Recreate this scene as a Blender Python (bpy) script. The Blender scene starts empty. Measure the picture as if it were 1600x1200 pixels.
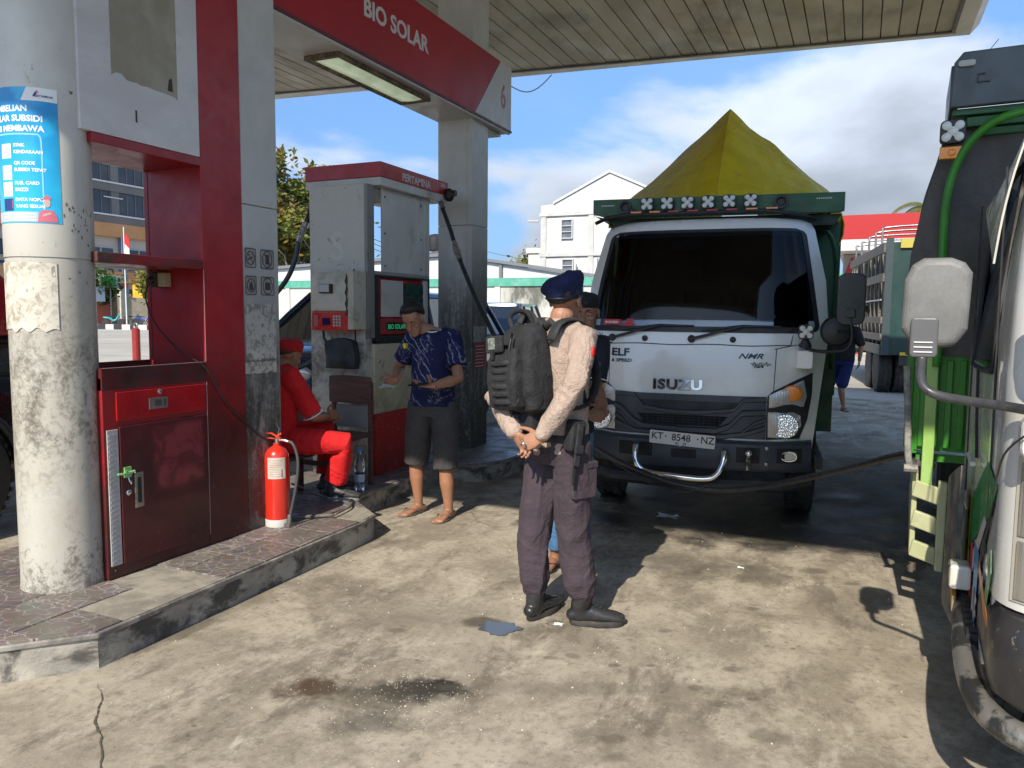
import bpy, bmesh, math, random
import numpy as np
from mathutils import Vector, Matrix, noise
random.seed(7)
S = bpy.context.scene
COL = S.collection
PI = math.pi
rad = math.radians
V = Vector

# ------------------------------------------------------------------ camera
CH = 1.53
def _cam_axes():
    p = rad(5.14276); y = rad(24.305); ro = rad(0.5)
    f = V((-math.sin(y)*math.cos(p), math.cos(y)*math.cos(p), -math.sin(p)))
    r = V((math.cos(y), math.sin(y), 0)); u = r.cross(f)
    r2 = r*math.cos(ro)+u*math.sin(ro); u2 = r2.cross(f)
    return f, r2, u2
CF, CR, CU = _cam_axes()
cam_d = bpy.data.cameras.new('camera'); cam = bpy.data.objects.new('camera', cam_d); COL.objects.link(cam)
cam_d.sensor_width = 36; cam_d.lens = 27.0; cam_d.clip_start = 0.05; cam_d.clip_end = 3000
M3 = Matrix((CR, CU, -CF)).transposed()
cam.matrix_world = Matrix.Translation((0, 0, CH)) @ M3.to_4x4()
S.camera = cam

# ------------------------------------------------------------------ sky and sun
W = bpy.data.worlds.new('World'); S.world = W; W.use_nodes = True
def build_world():
    nt = W.node_tree; nt.nodes.clear()
    N = lambda t: nt.nodes.new(t); L = nt.links.new
    out = N('ShaderNodeOutputWorld'); bg = N('ShaderNodeBackground')
    sky = N('ShaderNodeTexSky'); sky.sky_type = 'NISHITA'; sky.sun_disc = False
    sky.sun_elevation = rad(38.3); sky.sun_rotation = rad(180); sky.air_density = 1.0; sky.dust_density = 1.0; sky.ozone_density = 2.0
    bg.inputs['Strength'].default_value = 0.14
    tc = N('ShaderNodeTexCoord')
    sep = N('ShaderNodeSeparateXYZ'); L(tc.outputs['Generated'], sep.inputs[0])
    def math_(op, a, b=None):
        m = N('ShaderNodeMath'); m.operation = op
        for i, v in ((0, a), (1, b)):
            if v is None: continue
            if isinstance(v, (int, float)): m.inputs[i].default_value = v
            else: L(v, m.inputs[i])
        return m.outputs[0]
    def rng(v, a, b, c=0., d=1., smooth=True):
        m = N('ShaderNodeMapRange'); m.interpolation_type = 'SMOOTHSTEP' if smooth else 'LINEAR'
        L(v, m.inputs[0]); m.inputs[1].default_value = a; m.inputs[2].default_value = b
        m.inputs[3].default_value = c; m.inputs[4].default_value = d
        return m.outputs[0]
    # cloud plane projection: direction / (z + k)
    zz = math_('ADD', sep.outputs[2], 0.32)
    px = math_('DIVIDE', sep.outputs[0], zz); py = math_('DIVIDE', sep.outputs[1], zz)
    cmb = N('ShaderNodeCombineXYZ'); L(px, cmb.inputs[0]); L(py, cmb.inputs[1]); L(math_('MULTIPLY', sep.outputs[2], 2.2), cmb.inputs[2])
    mp = N('ShaderNodeMapping'); L(cmb.outputs[0], mp.inputs[0]); mp.inputs['Location'].default_value = (1.9, 0.35, 0.2)
    n1 = N('ShaderNodeTexNoise'); n1.inputs['Scale'].default_value = 1.15; n1.inputs['Detail'].default_value = 9; n1.inputs['Roughness'].default_value = .52; n1.inputs['Distortion'].default_value = .25
    L(mp.outputs[0], n1.inputs['Vector'])
    # a large cumulus bank low over the northern horizon, thinner patches elsewhere
    azm = math_('ARCTAN2', sep.outputs[0], sep.outputs[1])          # 0 = north (+Y)
    bank = math_('MULTIPLY', rng(azm, -.50, -.22), rng(azm, .75, 1.2, 1, 0))
    bankz = math_('MULTIPLY', rng(sep.outputs[2], .34, .22, 0, 1), rng(sep.outputs[2], .02, .16, .25, 1))
    bias = math_('MULTIPLY', math_('MULTIPLY', bank, bankz), .20)
    dens = math_('ADD', n1.outputs[0], bias)
    cov = rng(dens, .525, .65)
    n2 = N('ShaderNodeTexNoise'); n2.inputs['Scale'].default_value = 2.6; n2.inputs['Detail'].default_value = 8; L(mp.outputs[0], n2.inputs['Vector'])
    shade = math_('MULTIPLY', rng(dens, .60, .86, 1.0, .62), rng(sep.outputs[2], .05, .24, .66, 1.05))
    shade = math_('MULTIPLY', shade, rng(n2.outputs[0], .3, .7, .88, 1.1))
    cc = N('ShaderNodeMix'); cc.data_type = 'RGBA'; cc.inputs[0].default_value = 1; cc.blend_type = 'MULTIPLY'
    cc.inputs[6].default_value = (4.3, 4.75, 5.4, 1)
    cb = N('ShaderNodeCombineColor')
    for i in range(3): L(shade, cb.inputs[i])
    L(cb.outputs[0], cc.inputs[7])
    # thin haze veil
    veil = N('ShaderNodeMix'); veil.data_type = 'RGBA'
    gam = N('ShaderNodeMix'); gam.data_type = 'RGBA'; gam.blend_type = 'MULTIPLY'; gam.inputs[0].default_value = 1
    L(sky.outputs[0], gam.inputs[6])
    tint = N('ShaderNodeMix'); tint.data_type = 'RGBA'; L(rng(sep.outputs[2], 0, .45), tint.inputs[0]); tint.inputs[6].default_value = (.34, .48, .74, 1); tint.inputs[7].default_value = (.80, 1.0, 1.18, 1)
    L(tint.outputs[2], gam.inputs[7])
    L(rng(n2.outputs[0], .35, .75, .02, .22), veil.inputs[0]); L(gam.outputs[2], veil.inputs[6]); veil.inputs[7].default_value = (2.6, 3.5, 4.9, 1)
    mx = N('ShaderNodeMix'); mx.data_type = 'RGBA'
    L(math_('MULTIPLY', cov, .93), mx.inputs[0]); L(veil.outputs[2], mx.inputs[6]); L(cc.outputs[2], mx.inputs[7])
    L(mx.outputs[2], bg.inputs[0]); L(bg.outputs[0], out.inputs[0])
build_world()
sd = bpy.data.lights.new('sun', 'SUN'); sd.energy = 4.4; sd.angle = rad(.53); sd.color = (1, .91, .77)
sun = bpy.data.objects.new('sun', sd); COL.objects.link(sun)
_el = rad(38.3)
sun.rotation_euler = V((-.02, math.cos(_el), -math.sin(_el))).to_track_quat('-Z', 'Y').to_euler()
S.view_settings.view_transform = 'Standard'; S.view_settings.look = 'None'; S.view_settings.gamma = 1
S.view_settings.use_curve_mapping = False; S.view_settings.exposure = 0.45
S.cycles.max_bounces = 7; S.cycles.diffuse_bounces = 4; S.cycles.glossy_bounces = 4; S.cycles.transmission_bounces = 6; S.cycles.transparent_max_bounces = 8
S.cycles.use_denoising = True; S.cycles.sample_clamp_indirect = 6; S.cycles.caustics_reflective = False; S.cycles.caustics_refractive = False

# ------------------------------------------------------------------ materials
MATS = {}
class NT:
    def __init__(s, name):
        s.m = bpy.data.materials.new(name); s.m.use_nodes = True; s.nt = s.m.node_tree
        s.b = s.nt.nodes['Principled BSDF']; s.tc = None
    def n(s, t, **k):
        x = s.nt.nodes.new(t)
        for a, b in k.items(): setattr(x, a, b)
        return x
    def l(s, a, b): s.nt.links.new(a, b)
    def coord(s, kind='Object'):
        if s.tc is None: s.tc = s.n('ShaderNodeTexCoord')
        return s.tc.outputs[kind]
    def map(s, sc=(1, 1, 1), loc=(0, 0, 0), rot=(0, 0, 0), src=None):
        m = s.n('ShaderNodeMapping'); s.l(src or s.coord(), m.inputs[0])
        m.inputs['Scale'].default_value = sc; m.inputs['Location'].default_value = loc; m.inputs['Rotation'].default_value = rot
        return m.outputs[0]
    def noise(s, scale, detail=6, rough=.55, dist=0, vec=None):
        x = s.n('ShaderNodeTexNoise'); x.inputs['Scale'].default_value = scale; x.inputs['Detail'].default_value = detail
        x.inputs['Roughness'].default_value = rough; x.inputs['Distortion'].default_value = dist
        s.l(vec or s.coord(), x.inputs['Vector']); return x.outputs[0]
    def vor(s, scale, vec=None, feature='F1', out=0, rnd=1):
        x = s.n('ShaderNodeTexVoronoi'); x.feature = feature; x.inputs['Scale'].default_value = scale; x.inputs['Randomness'].default_value = rnd
        s.l(vec or s.coord(), x.inputs['Vector']); return x.outputs[out]
    def rng(s, v, a, b, c=0., d=1., smooth=True):
        m = s.n('ShaderNodeMapRange'); m.interpolation_type = 'SMOOTHSTEP' if smooth else 'LINEAR'
        s.l(v, m.inputs[0]); m.inputs[1].default_value = a; m.inputs[2].default_value = b; m.inputs[3].default_value = c; m.inputs[4].default_value = d
        return m.outputs[0]
    def mth(s, op, a, b=None, c=None):
        m = s.n('ShaderNodeMath'); m.operation = op
        for i, v in ((0, a), (1, b), (2, c)):
            if v is None: continue
            if isinstance(v, (int, float)): m.inputs[i].default_value = v
            else: s.l(v, m.inputs[i])
        return m.outputs[0]
    def mix(s, f, a, b, blend='MIX'):
        m = s.n('ShaderNodeMix'); m.data_type = 'RGBA'; m.blend_type = blend
        for i, v in ((0, f), (6, a), (7, b)):
            if isinstance(v, (int, float)): m.inputs[i].default_value = v
            elif isinstance(v, tuple): m.inputs[i].default_value = (*v[:3], 1)
            else: s.l(v, m.inputs[i])
        return m.outputs[2]
    def sep(s, src=None):
        x = s.n('ShaderNodeSeparateXYZ'); s.l(src or s.coord(), x.inputs[0]); return x.outputs
    def col(s, v):
        if isinstance(v, tuple): s.b.inputs['Base Color'].default_value = (*v[:3], 1)
        else: s.l(v, s.b.inputs['Base Color'])
    def set(s, **k):
        nm = dict(rough='Roughness', metal='Metallic', spec='Specular IOR Level', coat='Coat Weight', trans='Transmission Weight', ior='IOR', alpha='Alpha', sheen='Sheen Weight', sss='Subsurface Weight')
        for a, v in k.items():
            i = s.b.inputs[nm[a]]
            if isinstance(v, (int, float)): i.default_value = v
            else: s.l(v, i)
    def bump(s, h, strength=.3, dist=.01):
        b = s.n('ShaderNodeBump'); b.inputs['Strength'].default_value = strength; b.inputs['Distance'].default_value = dist
        s.l(h, b.inputs['Height'])
        s.l(b.outputs[0], s.b.inputs['Normal'])

def mat(name, c, rough=.5, metal=0, c2=None, ns=6, nr=(.35, .65), dirt=None, ds=3, dr=(.5, .75), da=.7, bump=0, bs=80, bd=.002, stretch=(1, 1, 1), rv=.12, fine=0, **k):
    """base colour c varied to c2, patches of dirt, fine relief"""
    if name in MATS: return MATS[name]
    t = NT(name); vec = t.map(stretch)
    col = c
    if c2 is not None: col = t.mix(t.rng(t.noise(ns, 7, .6, .3, vec), *nr), c, c2)
    if dirt is not None:
        f = t.rng(t.noise(ds, 9, .66, .4, t.map(stretch, (3.1, 7.7, 1.3))), dr[0], dr[1], 0, da)
        col = t.mix(f, col, dirt)
    if fine:
        col = t.mix(t.rng(t.noise(bs*1.5, 3, .7), .3, .7, 0, fine), col, tuple(x*.45 for x in c))
    t.col(col); t.set(metal=metal, **k)
    if rv: t.set(rough=t.rng(t.noise(ns*1.7, 6, .6, 0, vec), .3, .7, max(.02, rough-rv), min(1, rough+rv)))
    else: t.set(rough=rough)
    if bump: t.bump(t.noise(bs, 4, .6, 0, vec), bump, bd)
    MATS[name] = t.m
    return t.m

# ------------------------------------------------------------------ mesh helpers
class MB:
    def __init__(s): s.v = []; s.f = []; s.mi = []
    def add(s, vs, fs, mi=0):
        o = len(s.v); s.v += [tuple(v) for v in vs]; s.f += [tuple(i+o for i in f) for f in fs]; s.mi += [mi]*len(fs); return s
    def box(s, x0, x1, y0, y1, z0, z1, mi=0, M=None):
        vs = [V((x, y, z)) for z in (z0, z1) for y in (y0, y1) for x in (x0, x1)]
        if M is not None: vs = [M @ v for v in vs]
        return s.add(vs, [(0, 2, 3, 1), (4, 5, 7, 6), (0, 1, 5, 4), (2, 6, 7, 3), (0, 4, 6, 2), (1, 3, 7, 5)], mi)
    def prism(s, poly, d0, d1, axis='z', mi=0, M=None):
        """poly: 2D points; axis = extrusion axis; plane coords are the other two in xyz order"""
        def P(p, d):
            if axis == 'z': r = V((p[0], p[1], d))
            elif axis == 'y': r = V((p[0], d, p[1]))
            else: r = V((d, p[0], p[1]))
            return M @ r if M is not None else r
        n = len(poly); a = [P(p, d0) for p in poly]; b = [P(p, d1) for p in poly]
        fs = [tuple(range(n))[::-1], tuple(range(n, 2*n))] + [(i, (i+1) % n, n+(i+1) % n, n+i) for i in range(n)]
        return s.add(a+b, fs, mi)
    def ring_loft(s, rings, cap=True, mi=0, closed=True):
        n = len(rings[0]); vs = [p for r in rings for p in r]; fs = []
        for i in range(len(rings)-1):
            for j in range(n if closed else n-1):
                a = i*n+j; b = i*n+(j+1) % n
                fs.append((a, b, b+n, a+n))
        if cap: fs.append(tuple(range(n))[::-1]); fs.append(tuple(range((len(rings)-1)*n, len(rings)*n)))
        return s.add(vs, fs, mi)
    def tube(s, pts, r, n=10, mi=0, cap=True, ell=1.0, side=None, round_=False):
        pts = [V(p) for p in pts]; m = len(pts)
        rs = r if isinstance(r, (list, tuple)) else [r]*m
        tang = []
        for i in range(m):
            a = pts[max(0, i-1)]; b = pts[min(m-1, i+1)]; t = (b-a)
            tang.append(t.normalized() if t.length > 1e-9 else V((0, 0, 1)))
        up = V(side) if side is not None else (V((0, 0, 1)) if abs(tang[0].z) < .9 else V((1, 0, 0)))
        u = (up - tang[0]*up.dot(tang[0])).normalized(); rings = []
        def ring(c, u_, w_, ra, rb): return [c+u_*(ra*math.cos(2*PI*k/n))+w_*(rb*math.sin(2*PI*k/n)) for k in range(n)]
        for i in range(m):
            u = (u - tang[i]*u.dot(tang[i]))
            if u.length < 1e-6: u = tang[i].orthogonal()
            u.normalize(); w = tang[i].cross(u)
            ri = rs[i]; ra, rb = ri if isinstance(ri, (tuple, list)) else (ri, ri*ell)
            if round_ and i == 0:
                for q in (.15, .5, .8): a_ = math.acos(1-q) if False else q; rings.append(ring(pts[0]-tang[0]*min(ra, rb)*math.cos(a_*PI/2)*.9, u, w, ra*math.sin(a_*PI/2), rb*math.sin(a_*PI/2)))
            rings.append(ring(pts[i], u, w, ra, rb))
            if round_ and i == m-1:
                for q in (.8, .5, .15): rings.append(ring(pts[i]+tang[i]*min(ra, rb)*math.cos(q*PI/2)*.9, u, w, ra*math.sin(q*PI/2), rb*math.sin(q*PI/2)))
        return s.ring_loft(rings, cap, mi)
    def cyl(s, a, b, r0, r1=None, n=20, mi=0): return s.tube([a, b], [r0, r0 if r1 is None else r1], n, mi)
    def ell(s, c, r, n=14, m=9, R=None, mi=0):
        c = V(c); rings = []
        for i in range(m+1):
            t = -PI/2+PI*(i+.02)/(m+.04); rings.append([])
            for k in range(n):
                p = V((r[0]*math.cos(t)*math.cos(2*PI*k/n), r[1]*math.cos(t)*math.sin(2*PI*k/n), r[2]*math.sin(t)))
                if R is not None: p = R @ p
                rings[-1].append(c+p)
        return s.ring_loft(rings, True, mi)
    def lathe(s, prof, c=(0, 0, 0), n=24, mi=0, axis='z', cap=True):
        c = V(c); rings = []
        for r, h in prof:
            rings.append([])
            for k in range(n):
                a = 2*PI*k/n; x, y = max(r, 1e-4)*math.cos(a), max(r, 1e-4)*math.sin(a)
                p = V((x, y, h)) if axis == 'z' else (V((x, -h, y)) if axis == 'y' else V((h, x, y)))
                rings[-1].append(c+p)
        return s.ring_loft(rings, cap, mi)
    def grid(s, fn, nu, nv, mi=0):
        vs = [fn(i/nu, j/nv) for j in range(nv+1) for i in range(nu+1)]
        fs = [(j*(nu+1)+i, j*(nu+1)+i+1, (j+1)*(nu+1)+i+1, (j+1)*(nu+1)+i) for j in range(nv) for i in range(nu)]
        return s.add(vs, fs, mi)
    def sheet(s, fn, nu, nv, d, mi=0):
        """grid with thickness: fn(u,v)->point, d = offset vector"""
        d = V(d); A = [[V(fn(i/nu, j/nv)) for i in range(nu+1)] for j in range(nv+1)]
        vs = [p for r in A for p in r] + [p+d for r in A for p in r]; o = (nu+1)*(nv+1); q = lambda i, j: j*(nu+1)+i
        fs = []
        for j in range(nv):
            for i in range(nu):
                fs += [(q(i, j), q(i+1, j), q(i+1, j+1), q(i, j+1)), (o+q(i, j), o+q(i, j+1), o+q(i+1, j+1), o+q(i+1, j))]
        for i in range(nu): fs += [(q(i, 0), o+q(i, 0), o+q(i+1, 0), q(i+1, 0)), (q(i, nv), q(i+1, nv), o+q(i+1, nv), o+q(i, nv))]
        for j in range(nv): fs += [(q(0, j), q(0, j+1), o+q(0, j+1), o+q(0, j)), (q(nu, j), o+q(nu, j), o+q(nu, j+1), q(nu, j+1))]
        return s.add(vs, fs, mi)
    def xf(s, M): s.v = [tuple(M @ V(v)) for v in s.v]; return s
    def build(s, name, mats, parent=None, smooth=False, bevel=0, seg=2, M=None, fix=True, label=None, kind=None):
        """vertices are given in world space (or in M's space); stored relative to the parent thing"""
        me = bpy.data.meshes.new(name)
        T = Matrix.Identity(4)
        if M is not None: T = M
        if parent is not None: T = WM[parent.name].inverted() @ T
        vs = s.v if T == Matrix.Identity(4) else [tuple(T @ V(v)) for v in s.v]
        me.from_pydata(vs, [], s.f)
        if not isinstance(mats, (list, tuple)): mats = [mats]
        for m in mats: me.materials.append(m)
        if len(mats) > 1: me.polygons.foreach_set('material_index', s.mi)
        if fix:
            bm = bmesh.new(); bm.from_mesh(me); bmesh.ops.recalc_face_normals(bm, faces=bm.faces); bm.to_mesh(me); bm.free()
        if smooth:
            me.polygons.foreach_set('use_smooth', [True]*len(me.polygons))
            if smooth != 'all': me.set_sharp_from_angle(angle=rad(smooth if smooth > 1 else 40))
        o = bpy.data.objects.new(name, me); COL.objects.link(o)
        if parent is not None: o.parent = parent; WM[o.name] = WM[parent.name]
        else: WM[o.name] = Matrix.Identity(4)
        if bevel:
            b = o.modifiers.new('bevel', 'BEVEL'); b.width = bevel; b.segments = seg; b.limit_method = 'ANGLE'; b.angle_limit = rad(40)
        if label: o['label'] = label
        if kind: o['kind'] = kind
        return o
WM = {}
def thing(name, label, cat, loc=(0, 0, 0), rz=0, group=None):
    o = bpy.data.objects.new(name, None); COL.objects.link(o); o.location = loc; o.rotation_euler = (0, 0, rz)
    o.empty_display_size = .1
    o['label'] = label; o['category'] = cat
    if group: o['group'] = group
    WM[o.name] = Matrix.Translation(loc) @ Matrix.Rotation(rz, 4, 'Z')
    return o
def tag(o, label, cat, group=None, kind=None):
    o['label'] = label; o['category'] = cat
    if group: o['group'] = group
    if kind: o['kind'] = kind
    return o
def kids(o): return [c for c in S.objects if c.parent == o]
def dup(root, loc, rz=None, label=None):
    def cp(o, par):
        c = o.copy(); COL.objects.link(c)
        if par is not None: c.parent = par
        WM[c.name] = WM[o.name]
        for k in KIDS[o.name]: cp(k, c)
        return c
    KIDS = {}
    def walk(o):
        KIDS[o.name] = kids(o)
        for k in KIDS[o.name]: walk(k)
    walk(root)
    r = cp(root, None); r.location = loc
    if rz is not None: r.rotation_euler = (0, 0, rz)
    if label: r['label'] = label
    WM[r.name] = Matrix.Translation(loc) @ Matrix.Rotation(r.rotation_euler[2], 4, 'Z')
    return r
def struct(name, mb, m, **k):
    o = mb.build(name, m, **k); o['kind'] = 'structure'; return o
def at(px, py, z=None, X=None, Y=None):
    """point of the place seen at that spot of the photograph, on a given world plane"""
    d = CF + CR*((px-800)/1200) + CU*((600-py)/1200)
    t = (z-CH)/d.z if z is not None else (X/d.x if X is not None else Y/d.y)
    return V((0, 0, CH))+d*t
def resample(pts, k=4):
    pts = [V(p) for p in pts]; out = []
    for i in range(len(pts)-1):
        p0 = pts[max(0, i-1)]; p1 = pts[i]; p2 = pts[i+1]; p3 = pts[min(len(pts)-1, i+2)]
        for j in range(k):
            t = j/k; out.append(.5*((2*p1)+(p2-p0)*t+(2*p0-5*p1+4*p2-p3)*t*t+(3*p1-p0-3*p2+p3)*t**3))
    out.append(pts[-1]); return out
def rrect(cx, cy, w, h, r, n=5):
    out = []
    for sx, sy, a0 in ((1, 1, 0), (-1, 1, 90), (-1, -1, 180), (1, -1, 270)):
        for i in range(n+1):
            a = rad(a0+90*i/n); out.append((cx+sx*(w/2-r)+r*math.cos(a), cy+sy*(h/2-r)+r*math.sin(a)))
    return out
# text as mesh; returns (verts2d list, faces)
_txt = {}
def text_geo(s, size=1, bold=0.0, sx=1.0, shear=0.0, align='LEFT', thick=0.0, spacing=1.0):
    cu = bpy.data.curves.new('t', 'FONT'); cu.body = s; cu.size = size; cu.offset = bold; cu.shear = shear; cu.align_x = align
    cu.extrude = thick; cu.resolution_u = 3; cu.space_character = spacing
    o = bpy.data.objects.new('t', cu); COL.objects.link(o)
    me = bpy.data.meshes.new_from_object(o)
    vs = [V((v.co.x*sx, v.co.y, v.co.z)) for v in me.vertices]; fs = [tuple(p.vertices) for p in me.polygons]
    bpy.data.objects.remove(o); bpy.data.curves.remove(cu); bpy.data.meshes.remove(me)
    return vs, fs
def text(mb, s, size, fn, mi=0, **k):
    """fn maps a text-space point (x right, y up, z out) to a place"""
    vs, fs = text_geo(s, size, **k); mb.add([fn(v) for v in vs], fs, mi); return mb
def plane_fn(o, xd, yd, off=.0):
    o = V(o); xd = V(xd).normalized(); yd = V(yd).normalized(); n = xd.cross(yd)
    return lambda v: o+xd*v.x+yd*v.y+n*(v.z+off)
# ------------------------------------------------------------------ ground
def ground_mat():
    t = NT('concrete_ground'); P = t.coord()
    big = t.noise(.8, 9, .68, .15); mid = t.noise(2.6, 10, .72, .25, t.map((1, .75, 1), (4, 2, 0))); fine = t.noise(24, 7, .78); gr = t.noise(170, 3, .85)
    c = t.mix(t.rng(big, .34, .66), (.19, .162, .122), (.37, .325, .255))
    c = t.mix(t.rng(mid, .42, .62, 0, .9), c, (.45, .40, .32))
    c = t.mix(t.rng(t.noise(2.2, 10, .74, .2, t.map((1, .5, 1), (9, 1, 0), (0, 0, .5))), .52, .64, 0, .72), c, (.13, .108, .082))
    c = t.mix(t.rng(t.noise(6.5, 9, .75, .1, t.map((1, .7, 1), (2, 7, 0))), .55, .68, 0, .5), c, (.13, .11, .085))
    c = t.mix(t.rng(t.noise(1.6, 10, .75, .1, t.map((2.6, .6, 1), (2, 5, 0), (0, 0, -.25))), .56, .70, 0, .65), c, (.56, .51, .415))
    c = t.mix(t.rng(t.noise(4, 10, .78, .1, t.map((1.6, .8, 1), (12, 5, 0), (0, 0, -.25))), .58, .68, 0, .5), c, (.60, .56, .47))
    c = t.mix(t.rng(fine, .47, .70, 0, .55), c, (.12, .105, .085))
    c = t.mix(t.rng(t.noise(11, 10, .8, .1, t.map((1, .8, 1), (6, 3, 0))), .54, .66, 0, .5), c, (.13, .115, .09))
    c = t.mix(t.rng(t.noise(60, 5, .8), .56, .70, 0, .5), c, (.56, .52, .43))
    c = t.mix(t.rng(gr, .60, .76, 0, .55), c, (.62, .58, .50))
    c = t.mix(t.rng(gr, .40, .28, 0, .5), c, (.09, .08, .065))
    wet = None
    shn = [t.noise(7, 9, .72, .2), t.noise(3, 8, .66, .1, t.map((1, 1, 1), (3, 8, 0)))]
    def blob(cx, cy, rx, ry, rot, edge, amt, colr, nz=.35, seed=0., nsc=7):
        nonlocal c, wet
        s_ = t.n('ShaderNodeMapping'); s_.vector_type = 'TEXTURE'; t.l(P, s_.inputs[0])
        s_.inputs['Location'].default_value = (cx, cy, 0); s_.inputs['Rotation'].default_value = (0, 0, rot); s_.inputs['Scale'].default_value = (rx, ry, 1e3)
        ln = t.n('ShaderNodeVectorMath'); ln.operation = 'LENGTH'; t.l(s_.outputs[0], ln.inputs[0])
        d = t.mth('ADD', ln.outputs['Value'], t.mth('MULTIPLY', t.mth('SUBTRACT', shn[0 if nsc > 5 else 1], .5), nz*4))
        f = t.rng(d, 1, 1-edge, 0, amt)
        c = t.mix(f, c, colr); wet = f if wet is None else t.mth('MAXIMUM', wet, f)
    blob(-1.60, 2.60, .25, .145, .45, .7, .95, (.026, .025, .021), .55, 1)
    blob(-1.50, 2.66, .11, .08, .4, .6, .85, (.016, .016, .014), .6, 2)
    blob(-1.98, 2.42, .20, .125, .5, .8, .9, (.075, .045, .025), .6, 3)
    blob(-1.72, 2.45, .40, .25, .4, 1.0, .72, (.09, .08, .065), .5, 5)
    blob(-1.62, 2.28, .26, .13, .4, .9, .6, (.07, .065, .055), .5, 6)
    blob(-1.66, 3.33, .15, .085, .3, .5, .78, (.06, .052, .04), .3, 9)
    blob(-1.9, 3.3, .6, .35, .3, 1., .30, (.14, .12, .09), .5, 14, 4)
    blob(-.9, 6.5, 2.2, 1.5, 0, .7, .92, (.022, .021, .020), .5, 11, 2.5)  # oil-dark ground, darkened further so the shade by the trucks reads deeper
    blob(-.9, 5.6, 2.0, .6, .05, .8, .85, (.035, .032, .028), .5, 12, 3)  # second oily patch, its dark colour deepening the shade before the white truck
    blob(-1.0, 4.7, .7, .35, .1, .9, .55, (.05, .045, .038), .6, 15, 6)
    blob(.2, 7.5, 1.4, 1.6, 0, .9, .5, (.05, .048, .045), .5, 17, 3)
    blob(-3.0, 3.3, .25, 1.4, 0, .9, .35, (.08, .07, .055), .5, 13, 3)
    blob(-.95, 2.9, .9, .07, .42, .6, .35, (.16, .14, .105), .25, 4)
    for cx, cy, r, s in ((-.44, 3.34, .045, 1), (-.77, 3.22, .03, 2), (-.55, 3.1, .035, 4), (-.43, 3.01, .05, 5), (-.92, 3.15, .03, 7), (-.33, 3.1, .025, 3), (-.75, 2.58, .05, 6), (-.18, 4.9, .09, 8), (.02, 4.75, .05, 9), (-.45, 4.1, .04, 5), (-.8, 3.62, .035, 9), (-1.32, 3.5, .03, 3), (-.71, 2.47, .055, 8), (-.24, 2.84, .09, 1), (-.05, 2.5, .06, 2), (-1.98, 3.06, .05, 4), (-1.2, 3.1, .03, 6), (-.6, 4.9, .06, 7), (-1.1, 3.9, .04, 2)):
        blob(cx, cy, r*1.3, r*.8, .5, .6, .5, (.09, .075, .055), .3, s, 14)
    # sprinkled oil drips
    v = t.vor(2.4, t.map((1, 1.4, 1), (.3, .8, 0)), rnd=1); r_ = t.n('ShaderNodeTexNoise'); r_.inputs['Scale'].default_value = 1.1; t.l(P, r_.inputs['Vector'])
    f = t.mth('MULTIPLY', t.rng(v, .11, .07), t.rng(r_.outputs[0], .48, .56))
    c = t.mix(t.mth('MULTIPLY', f, .35), c, (.06, .05, .04))
    v2 = t.vor(9, t.map((1, 1.3, 1), (3, 1, 0))); c = t.mix(t.mth('MULTIPLY', t.rng(v2, .12, .08, 0, .5), t.rng(t.noise(1.9, 3), .5, .6)), c, (.06, .05, .04))
    # hairline cracks
    dv = t.n('ShaderNodeVectorMath'); dv.operation = 'ADD'; nz = t.n('ShaderNodeTexNoise'); nz.inputs['Scale'].default_value = 2.2; nz.inputs['Detail'].default_value = 8; t.l(P, nz.inputs['Vector'])
    sc_ = t.n('ShaderNodeVectorMath'); sc_.operation = 'SCALE'; sc_.inputs['Scale'].default_value = .55; t.l(nz.outputs['Color'], sc_.inputs[0]); t.l(P, dv.inputs[0]); t.l(sc_.outputs[0], dv.inputs[1])
    ck = t.vor(.3, dv.outputs[0], 'DISTANCE_TO_EDGE'); cf = t.mth('MULTIPLY', t.rng(ck, .006, .0015), t.rng(t.noise(.45, 3), .56, .62))
    c = t.mix(t.mth('MULTIPLY', cf, .45), c, (.07, .06, .045))
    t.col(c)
    t.set(spec=.22, rough=t.mth('SUBTRACT', t.rng(mid, .3, .7, .95, .8), t.mth('MULTIPLY', wet, .38)))
    h = t.mth('ADD', t.mth('MULTIPLY', fine, .6), t.mth('MULTIPLY', gr, .35)); h = t.mth('ADD', h, t.mth('MULTIPLY', mid, 1.2)); h = t.mth('SUBTRACT', h, t.mth('MULTIPLY', cf, 1.5))
    t.bump(h, .55, .006)
    return t.m
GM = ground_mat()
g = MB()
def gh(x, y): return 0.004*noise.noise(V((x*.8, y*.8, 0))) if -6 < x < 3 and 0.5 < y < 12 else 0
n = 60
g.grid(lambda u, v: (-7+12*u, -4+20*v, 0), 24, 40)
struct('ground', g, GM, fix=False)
g = MB(); B = 1500
for x0, x1, y0, y1 in ((-B, -7, -60, B), (5, B, -60, B), (-7, 5, 16, B), (-7, 5, -60, -4)): g.grid(lambda u, v: (x0+(x1-x0)*u, y0+(y1-y0)*v, 0), 1, 1)
struct('forecourt_ground', g, mat('far_concrete', (.36, .33, .28), .9, c2=(.46, .43, .37), ns=.12, dirt=(.2, .18, .15), ds=.4, da=.5), fix=False)

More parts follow.
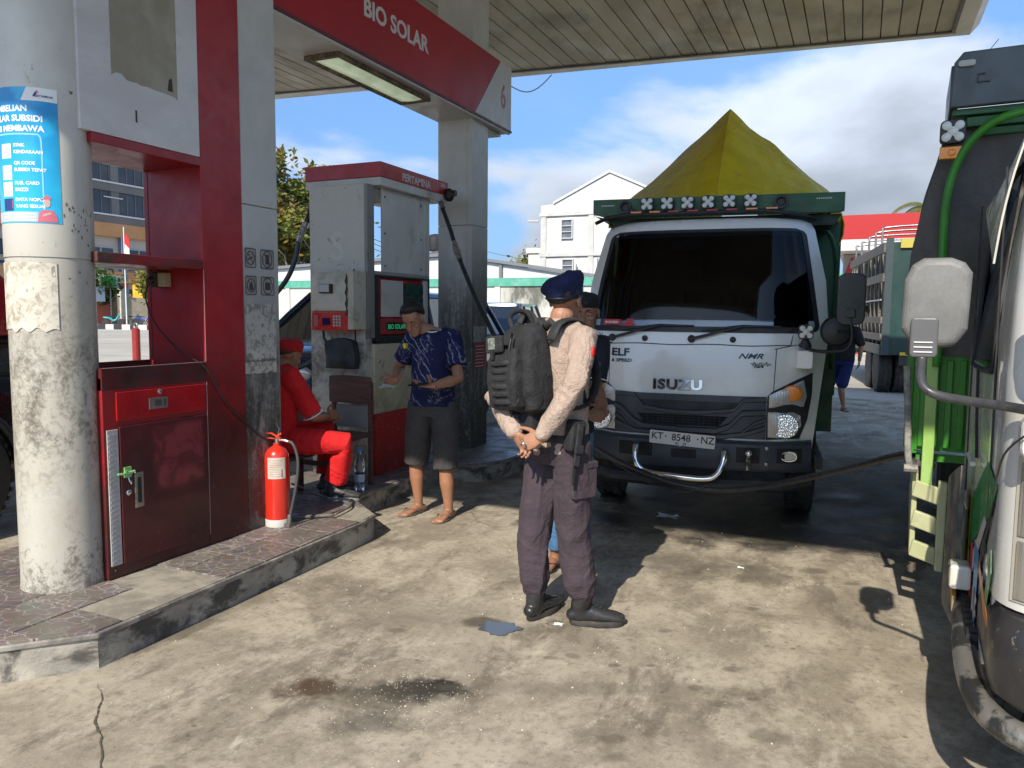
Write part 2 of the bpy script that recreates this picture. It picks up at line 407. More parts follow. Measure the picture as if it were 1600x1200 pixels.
def crack(pts, w, label, seed):
    rr = random.Random(seed); P_ = resample([(x, y, 0) for x, y in pts], 14); b = MB(); L_, R_ = [], []
    for i, p in enumerate(P_):
        t_ = (P_[min(len(P_)-1, i+1)]-P_[max(0, i-1)]).normalized(); nn = V((-t_.y, t_.x, 0)); j = nn*(.012*noise.noise(V((p.x*14, p.y*14, seed)))); ww = w*rr.uniform(.25, 1.2)*math.sin(PI*(i+.6)/(len(P_)+.4))
        L_.append(p+j+nn*ww); R_.append(p+j-nn*ww)
    for i in range(len(P_)-1): b.add([L_[i]+V((0, 0, .003)), L_[i+1]+V((0, 0, .003)), R_[i+1]+V((0, 0, .003)), R_[i]+V((0, 0, .003))], [(0, 1, 2, 3)])
    tag(b.build('crack', mat('crack_dirt', (.075, .062, .048), .95, c2=(.12, .10, .08), ns=40), fix=False), label, 'crack')
crack([tuple(at(x, y, z=0))[:2] for x, y in ((152, 1068), (158, 1095), (150, 1125), (160, 1160), (156, 1200), (170, 1260))], .0045, 'thin dark crack in the concrete at the bottom left below the kerb corner', 3)
# puddle and gravel crumbs
pm = NT('water'); pm.col((.10, .105, .11)); pm.set(rough=.06, spec=.8); 
pb = MB(); pc = (-1.545, 3.30); ring = []
for k in range(60):
    a = 2*PI*k/60; r = .070*(1+.55*noise.noise(V((math.cos(a)*1.6, math.sin(a)*1.6, 3)))+.22*noise.noise(V((math.cos(a)*6, math.sin(a)*6, 8))))
    ring.append((pc[0]+r*1.7*math.cos(a)*.86+r*.2*math.sin(a), pc[1]+r*math.sin(a), .0045))
pb.add(ring, [tuple(range(60))])
pd = pb.build('puddle', pm.m); tag(pd, 'small wet puddle reflecting the sky in front of the policeman', 'puddle')
crumb = MB()
for i in range(900):
    k = random.random()
    if k < .30: x, y = random.gauss(-1.62, .2), random.gauss(2.58, .13)
    elif k < .45: x, y = random.gauss(-1.7, .4), random.gauss(2.4, .25)
    else: x, y = random.uniform(-2.9, .3), random.uniform(1.4, 5.5)
    s = random.choice((.0018, .0025, .0025, .003, .0035)) if k < .45 else random.choice((.002, .003, .003, .006))
    q = [V((random.uniform(.5, 1)*s*a, random.uniform(.5, 1)*s*b, 0)) for a, b in ((1, .2), (-.2, 1), (-1, -.2), (.2, -1))]
    c = V((x, y, .001)); top = c+V((0, 0, s*.9))
    crumb.add([c+p for p in q]+[top], [(0, 1, 4), (1, 2, 4), (2, 3, 4), (3, 0, 4)])
o = crumb.build('gravel', mat('crumb', (.42, .38, .30), .8, c2=(.62, .58, .5), ns=30)); tag(o, 'sand grains and grit crumbs scattered on the stained concrete', 'gravel', kind='stuff')
lit = MB()
for cx, cy, s in ((-1.25, 3.22, .028), (-.75, 4.0, .03), (-.5, 4.6, .025)):
    lit.ell((cx, cy, .012), (s, s*.7, .012), 9, 5)
for i, (cx, cy, s, lab, cc) in enumerate(((-1.30, 3.46, .022, 'crumpled clear plastic scrap between the policeman and puddle', (.7, .7, .68)), (-.60, 4.75, .018, 'white paper scrap lying on the sunlit ground right of the policeman', (.75, .73, .7)), (-1.28, 5.75, .07, 'pale flattened cup lid on the dark ground before the white truck', (.5, .5, .5)))):
    b = MB(); rr = random.Random(i)
    b.grid(lambda u, v: (cx+(u-.5)*2*s*(1+.2*math.sin(9*v)), cy+(v-.5)*1.3*s*(1+.3*math.sin(7*u)), .003+.012*abs(noise.noise(V((u*3+i, v*3, 1))))*(s/.03)), 7, 6)
    o = b.build('litter', mat('litter%d' % i, cc, .5)); tag(o, lab, 'litter')

# ------------------------------------------------------------------ fuel island
ZK = .17
M_kerb = mat('kerb_concrete', (.27, .25, .22), .8, c2=(.42, .39, .33), ns=5, dirt=(.035, .033, .03), ds=4, dr=(.46, .60), da=.85, bump=.6, bs=45, bd=.006, stretch=(1, 1, 1.5))
M_grout = mat('grout', (.22, .2, .17), .9, c2=(.34, .31, .25), ns=9, dirt=(.08, .07, .055), ds=6, bump=.5, bs=60, bd=.004)
M_trim = mat('kerb_trim', (.15, .14, .13), .55, c2=(.36, .33, .29), ns=9, dirt=(.03, .03, .028), ds=7, bump=.3, bs=60)
L_ = [(-2.93, 4.10), (-2.965, 4.32), (-3.28, 4.56), (-3.385, 4.75), (-3.385, 6.02), (-3.28, 6.12), (-3.10, 6.22), (-2.98, 6.55), (-2.98, 8.0), (-3.3, 8.35)]
R_ = [(-4.2, 8.35), (-4.55, 8.0), (-4.55, 6.5), (-4.3, 6.15), (-4.3, 4.75), (-4.35, 4.55), (-4.40, 4.3), (-4.40, 2.35), (-3.95, 1.75), (-3.28, 1.75), (-2.905, 2.165)]
poly = L_+R_
isl = thing('fuel_island', 'raised fuel island with crackle tiles and worn concrete kerb under the pumps', 'fuel island', (-3.6, 4, 0))
def inset(p, d):
    out = []; n = len(p)
    for i in range(n):
        a, b, c = V(p[i-1]), V(p[i]), V(p[(i+1) % n]); e1 = (b-a).normalized(); e2 = (c-b).normalized()
        n1 = V((-e1.y, e1.x)); n2 = V((-e2.y, e2.x)); m = (n1+n2); m = m/max(.3, m.dot(n1)) if m.length > 0 else n1
        out.append(tuple(b+m*d))
    return out
ar = sum(poly[i][0]*poly[(i+1) % len(poly)][1]-poly[(i+1) % len(poly)][0]*poly[i][1] for i in range(len(poly)))
if ar < 0: poly = poly[::-1]
kb = MB(); pin = inset(poly, .012)
# kerb side walls with uneven faces
def wall_strip(mb, pl, z0, z1, amp=0.004, step=.07, rows=4, ins0=0):
    n = len(pl); pts = []
    for i in range(n):
        a, b = V(pl[i]), V(pl[(i+1) % n]); k = max(1, int((b-a).length/step))
        for j in range(k): pts.append(a.lerp(b, j/k))
    m = len(pts); vs = []
    for r in range(rows+1):
        for i, p in enumerate(pts):
            t = (pts[(i+1) % m]-pts[i-1]).normalized(); nn = V((t.y, -t.x)); z = z0+(z1-z0)*r/rows
            d = amp*noise.noise(V((p.x*6, p.y*6, z*9)))*2
            vs.append((p.x+nn.x*d, p.y+nn.y*d, z))
    mb.add(vs, [(r*m+i, r*m+(i+1) % m, (r+1)*m+(i+1) % m, (r+1)*m+i) for r in range(rows) for i in range(m)])
wall_strip(kb, pin, -.02, ZK-.035)
kb.prism(pin, ZK-.036, ZK-.035)
kb.build('kerb', M_kerb, isl)
tr = MB(); tr.prism(poly, ZK-.035, ZK-.0095); tr.build('kerb_trim', M_trim, isl, bevel=.006)
def clip_poly(p, hp):
    for (nx, ny, c) in hp:
        q = []
        for i in range(len(p)):
            a, b = p[i-1], p[i]; da = nx*a[0]+ny*a[1]-c; db = nx*b[0]+ny*b[1]-c
            if da <= 0: 
                if db > 0: t = da/(da-db); q.append((a[0]+(b[0]-a[0])*t, a[1]+(b[1]-a[1])*t))
                else: q.append(b)
            elif db <= 0: t = da/(da-db); q.append((a[0]+(b[0]-a[0])*t, a[1]+(b[1]-a[1])*t)); q.append(b)
        p = q
        if len(p) < 3: return []
    return p
def hps(pl):
    out = []; n = len(pl); s = sum(pl[i][0]*pl[(i+1) % n][1]-pl[(i+1) % n][0]*pl[i][1] for i in range(n)); sg = 1 if s > 0 else -1
    for i in range(n):
        a, b = pl[i], pl[(i+1) % n]; ex, ey = b[0]-a[0], b[1]-a[1]; l = math.hypot(ex, ey); nx, ny = sg*ey/l, -sg*ex/l
        out.append((nx, ny, nx*a[0]+ny*a[1]-.012))
    return out
def tile_mat(i, c, cr):
    t = NT('crackle_tile_%d' % i)
    nz = t.n('ShaderNodeTexNoise'); nz.inputs['Scale'].default_value = 9; t.l(t.coord(), nz.inputs['Vector'])
    add = t.n('ShaderNodeMixRGB'); add.blend_type = 'ADD'; add.inputs[0].default_value = .12; t.l(t.coord(), add.inputs[1]); t.l(nz.outputs['Color'], add.inputs[2])
    mp = t.map((1, 1, 1), (i*3.3, i*1.7, 0), (0, 0, i*.8), src=add.outputs[0])
    e = t.vor(15, mp, 'DISTANCE_TO_EDGE'); cell = t.vor(15, mp, out=1)
    hs = t.mix(.12, c, cell, 'SOFT_LIGHT')
    cc = t.mix(t.rng(e, .06, .02, 0, .7), hs, cr)
    cc = t.mix(t.rng(t.noise(3, 8, .7, .3, t.map((1, 1, 1), (i, 0, 0))), .48, .66, 0, .75), cc, (.13, .115, .09))
    t.col(cc); t.set(rough=t.rng(t.noise(4, 6), .3, .7, .25, .6)); t.bump(e, .15, .001); return t.m
TM = [tile_mat(0, (.155, .132, .13), (.36, .33, .295)), tile_mat(1, (.175, .15, .145), (.40, .36, .32)), tile_mat(2, (.14, .12, .118), (.32, .29, .26))]
secs = [[(-2.93, 4.08), (-2.965, 4.32), (-3.28, 4.56), (-4.35, 4.56), (-4.40, 4.3), (-4.40, 2.35), (-3.95, 1.75), (-3.28, 1.75), (-2.905, 2.165)],
        [(-3.385, 4.56), (-3.385, 6.05), (-4.3, 6.05), (-4.3, 4.56)], [(-3.28, 6.05), (-3.10, 6.22), (-2.98, 6.55), (-2.98, 8.0), (-3.3, 8.35), (-4.2, 8.35), (-4.55, 8.0), (-4.55, 6.5), (-4.3, 6.05)]]
TS = .30; patch = {(0, 2), (0, 3), (1, 3), (0, 8)}
nt_ = 0
for si, s in enumerate(secs):
    H_ = hps(s)
    for i in range(0, 6):
        for j in range(0, 24):
            x1 = -2.92-i*TS; y0 = 1.7+j*TS
            if si == 0 and (i, j) in patch: continue
            p = clip_poly([(x1-TS+.004, y0+.004), (x1-.002, y0+.004), (x1-.002, y0+TS-.004), (x1-TS+.004, y0+TS-.004)], H_)
            if len(p) < 3: continue
            a = abs(sum(p[k][0]*p[(k+1) % len(p)][1]-p[(k+1) % len(p)][0]*p[k][1] for k in range(len(p))))/2
            if a < .0012: continue
            rr = random.Random(i*77+j+si*999); dz = rr.uniform(-.0012, .0012)
            b = MB(); b.prism(p, ZK-.012, ZK+dz); b.build('tile', TM[rr.randrange(3)], isl, bevel=.002, seg=1); nt_ += 1
Hm = hps(secs[0])
for (i, j) in patch:
    x1 = -2.92-i*TS; y0 = 1.7+j*TS; p = clip_poly([(x1-TS, y0), (x1, y0), (x1, y0+TS), (x1-TS, y0+TS)], Hm)
    if len(p) > 2: b = MB(); b.prism(p, ZK-.02, ZK-.0055-.0004*i-.0003*(j % 3)); b.build('mortar_patch', M_grout, isl, label='bare mortar patch where a tile is missing')

# ------------------------------------------------------------------ round column with poster
CC = V((-3.619, 2.525, 0)); CRd = .19
def col_mat():
    t = NT('column_paint'); z = t.sep()[2]
    nz = t.noise(2.2, 8, .62, .4); n2 = t.noise(6, 9, .7, .6, t.map((1, 1, .6), (5, 3, 1))); fine = t.noise(38, 6, .75, .5); sp = t.noise(90, 3, .8)
    c = t.mix(t.rng(nz, .3, .7), (.52, .52, .48), (.64, .64, .60))
    lowf = t.mth('MULTIPLY', t.rng(z, 2.25, 1.6), 1)
    c = t.mix(t.mth('MULTIPLY', lowf, t.rng(nz, .3, .6, .35, .85)), c, (.41, .38, .315))
    band = t.mth('MULTIPLY', t.rng(z, 1.75, 1.2), t.rng(z, .35, 1.0))          # hands and tyres blacken this height
    gr_ = t.mth('ADD', t.mth('MULTIPLY', n2, .55), t.mth('MULTIPLY', fine, .45))
    c = t.mix(t.mth('MULTIPLY', band, t.rng(gr_, .44, .60, 0, .8)), c, (.10, .085, .065))
    c = t.mix(t.rng(t.mth('ADD', gr_, t.mth('MULTIPLY', t.rng(z, .5, .1), .14)), .56, .66, 0, .7), c, (.09, .075, .06))
    c = t.mix(t.rng(sp, .66, .74, 0, .6), c, (.6, .57, .5))
    t.col(c); t.set(rough=t.rng(gr_, .3, .7, .35, .75), coat=.15); t.bump(gr_, .25, .003); return t.m
colm = col_mat()
col = thing('round_column', 'round pale grimy column with blue poster at the front end of the island', 'column', tuple(CC))
b = MB(); b.lathe([(CRd+.004, ZK-.004), (CRd+.002, ZK+.02), (CRd, ZK+.04), (CRd, 1.775)], CC, 72); b.lathe([(CRd-.003, 1.775), (CRd-.003, 1.781)], CC, 72); b.build('lower_cladding', colm, col, smooth=30)
b = MB(); b.lathe([(CRd+.003, 1.781), (CRd+.003, 5.02)], CC, 72); b.build('upper_cladding', colm, col, smooth=30)
def cylp(a, z, off=0, r=CRd+.003):
    a = rad(a); return CC+V(((r+off)*math.cos(a), (r+off)*math.sin(a), z))
def cyl_patch(mb, a0, a1, z0, z1, off, mi=0, na=None, nz=6, ztop=None):
    na = na or max(2, int((a1-a0)/3))
    mb.grid(lambda u, v: cylp(a0+(a1-a0)*u, z0+(z1-z0)*v, off), na, nz, mi)
def cyl_text(mb, s, size, a_right, z, off, mi=0, **k):
    text(mb, s, size, lambda v: cylp(a_right+math.degrees(v.x/CRd), z+v.y, off+v.z), mi, align='RIGHT', **k)
def poster_mat():
    t = NT('poster_blue'); z = t.sep()[2]
    c = t.mix(t.rng(z, 2.0, 2.5), (.02, .45, .78), (.01, .26, .62)); c = t.mix(t.rng(t.noise(7, 3), .45, .7, 0, .7), c, (.03, .55, .85))
    t.col(c); t.set(rough=.28, coat=.4); return t.m
M_white = mat('print_white', (.82, .84, .85), .4); M_lblue = mat('print_light_blue', (.25, .62, .85), .4); M_navy = mat('print_navy', (.03, .05, .2), .4)
M_red_p = mat('print_red', (.7, .06, .05), .4); M_black = mat('print_black', (.015, .015, .018), .45); M_pskin = mat('print_skin', (.62, .42, .36), .5); M_greyp = mat('print_grey', (.45, .52, .6), .5)
PB, PT, PR, PL = 1.935, 2.545, -19, -150
b = MB(); cyl_patch(b, PL, PR, PB, PT, .0015, na=44, nz=20)
po = b.build('poster', [poster_mat()], None, smooth='all', fix=False)
tag(po, 'blue printed poster with white lettering wrapped round the round column', 'poster')
b = MB(); cyl_text(b, 'PEMBELIAN', .038, -55, 2.437, .0028, bold=.0012); cyl_text(b, 'BIO SOLAR SUBSIDI', .038, -37, 2.393, .0028, bold=.0012); cyl_text(b, 'WAJIB MEMBAWA', .037, -36, 2.348, .0028, bold=.0012)
for s1, s2, z in (('STNK', 'KENDARAAN', 2.278), ('QR CODE', 'SUBSIDI TEPAT', 2.198), ('FUEL CARD', 'BRIZZI', 2.108), ('DATA NOPOL', 'YANG SESUAI', 2.033)):
    for s_, dz in ((s1, 0), (s2, -.030)):
        vs, fs = text_geo(s_, .0205, bold=.0007)
        b.add([cylp(-76+math.degrees(v.x/CRd), z+dz+v.y, .0028) for v in vs], fs)
o = b.build('lettering', M_white, po, fix=False, kind='stuff')
b = MB()
b.grid(lambda u, v: cylp(-55+u*36-8*(1-v)*(1-u), 2.485+.06*v, .0024), 12, 3)
for z in (2.262, 2.165, 2.09): cyl_patch(b, -98, -80, z-.035, z+.03, .0024, nz=2)
b.build('white_panel', M_white, po, fix=False, kind='stuff')
b = MB()
# rounded outline frame
def cyl_line(mb, pts, w, off):
    for (a, z), (a2, z2) in zip(pts, pts[1:]):
        k = 8 if abs(a2-a) > 5 else 1
        for i in range(k):
            p = cylp(a+(a2-a)*i/k, z+(z2-z)*i/k, off); q = cylp(a+(a2-a)*(i+1)/k, z+(z2-z)*(i+1)/k, off)
            d = (q-p).normalized(); nrm = (p-CC); nrm.z = 0; nrm.normalize(); s_ = d.cross(nrm)*w; mb.add([p-s_, q-s_, q+s_, p+s_], [(0, 1, 2, 3)])
cyl_line(b, [(-120, 2.335), (-44, 2.335), (-41, 2.325), (-40, 2.30), (-40, 1.99)], .0035, .0026)
b.build('outline', M_lblue, po, fix=False)
b = MB(); cyl_patch(b, -98, -80, 1.99, 2.045, .0026, nz=2); cyl_text(b, 'PERTAMINA', .0145, -24, 2.503, .003, bold=.0004)
b.grid(lambda u, v: cylp(-48+u*3+v*3, 2.505+v*.02, .003), 2, 2); b.build('dark_print', M_navy, po, fix=False, kind='stuff')
b = MB(); b.grid(lambda u, v: cylp(-43+u*2.5-v*1.5, 2.52+v*.012, .0032), 2, 2); cyl_patch(b, -81.5, -80.7, 2.0, 2.04, .0032, nz=1)
# attendant's cap and shirt on the print
def cyl_ell(mb, a, z, ra, rz, off, a0=0, a1=360):
    n = 16; vs = [cylp(a, z, off)]+[cylp(a+math.degrees(ra/CRd)*math.cos(rad(a0+(a1-a0)*k/n)), z+rz*math.sin(rad(a0+(a1-a0)*k/n)), off) for k in range(n+1)]
    mb.add(vs, [(0, k+1, k+2) for k in range(n)])
cyl_ell(b, -36, 2.044, .0155, .017, .0036, 0, 180); cyl_patch(b, -44, -36, 2.042, 2.046, .0036, nz=1)
b.grid(lambda u, v: cylp(-36+(u-.5)*(24-10*v*v), 1.94+.055*v, .0034), 6, 3)
b.build('red_print', mat('print_rose', (.62, .16, .22), .45), po, fix=False, kind='stuff')
b = MB(); cyl_ell(b, -36, 2.028, .012, .021, .0034); b.grid(lambda u, v: cylp(-42+10*u, 1.965+.010*v+.012*u, .0038), 3, 1); b.build('figure_print', M_pskin, po, fix=False)
b = MB(); b.grid(lambda u, v: cylp(-130+83*u, 1.94+.045*v, .0024), 20, 2); b.build('grey_panel', M_greyp, po, fix=False)
b = MB(); 
for s_, z in (('DIREKOMENDASIKAN SPBU YANG', 1.972), ('MENCATAT DATA KENDARAAN', 1.958), ('UNTUK KONSUMEN', 1.944)): cyl_text(b, s_, .011, -50, z, .003, bold=.0002)
b.build('small_lettering', M_white, po, fix=False, kind='stuff')
# peeled stickers on the column
for a0, a1, z0, z1, lab in ((-125, -28, 1.44, 1.755, 'pale torn paper remnant stuck on the round column below the joint'),):
    b = MB(); n_ = 30
    b.grid(lambda u, v: cylp(a0+(a1-a0)*u, z0+(z1-z0)*v+(.02*noise.noise(V((u*9, 1, 2))) if v == 0 else 0), .0012), 24, 4)
    t = NT('torn_paper'); cc = t.mix(t.rng(t.noise(16, 8, .7, .6), .45, .62), (.62, .59, .5), (.36, .32, .25)); cc = t.mix(t.rng(t.noise(22, 8, .7, 2.5, t.map((1, 1, .5))), .60, .63, 0, .7), cc, (.16, .13, .1)); t.col(cc); t.set(rough=.7); t.bump(t.noise(30, 5), .3, .002)
    o = b.build('paper_remnant', t.m, None, smooth='all', fix=False); tag(o, lab, 'paper')
b = MB()
for i in range(26):
    a = random.uniform(-18, 40); z = random.choice((random.uniform(1.9, 2.05), random.uniform(1.65, 2.05)))
    w = random.uniform(2, 5); h = random.uniform(.01, .03)
    n_ = 7; b.add([cylp(a+w*.5*math.cos(2*PI*k/n_)*random.uniform(.5, 1), z+h*.5*math.sin(2*PI*k/n_)*random.uniform(.5, 1), .001) for k in range(n_)], [tuple(range(n_))])
b.add([cylp(-3+u, 2.55+v, .001) for u, v in ((0, .006), (6, .008), (5, -.006), (1.5, -.008))], [(0, 1, 2, 3)])
b.build('peeled_paint', mat('peeled', (.22, .18, .14), .8, c2=(.12, .1, .08), ns=30), col, fix=False)

# ------------------------------------------------------------------ red kiosk cabinet
FX = -3.415; BX = -3.865
def red_mat(name, c=(.33, .008, .012), z1=1.3, z0=.2, amt=.9):
    t = NT(name); z = t.sep(t.coord())[2]
    nz = t.noise(3, 8, .65, .5); n2 = t.noise(9, 8, .7, .8)
    cc = t.mix(t.rng(nz, .35, .7), c, tuple(x*1.25+.012 for x in c))
    f = t.mth('MULTIPLY', t.rng(z, z1, z0), t.rng(t.mth('ADD', nz, t.mth('MULTIPLY', t.rng(z, z1, z0), .25)), .46, .72, 0, amt))
    cc = t.mix(f, cc, (.028, .010, .010))
    cc = t.mix(t.rng(n2, .62, .72, 0, .5), cc, (.12, .02, .02))
    cc = t.mix(t.mth('MULTIPLY', t.rng(t.noise(26, 7, .7, .3, t.map((1, 1, .4))), .64, .68, 0, .8), t.rng(z, .55, .2)), cc, (.3, .22, .2))
    t.col(cc); t.set(rough=t.rng(n2, .3, .7, .32, .5), coat=.12); t.b.inputs['Coat Roughness'].default_value = .2
    t.bump(nz, .12, .01); return t.m
M_red = red_mat('red_panel', (.30, .008, .012), 1.6-ZK, .3-ZK); M_redU = red_mat('red_panel_clean', (.26, .010, .016), .1, 0, 0)
cab = thing('cabinet_kiosk', 'tall red steel cabinet with open shelf, drawer and door on the island', 'cabinet', (-3.64, 3.1, ZK))
Y0, Y1, YR = 2.615, 3.285, 3.597
b = MB(); b.box(BX, FX, Y0, Y1+.001, ZK, 1.20); b.build('cabinet_body', M_red, cab, bevel=.004)
b = MB(); b.box(BX, FX-.012, Y0, Y1, 1.202, 1.205); b.box(FX-.03, FX+.004, Y0, Y1, 1.135, 1.247); b.box(BX, BX+.02, Y0, Y1, 1.202, 1.247)
b.build('counter', mat('counter_dark', (.10, .012, .014), .4, c2=(.05, .02, .02), ns=5), cab, bevel=.003)
b = MB(); b.box(BX, FX+.002, Y1, YR, ZK, 4.9); b.build('red_upright', red_mat('red_upright', (.30, .008, .012), 1.7, .4), cab, bevel=.004)

b = MB(); b.box(BX, FX+.006, Y0, Y1-.0, 1.770, 1.822); b.build('shelf', mat('shelf_red', (.24, .012, .015), .35, c2=(.07, .03, .025), ns=4, dirt=(.2, .16, .12), ds=5, da=.5), cab, bevel=.004)
b = MB(); b.box(BX, FX+.004, Y0, Y1, 2.345, 2.392); b.build('top_rail', M_redU, cab, bevel=.003)
M_wpan = mat('white_panel_paint', (.56, .55, .55), .35, c2=(.64, .63, .62), ns=2, dirt=(.45, .42, .37), ds=5, dr=(.56, .72), da=.4, stretch=(1, 1, 2))
b = MB(); b.box(BX, FX+.005, Y0-.06, Y1-.004, 2.394, 4.9); b.build('white_upper_panel', M_wpan, cab, bevel=.003)
b = MB(); pp = [(2.733, 2.69)]+[(2.733+.412*k/14, 2.69-.012*k/14+.006*noise.noise(V((k*.9, 0, 5)))+(.02 if k < 3 else 0)) for k in range(1, 14)]+[(3.135, 2.665), (3.135, 4.2), (2.733, 4.2)]
b.prism([(y, z) for y, z in pp], FX+.0055, FX+.0065, 'x'); b.build('bare_patch', mat('glue_patch', (.30, .275, .21), .75, c2=(.38, .355, .28), ns=5, dirt=(.16, .12, .08), ds=9, dr=(.62, .7), da=.8, bump=.3, bs=60), cab, fix=True, label='beige glue stain where a sign was removed')
b = MB(); b.box(FX+.0055, FX+.007, 2.865, 2.874, 2.49, 2.55, M=None); b.build('scratch', mat('scratch', (.05, .03, .03), .7), cab); b = MB(); b.prism([(3.07, 2.70), (3.105, 2.70), (3.10, 2.77), (3.08, 2.76)], FX+.0068, FX+.0075, 'x'); b.build('scratch', mat('scratch', (.05, .03, .03), .7), cab)
# drawer
b = MB(); b.box(FX, FX+.008, 2.69, 3.275, .975, 1.122); b.build('drawer', mat('drawer_red', (.42, .008, .012), .3, c2=(.3, .006, .01), ns=4), cab, bevel=.003)
M_zinc = mat('zinc', (.42, .42, .40), .35, .9, c2=(.3, .29, .27), ns=20); M_chrome = mat('chrome', (.75, .76, .78), .12, 1, rv=.05)
b = MB(); b.box(FX+.008, FX+.011, 2.885, 3.005, 1.015, 1.075); b.build('drawer_pull', mat('pull_zinc', (.28, .26, .25), .4, .7), cab, bevel=.001)
b = MB(); b.box(FX+.011, FX+.013, 2.915, 2.965, 1.03, 1.062); b.box(FX+.011, FX+.016, 2.97, 2.99, 1.03, 1.062); b.build('pull_recess', mat('pull_recess', (.10, .09, .09), .5, .5), cab)
b = MB(); b.lathe([(.014, 0), (.014, .006), (.009, .010), (.004, .010)], (FX+.008, 2.955, 1.105), 16, axis='x'); b.build('drawer_lock', M_zinc, cab, smooth=True)
# grey hinge strip, door, handle, lock, padlock hasp with green tie
b = MB(); b.box(FX, FX+.006, 2.632, 2.695, .235, .935); b.build('edge_strip', mat('strip_grey', (.42, .42, .42), .5, c2=(.52, .51, .5), ns=9, dirt=(.2, .18, .15), ds=9), cab, bevel=.002)
b = MB()
for k in range(26): b.box(FX+.006, FX+.0085, 2.64, 2.68, .25+k*.026, .26+k*.026)
b.build('strip_ribs', mat('strip_rib', (.36, .36, .36), .5), cab)
def door_mat():
    t = NT('door_red'); n1 = t.noise(6, 8, .62, .9); z = t.sep()
    c = t.mix(t.rng(t.noise(3, 6), .3, .7), (.035, .006, .008), (.10, .010, .014))
    # faded repaint rectangle, worn at its edges
    y = t.rng(z[1], -.22, -.17); y2 = t.rng(z[1], .16, .12); zz = t.rng(z[2], .38, .44); z2 = t.rng(z[2], .77, .73)
    f = t.mth('MULTIPLY', t.mth('MULTIPLY', y, y2), t.mth('MULTIPLY', zz, z2))
    c = t.mix(t.mth('MULTIPLY', f, t.rng(n1, .42, .52, .25, .8)), c, (.24, .035, .045))
    c = t.mix(t.mth('MULTIPLY', t.rng(t.noise(30, 6, .7), .62, .66, 0, .6), t.rng(z[2], .25, .05)), c, (.35, .22, .22))
    t.col(c); t.set(rough=.38, coat=.2); return t.m
b = MB(); b.box(FX, FX+.012, 2.700, 3.278, .235, .945); b.build('cabinet_door', door_mat(), cab, bevel=.003)
b = MB(); b.box(FX+.012, FX+.018, 2.775, 2.828, .51, .695); b.build('door_handle', M_zinc, cab, bevel=.002)
b = MB(); b.box(FX+.0185, FX+.0195, 2.790, 2.813, .535, .67); b.build('handle_recess', M_black, cab)
b = MB(); b.lathe([(.015, 0), (.015, .005), (.010, .009)], (FX+.012, 2.738, .60), 16, axis='x'); b.build('door_lock', M_chrome, cab, smooth=True)
b = MB(); b.tube([(FX+.02, 2.675, .706), (FX+.024, 2.70, .703), (FX+.024, 2.77, .708)], .007, 8)
for i in range(7): a = i*.9; b.tube([(FX+.02, 2.70+.01*i, .705), (FX+.035, 2.70+.01*i+.01*math.cos(a), .712+.015*math.sin(a))], .0022, 5)
b.box(FX+.012, FX+.02, 2.715, 2.755, .68, .735)
b.build('green_latch', mat('latch_green', (.16, .42, .12), .5, c2=(.3, .5, .25), ns=30), cab)
b = MB(); b.tube([(FX+.02, 2.735, .68), (FX+.026, 2.735, .66), (FX+.026, 2.745, .645), (FX+.02, 2.748, .66)], .004, 6); b.build('hasp', M_chrome, cab)
b = MB(); b.lathe([(.011, 0), (.009, .004)], (FX+.001, 2.66, .205), 12, axis='x'); b.build('bolt_hole', M_black, cab)
b = MB(); b.box(FX+.0065, FX+.0075, 3.282, 3.2845, 1.25, 1.77); b.box(FX+.0065, FX+.0075, 3.282, 3.2845, .24, 1.13); b.box(FX+.005, FX+.0065, 2.62, 3.28, 1.246, 1.2485); b.build('worn_edges', mat('worn_edge', (.55, .42, .4), .4), cab)
# inner wall seam
b = MB(); b.box(BX+.03, BX+.036, Y1-.002, Y1-.0005, 1.25, 2.34); b.build('wall_seam', M_black, cab)

# socket, plug, cable
sk = thing('wall_socket', 'cream wall socket with brown plug on the red inner wall', 'socket', (-3.70, Y1, 1.72))
b = MB(); b.box(-3.72, -3.665, Y1-.05, Y1, 1.675, 1.755); b.build('socket_box', mat('cream_plastic', (.5, .42, .26), .45, dirt=(.2, .15, .1), ds=20), sk, bevel=.004)
b = MB(); b.box(-3.775, -3.722, Y1-.062, Y1-.012, 1.672, 1.757); b.tube([(-3.75, Y1-.06, 1.715), (-3.75, Y1-.085, 1.705), (-3.752, Y1-.09, 1.68)], [.024, .02, .008], 10); b.build('plug', mat('plug_brown', (.05, .035, .025), .5), sk, bevel=.004)
pts = [(-3.752, Y1-.09, 1.68), (-3.74, 3.17, 1.60), (-3.65, 3.16, 1.45), (-3.50, 3.2, 1.30), (FX+.012, 3.27, 1.215), (FX+.012, 3.42, 1.0), (FX+.012, 3.60, .84), (FX+.012, 3.75, .73), (-3.37, 3.90, .69)]
b = MB(); b.tube(resample(pts, 5), .0045, 7); o = b.build('power_cable', mat('cable_black', (.015, .014, .014), .5), None, smooth='all'); tag(o, 'thin black cable running from the wall socket down past the cabinet', 'cable')

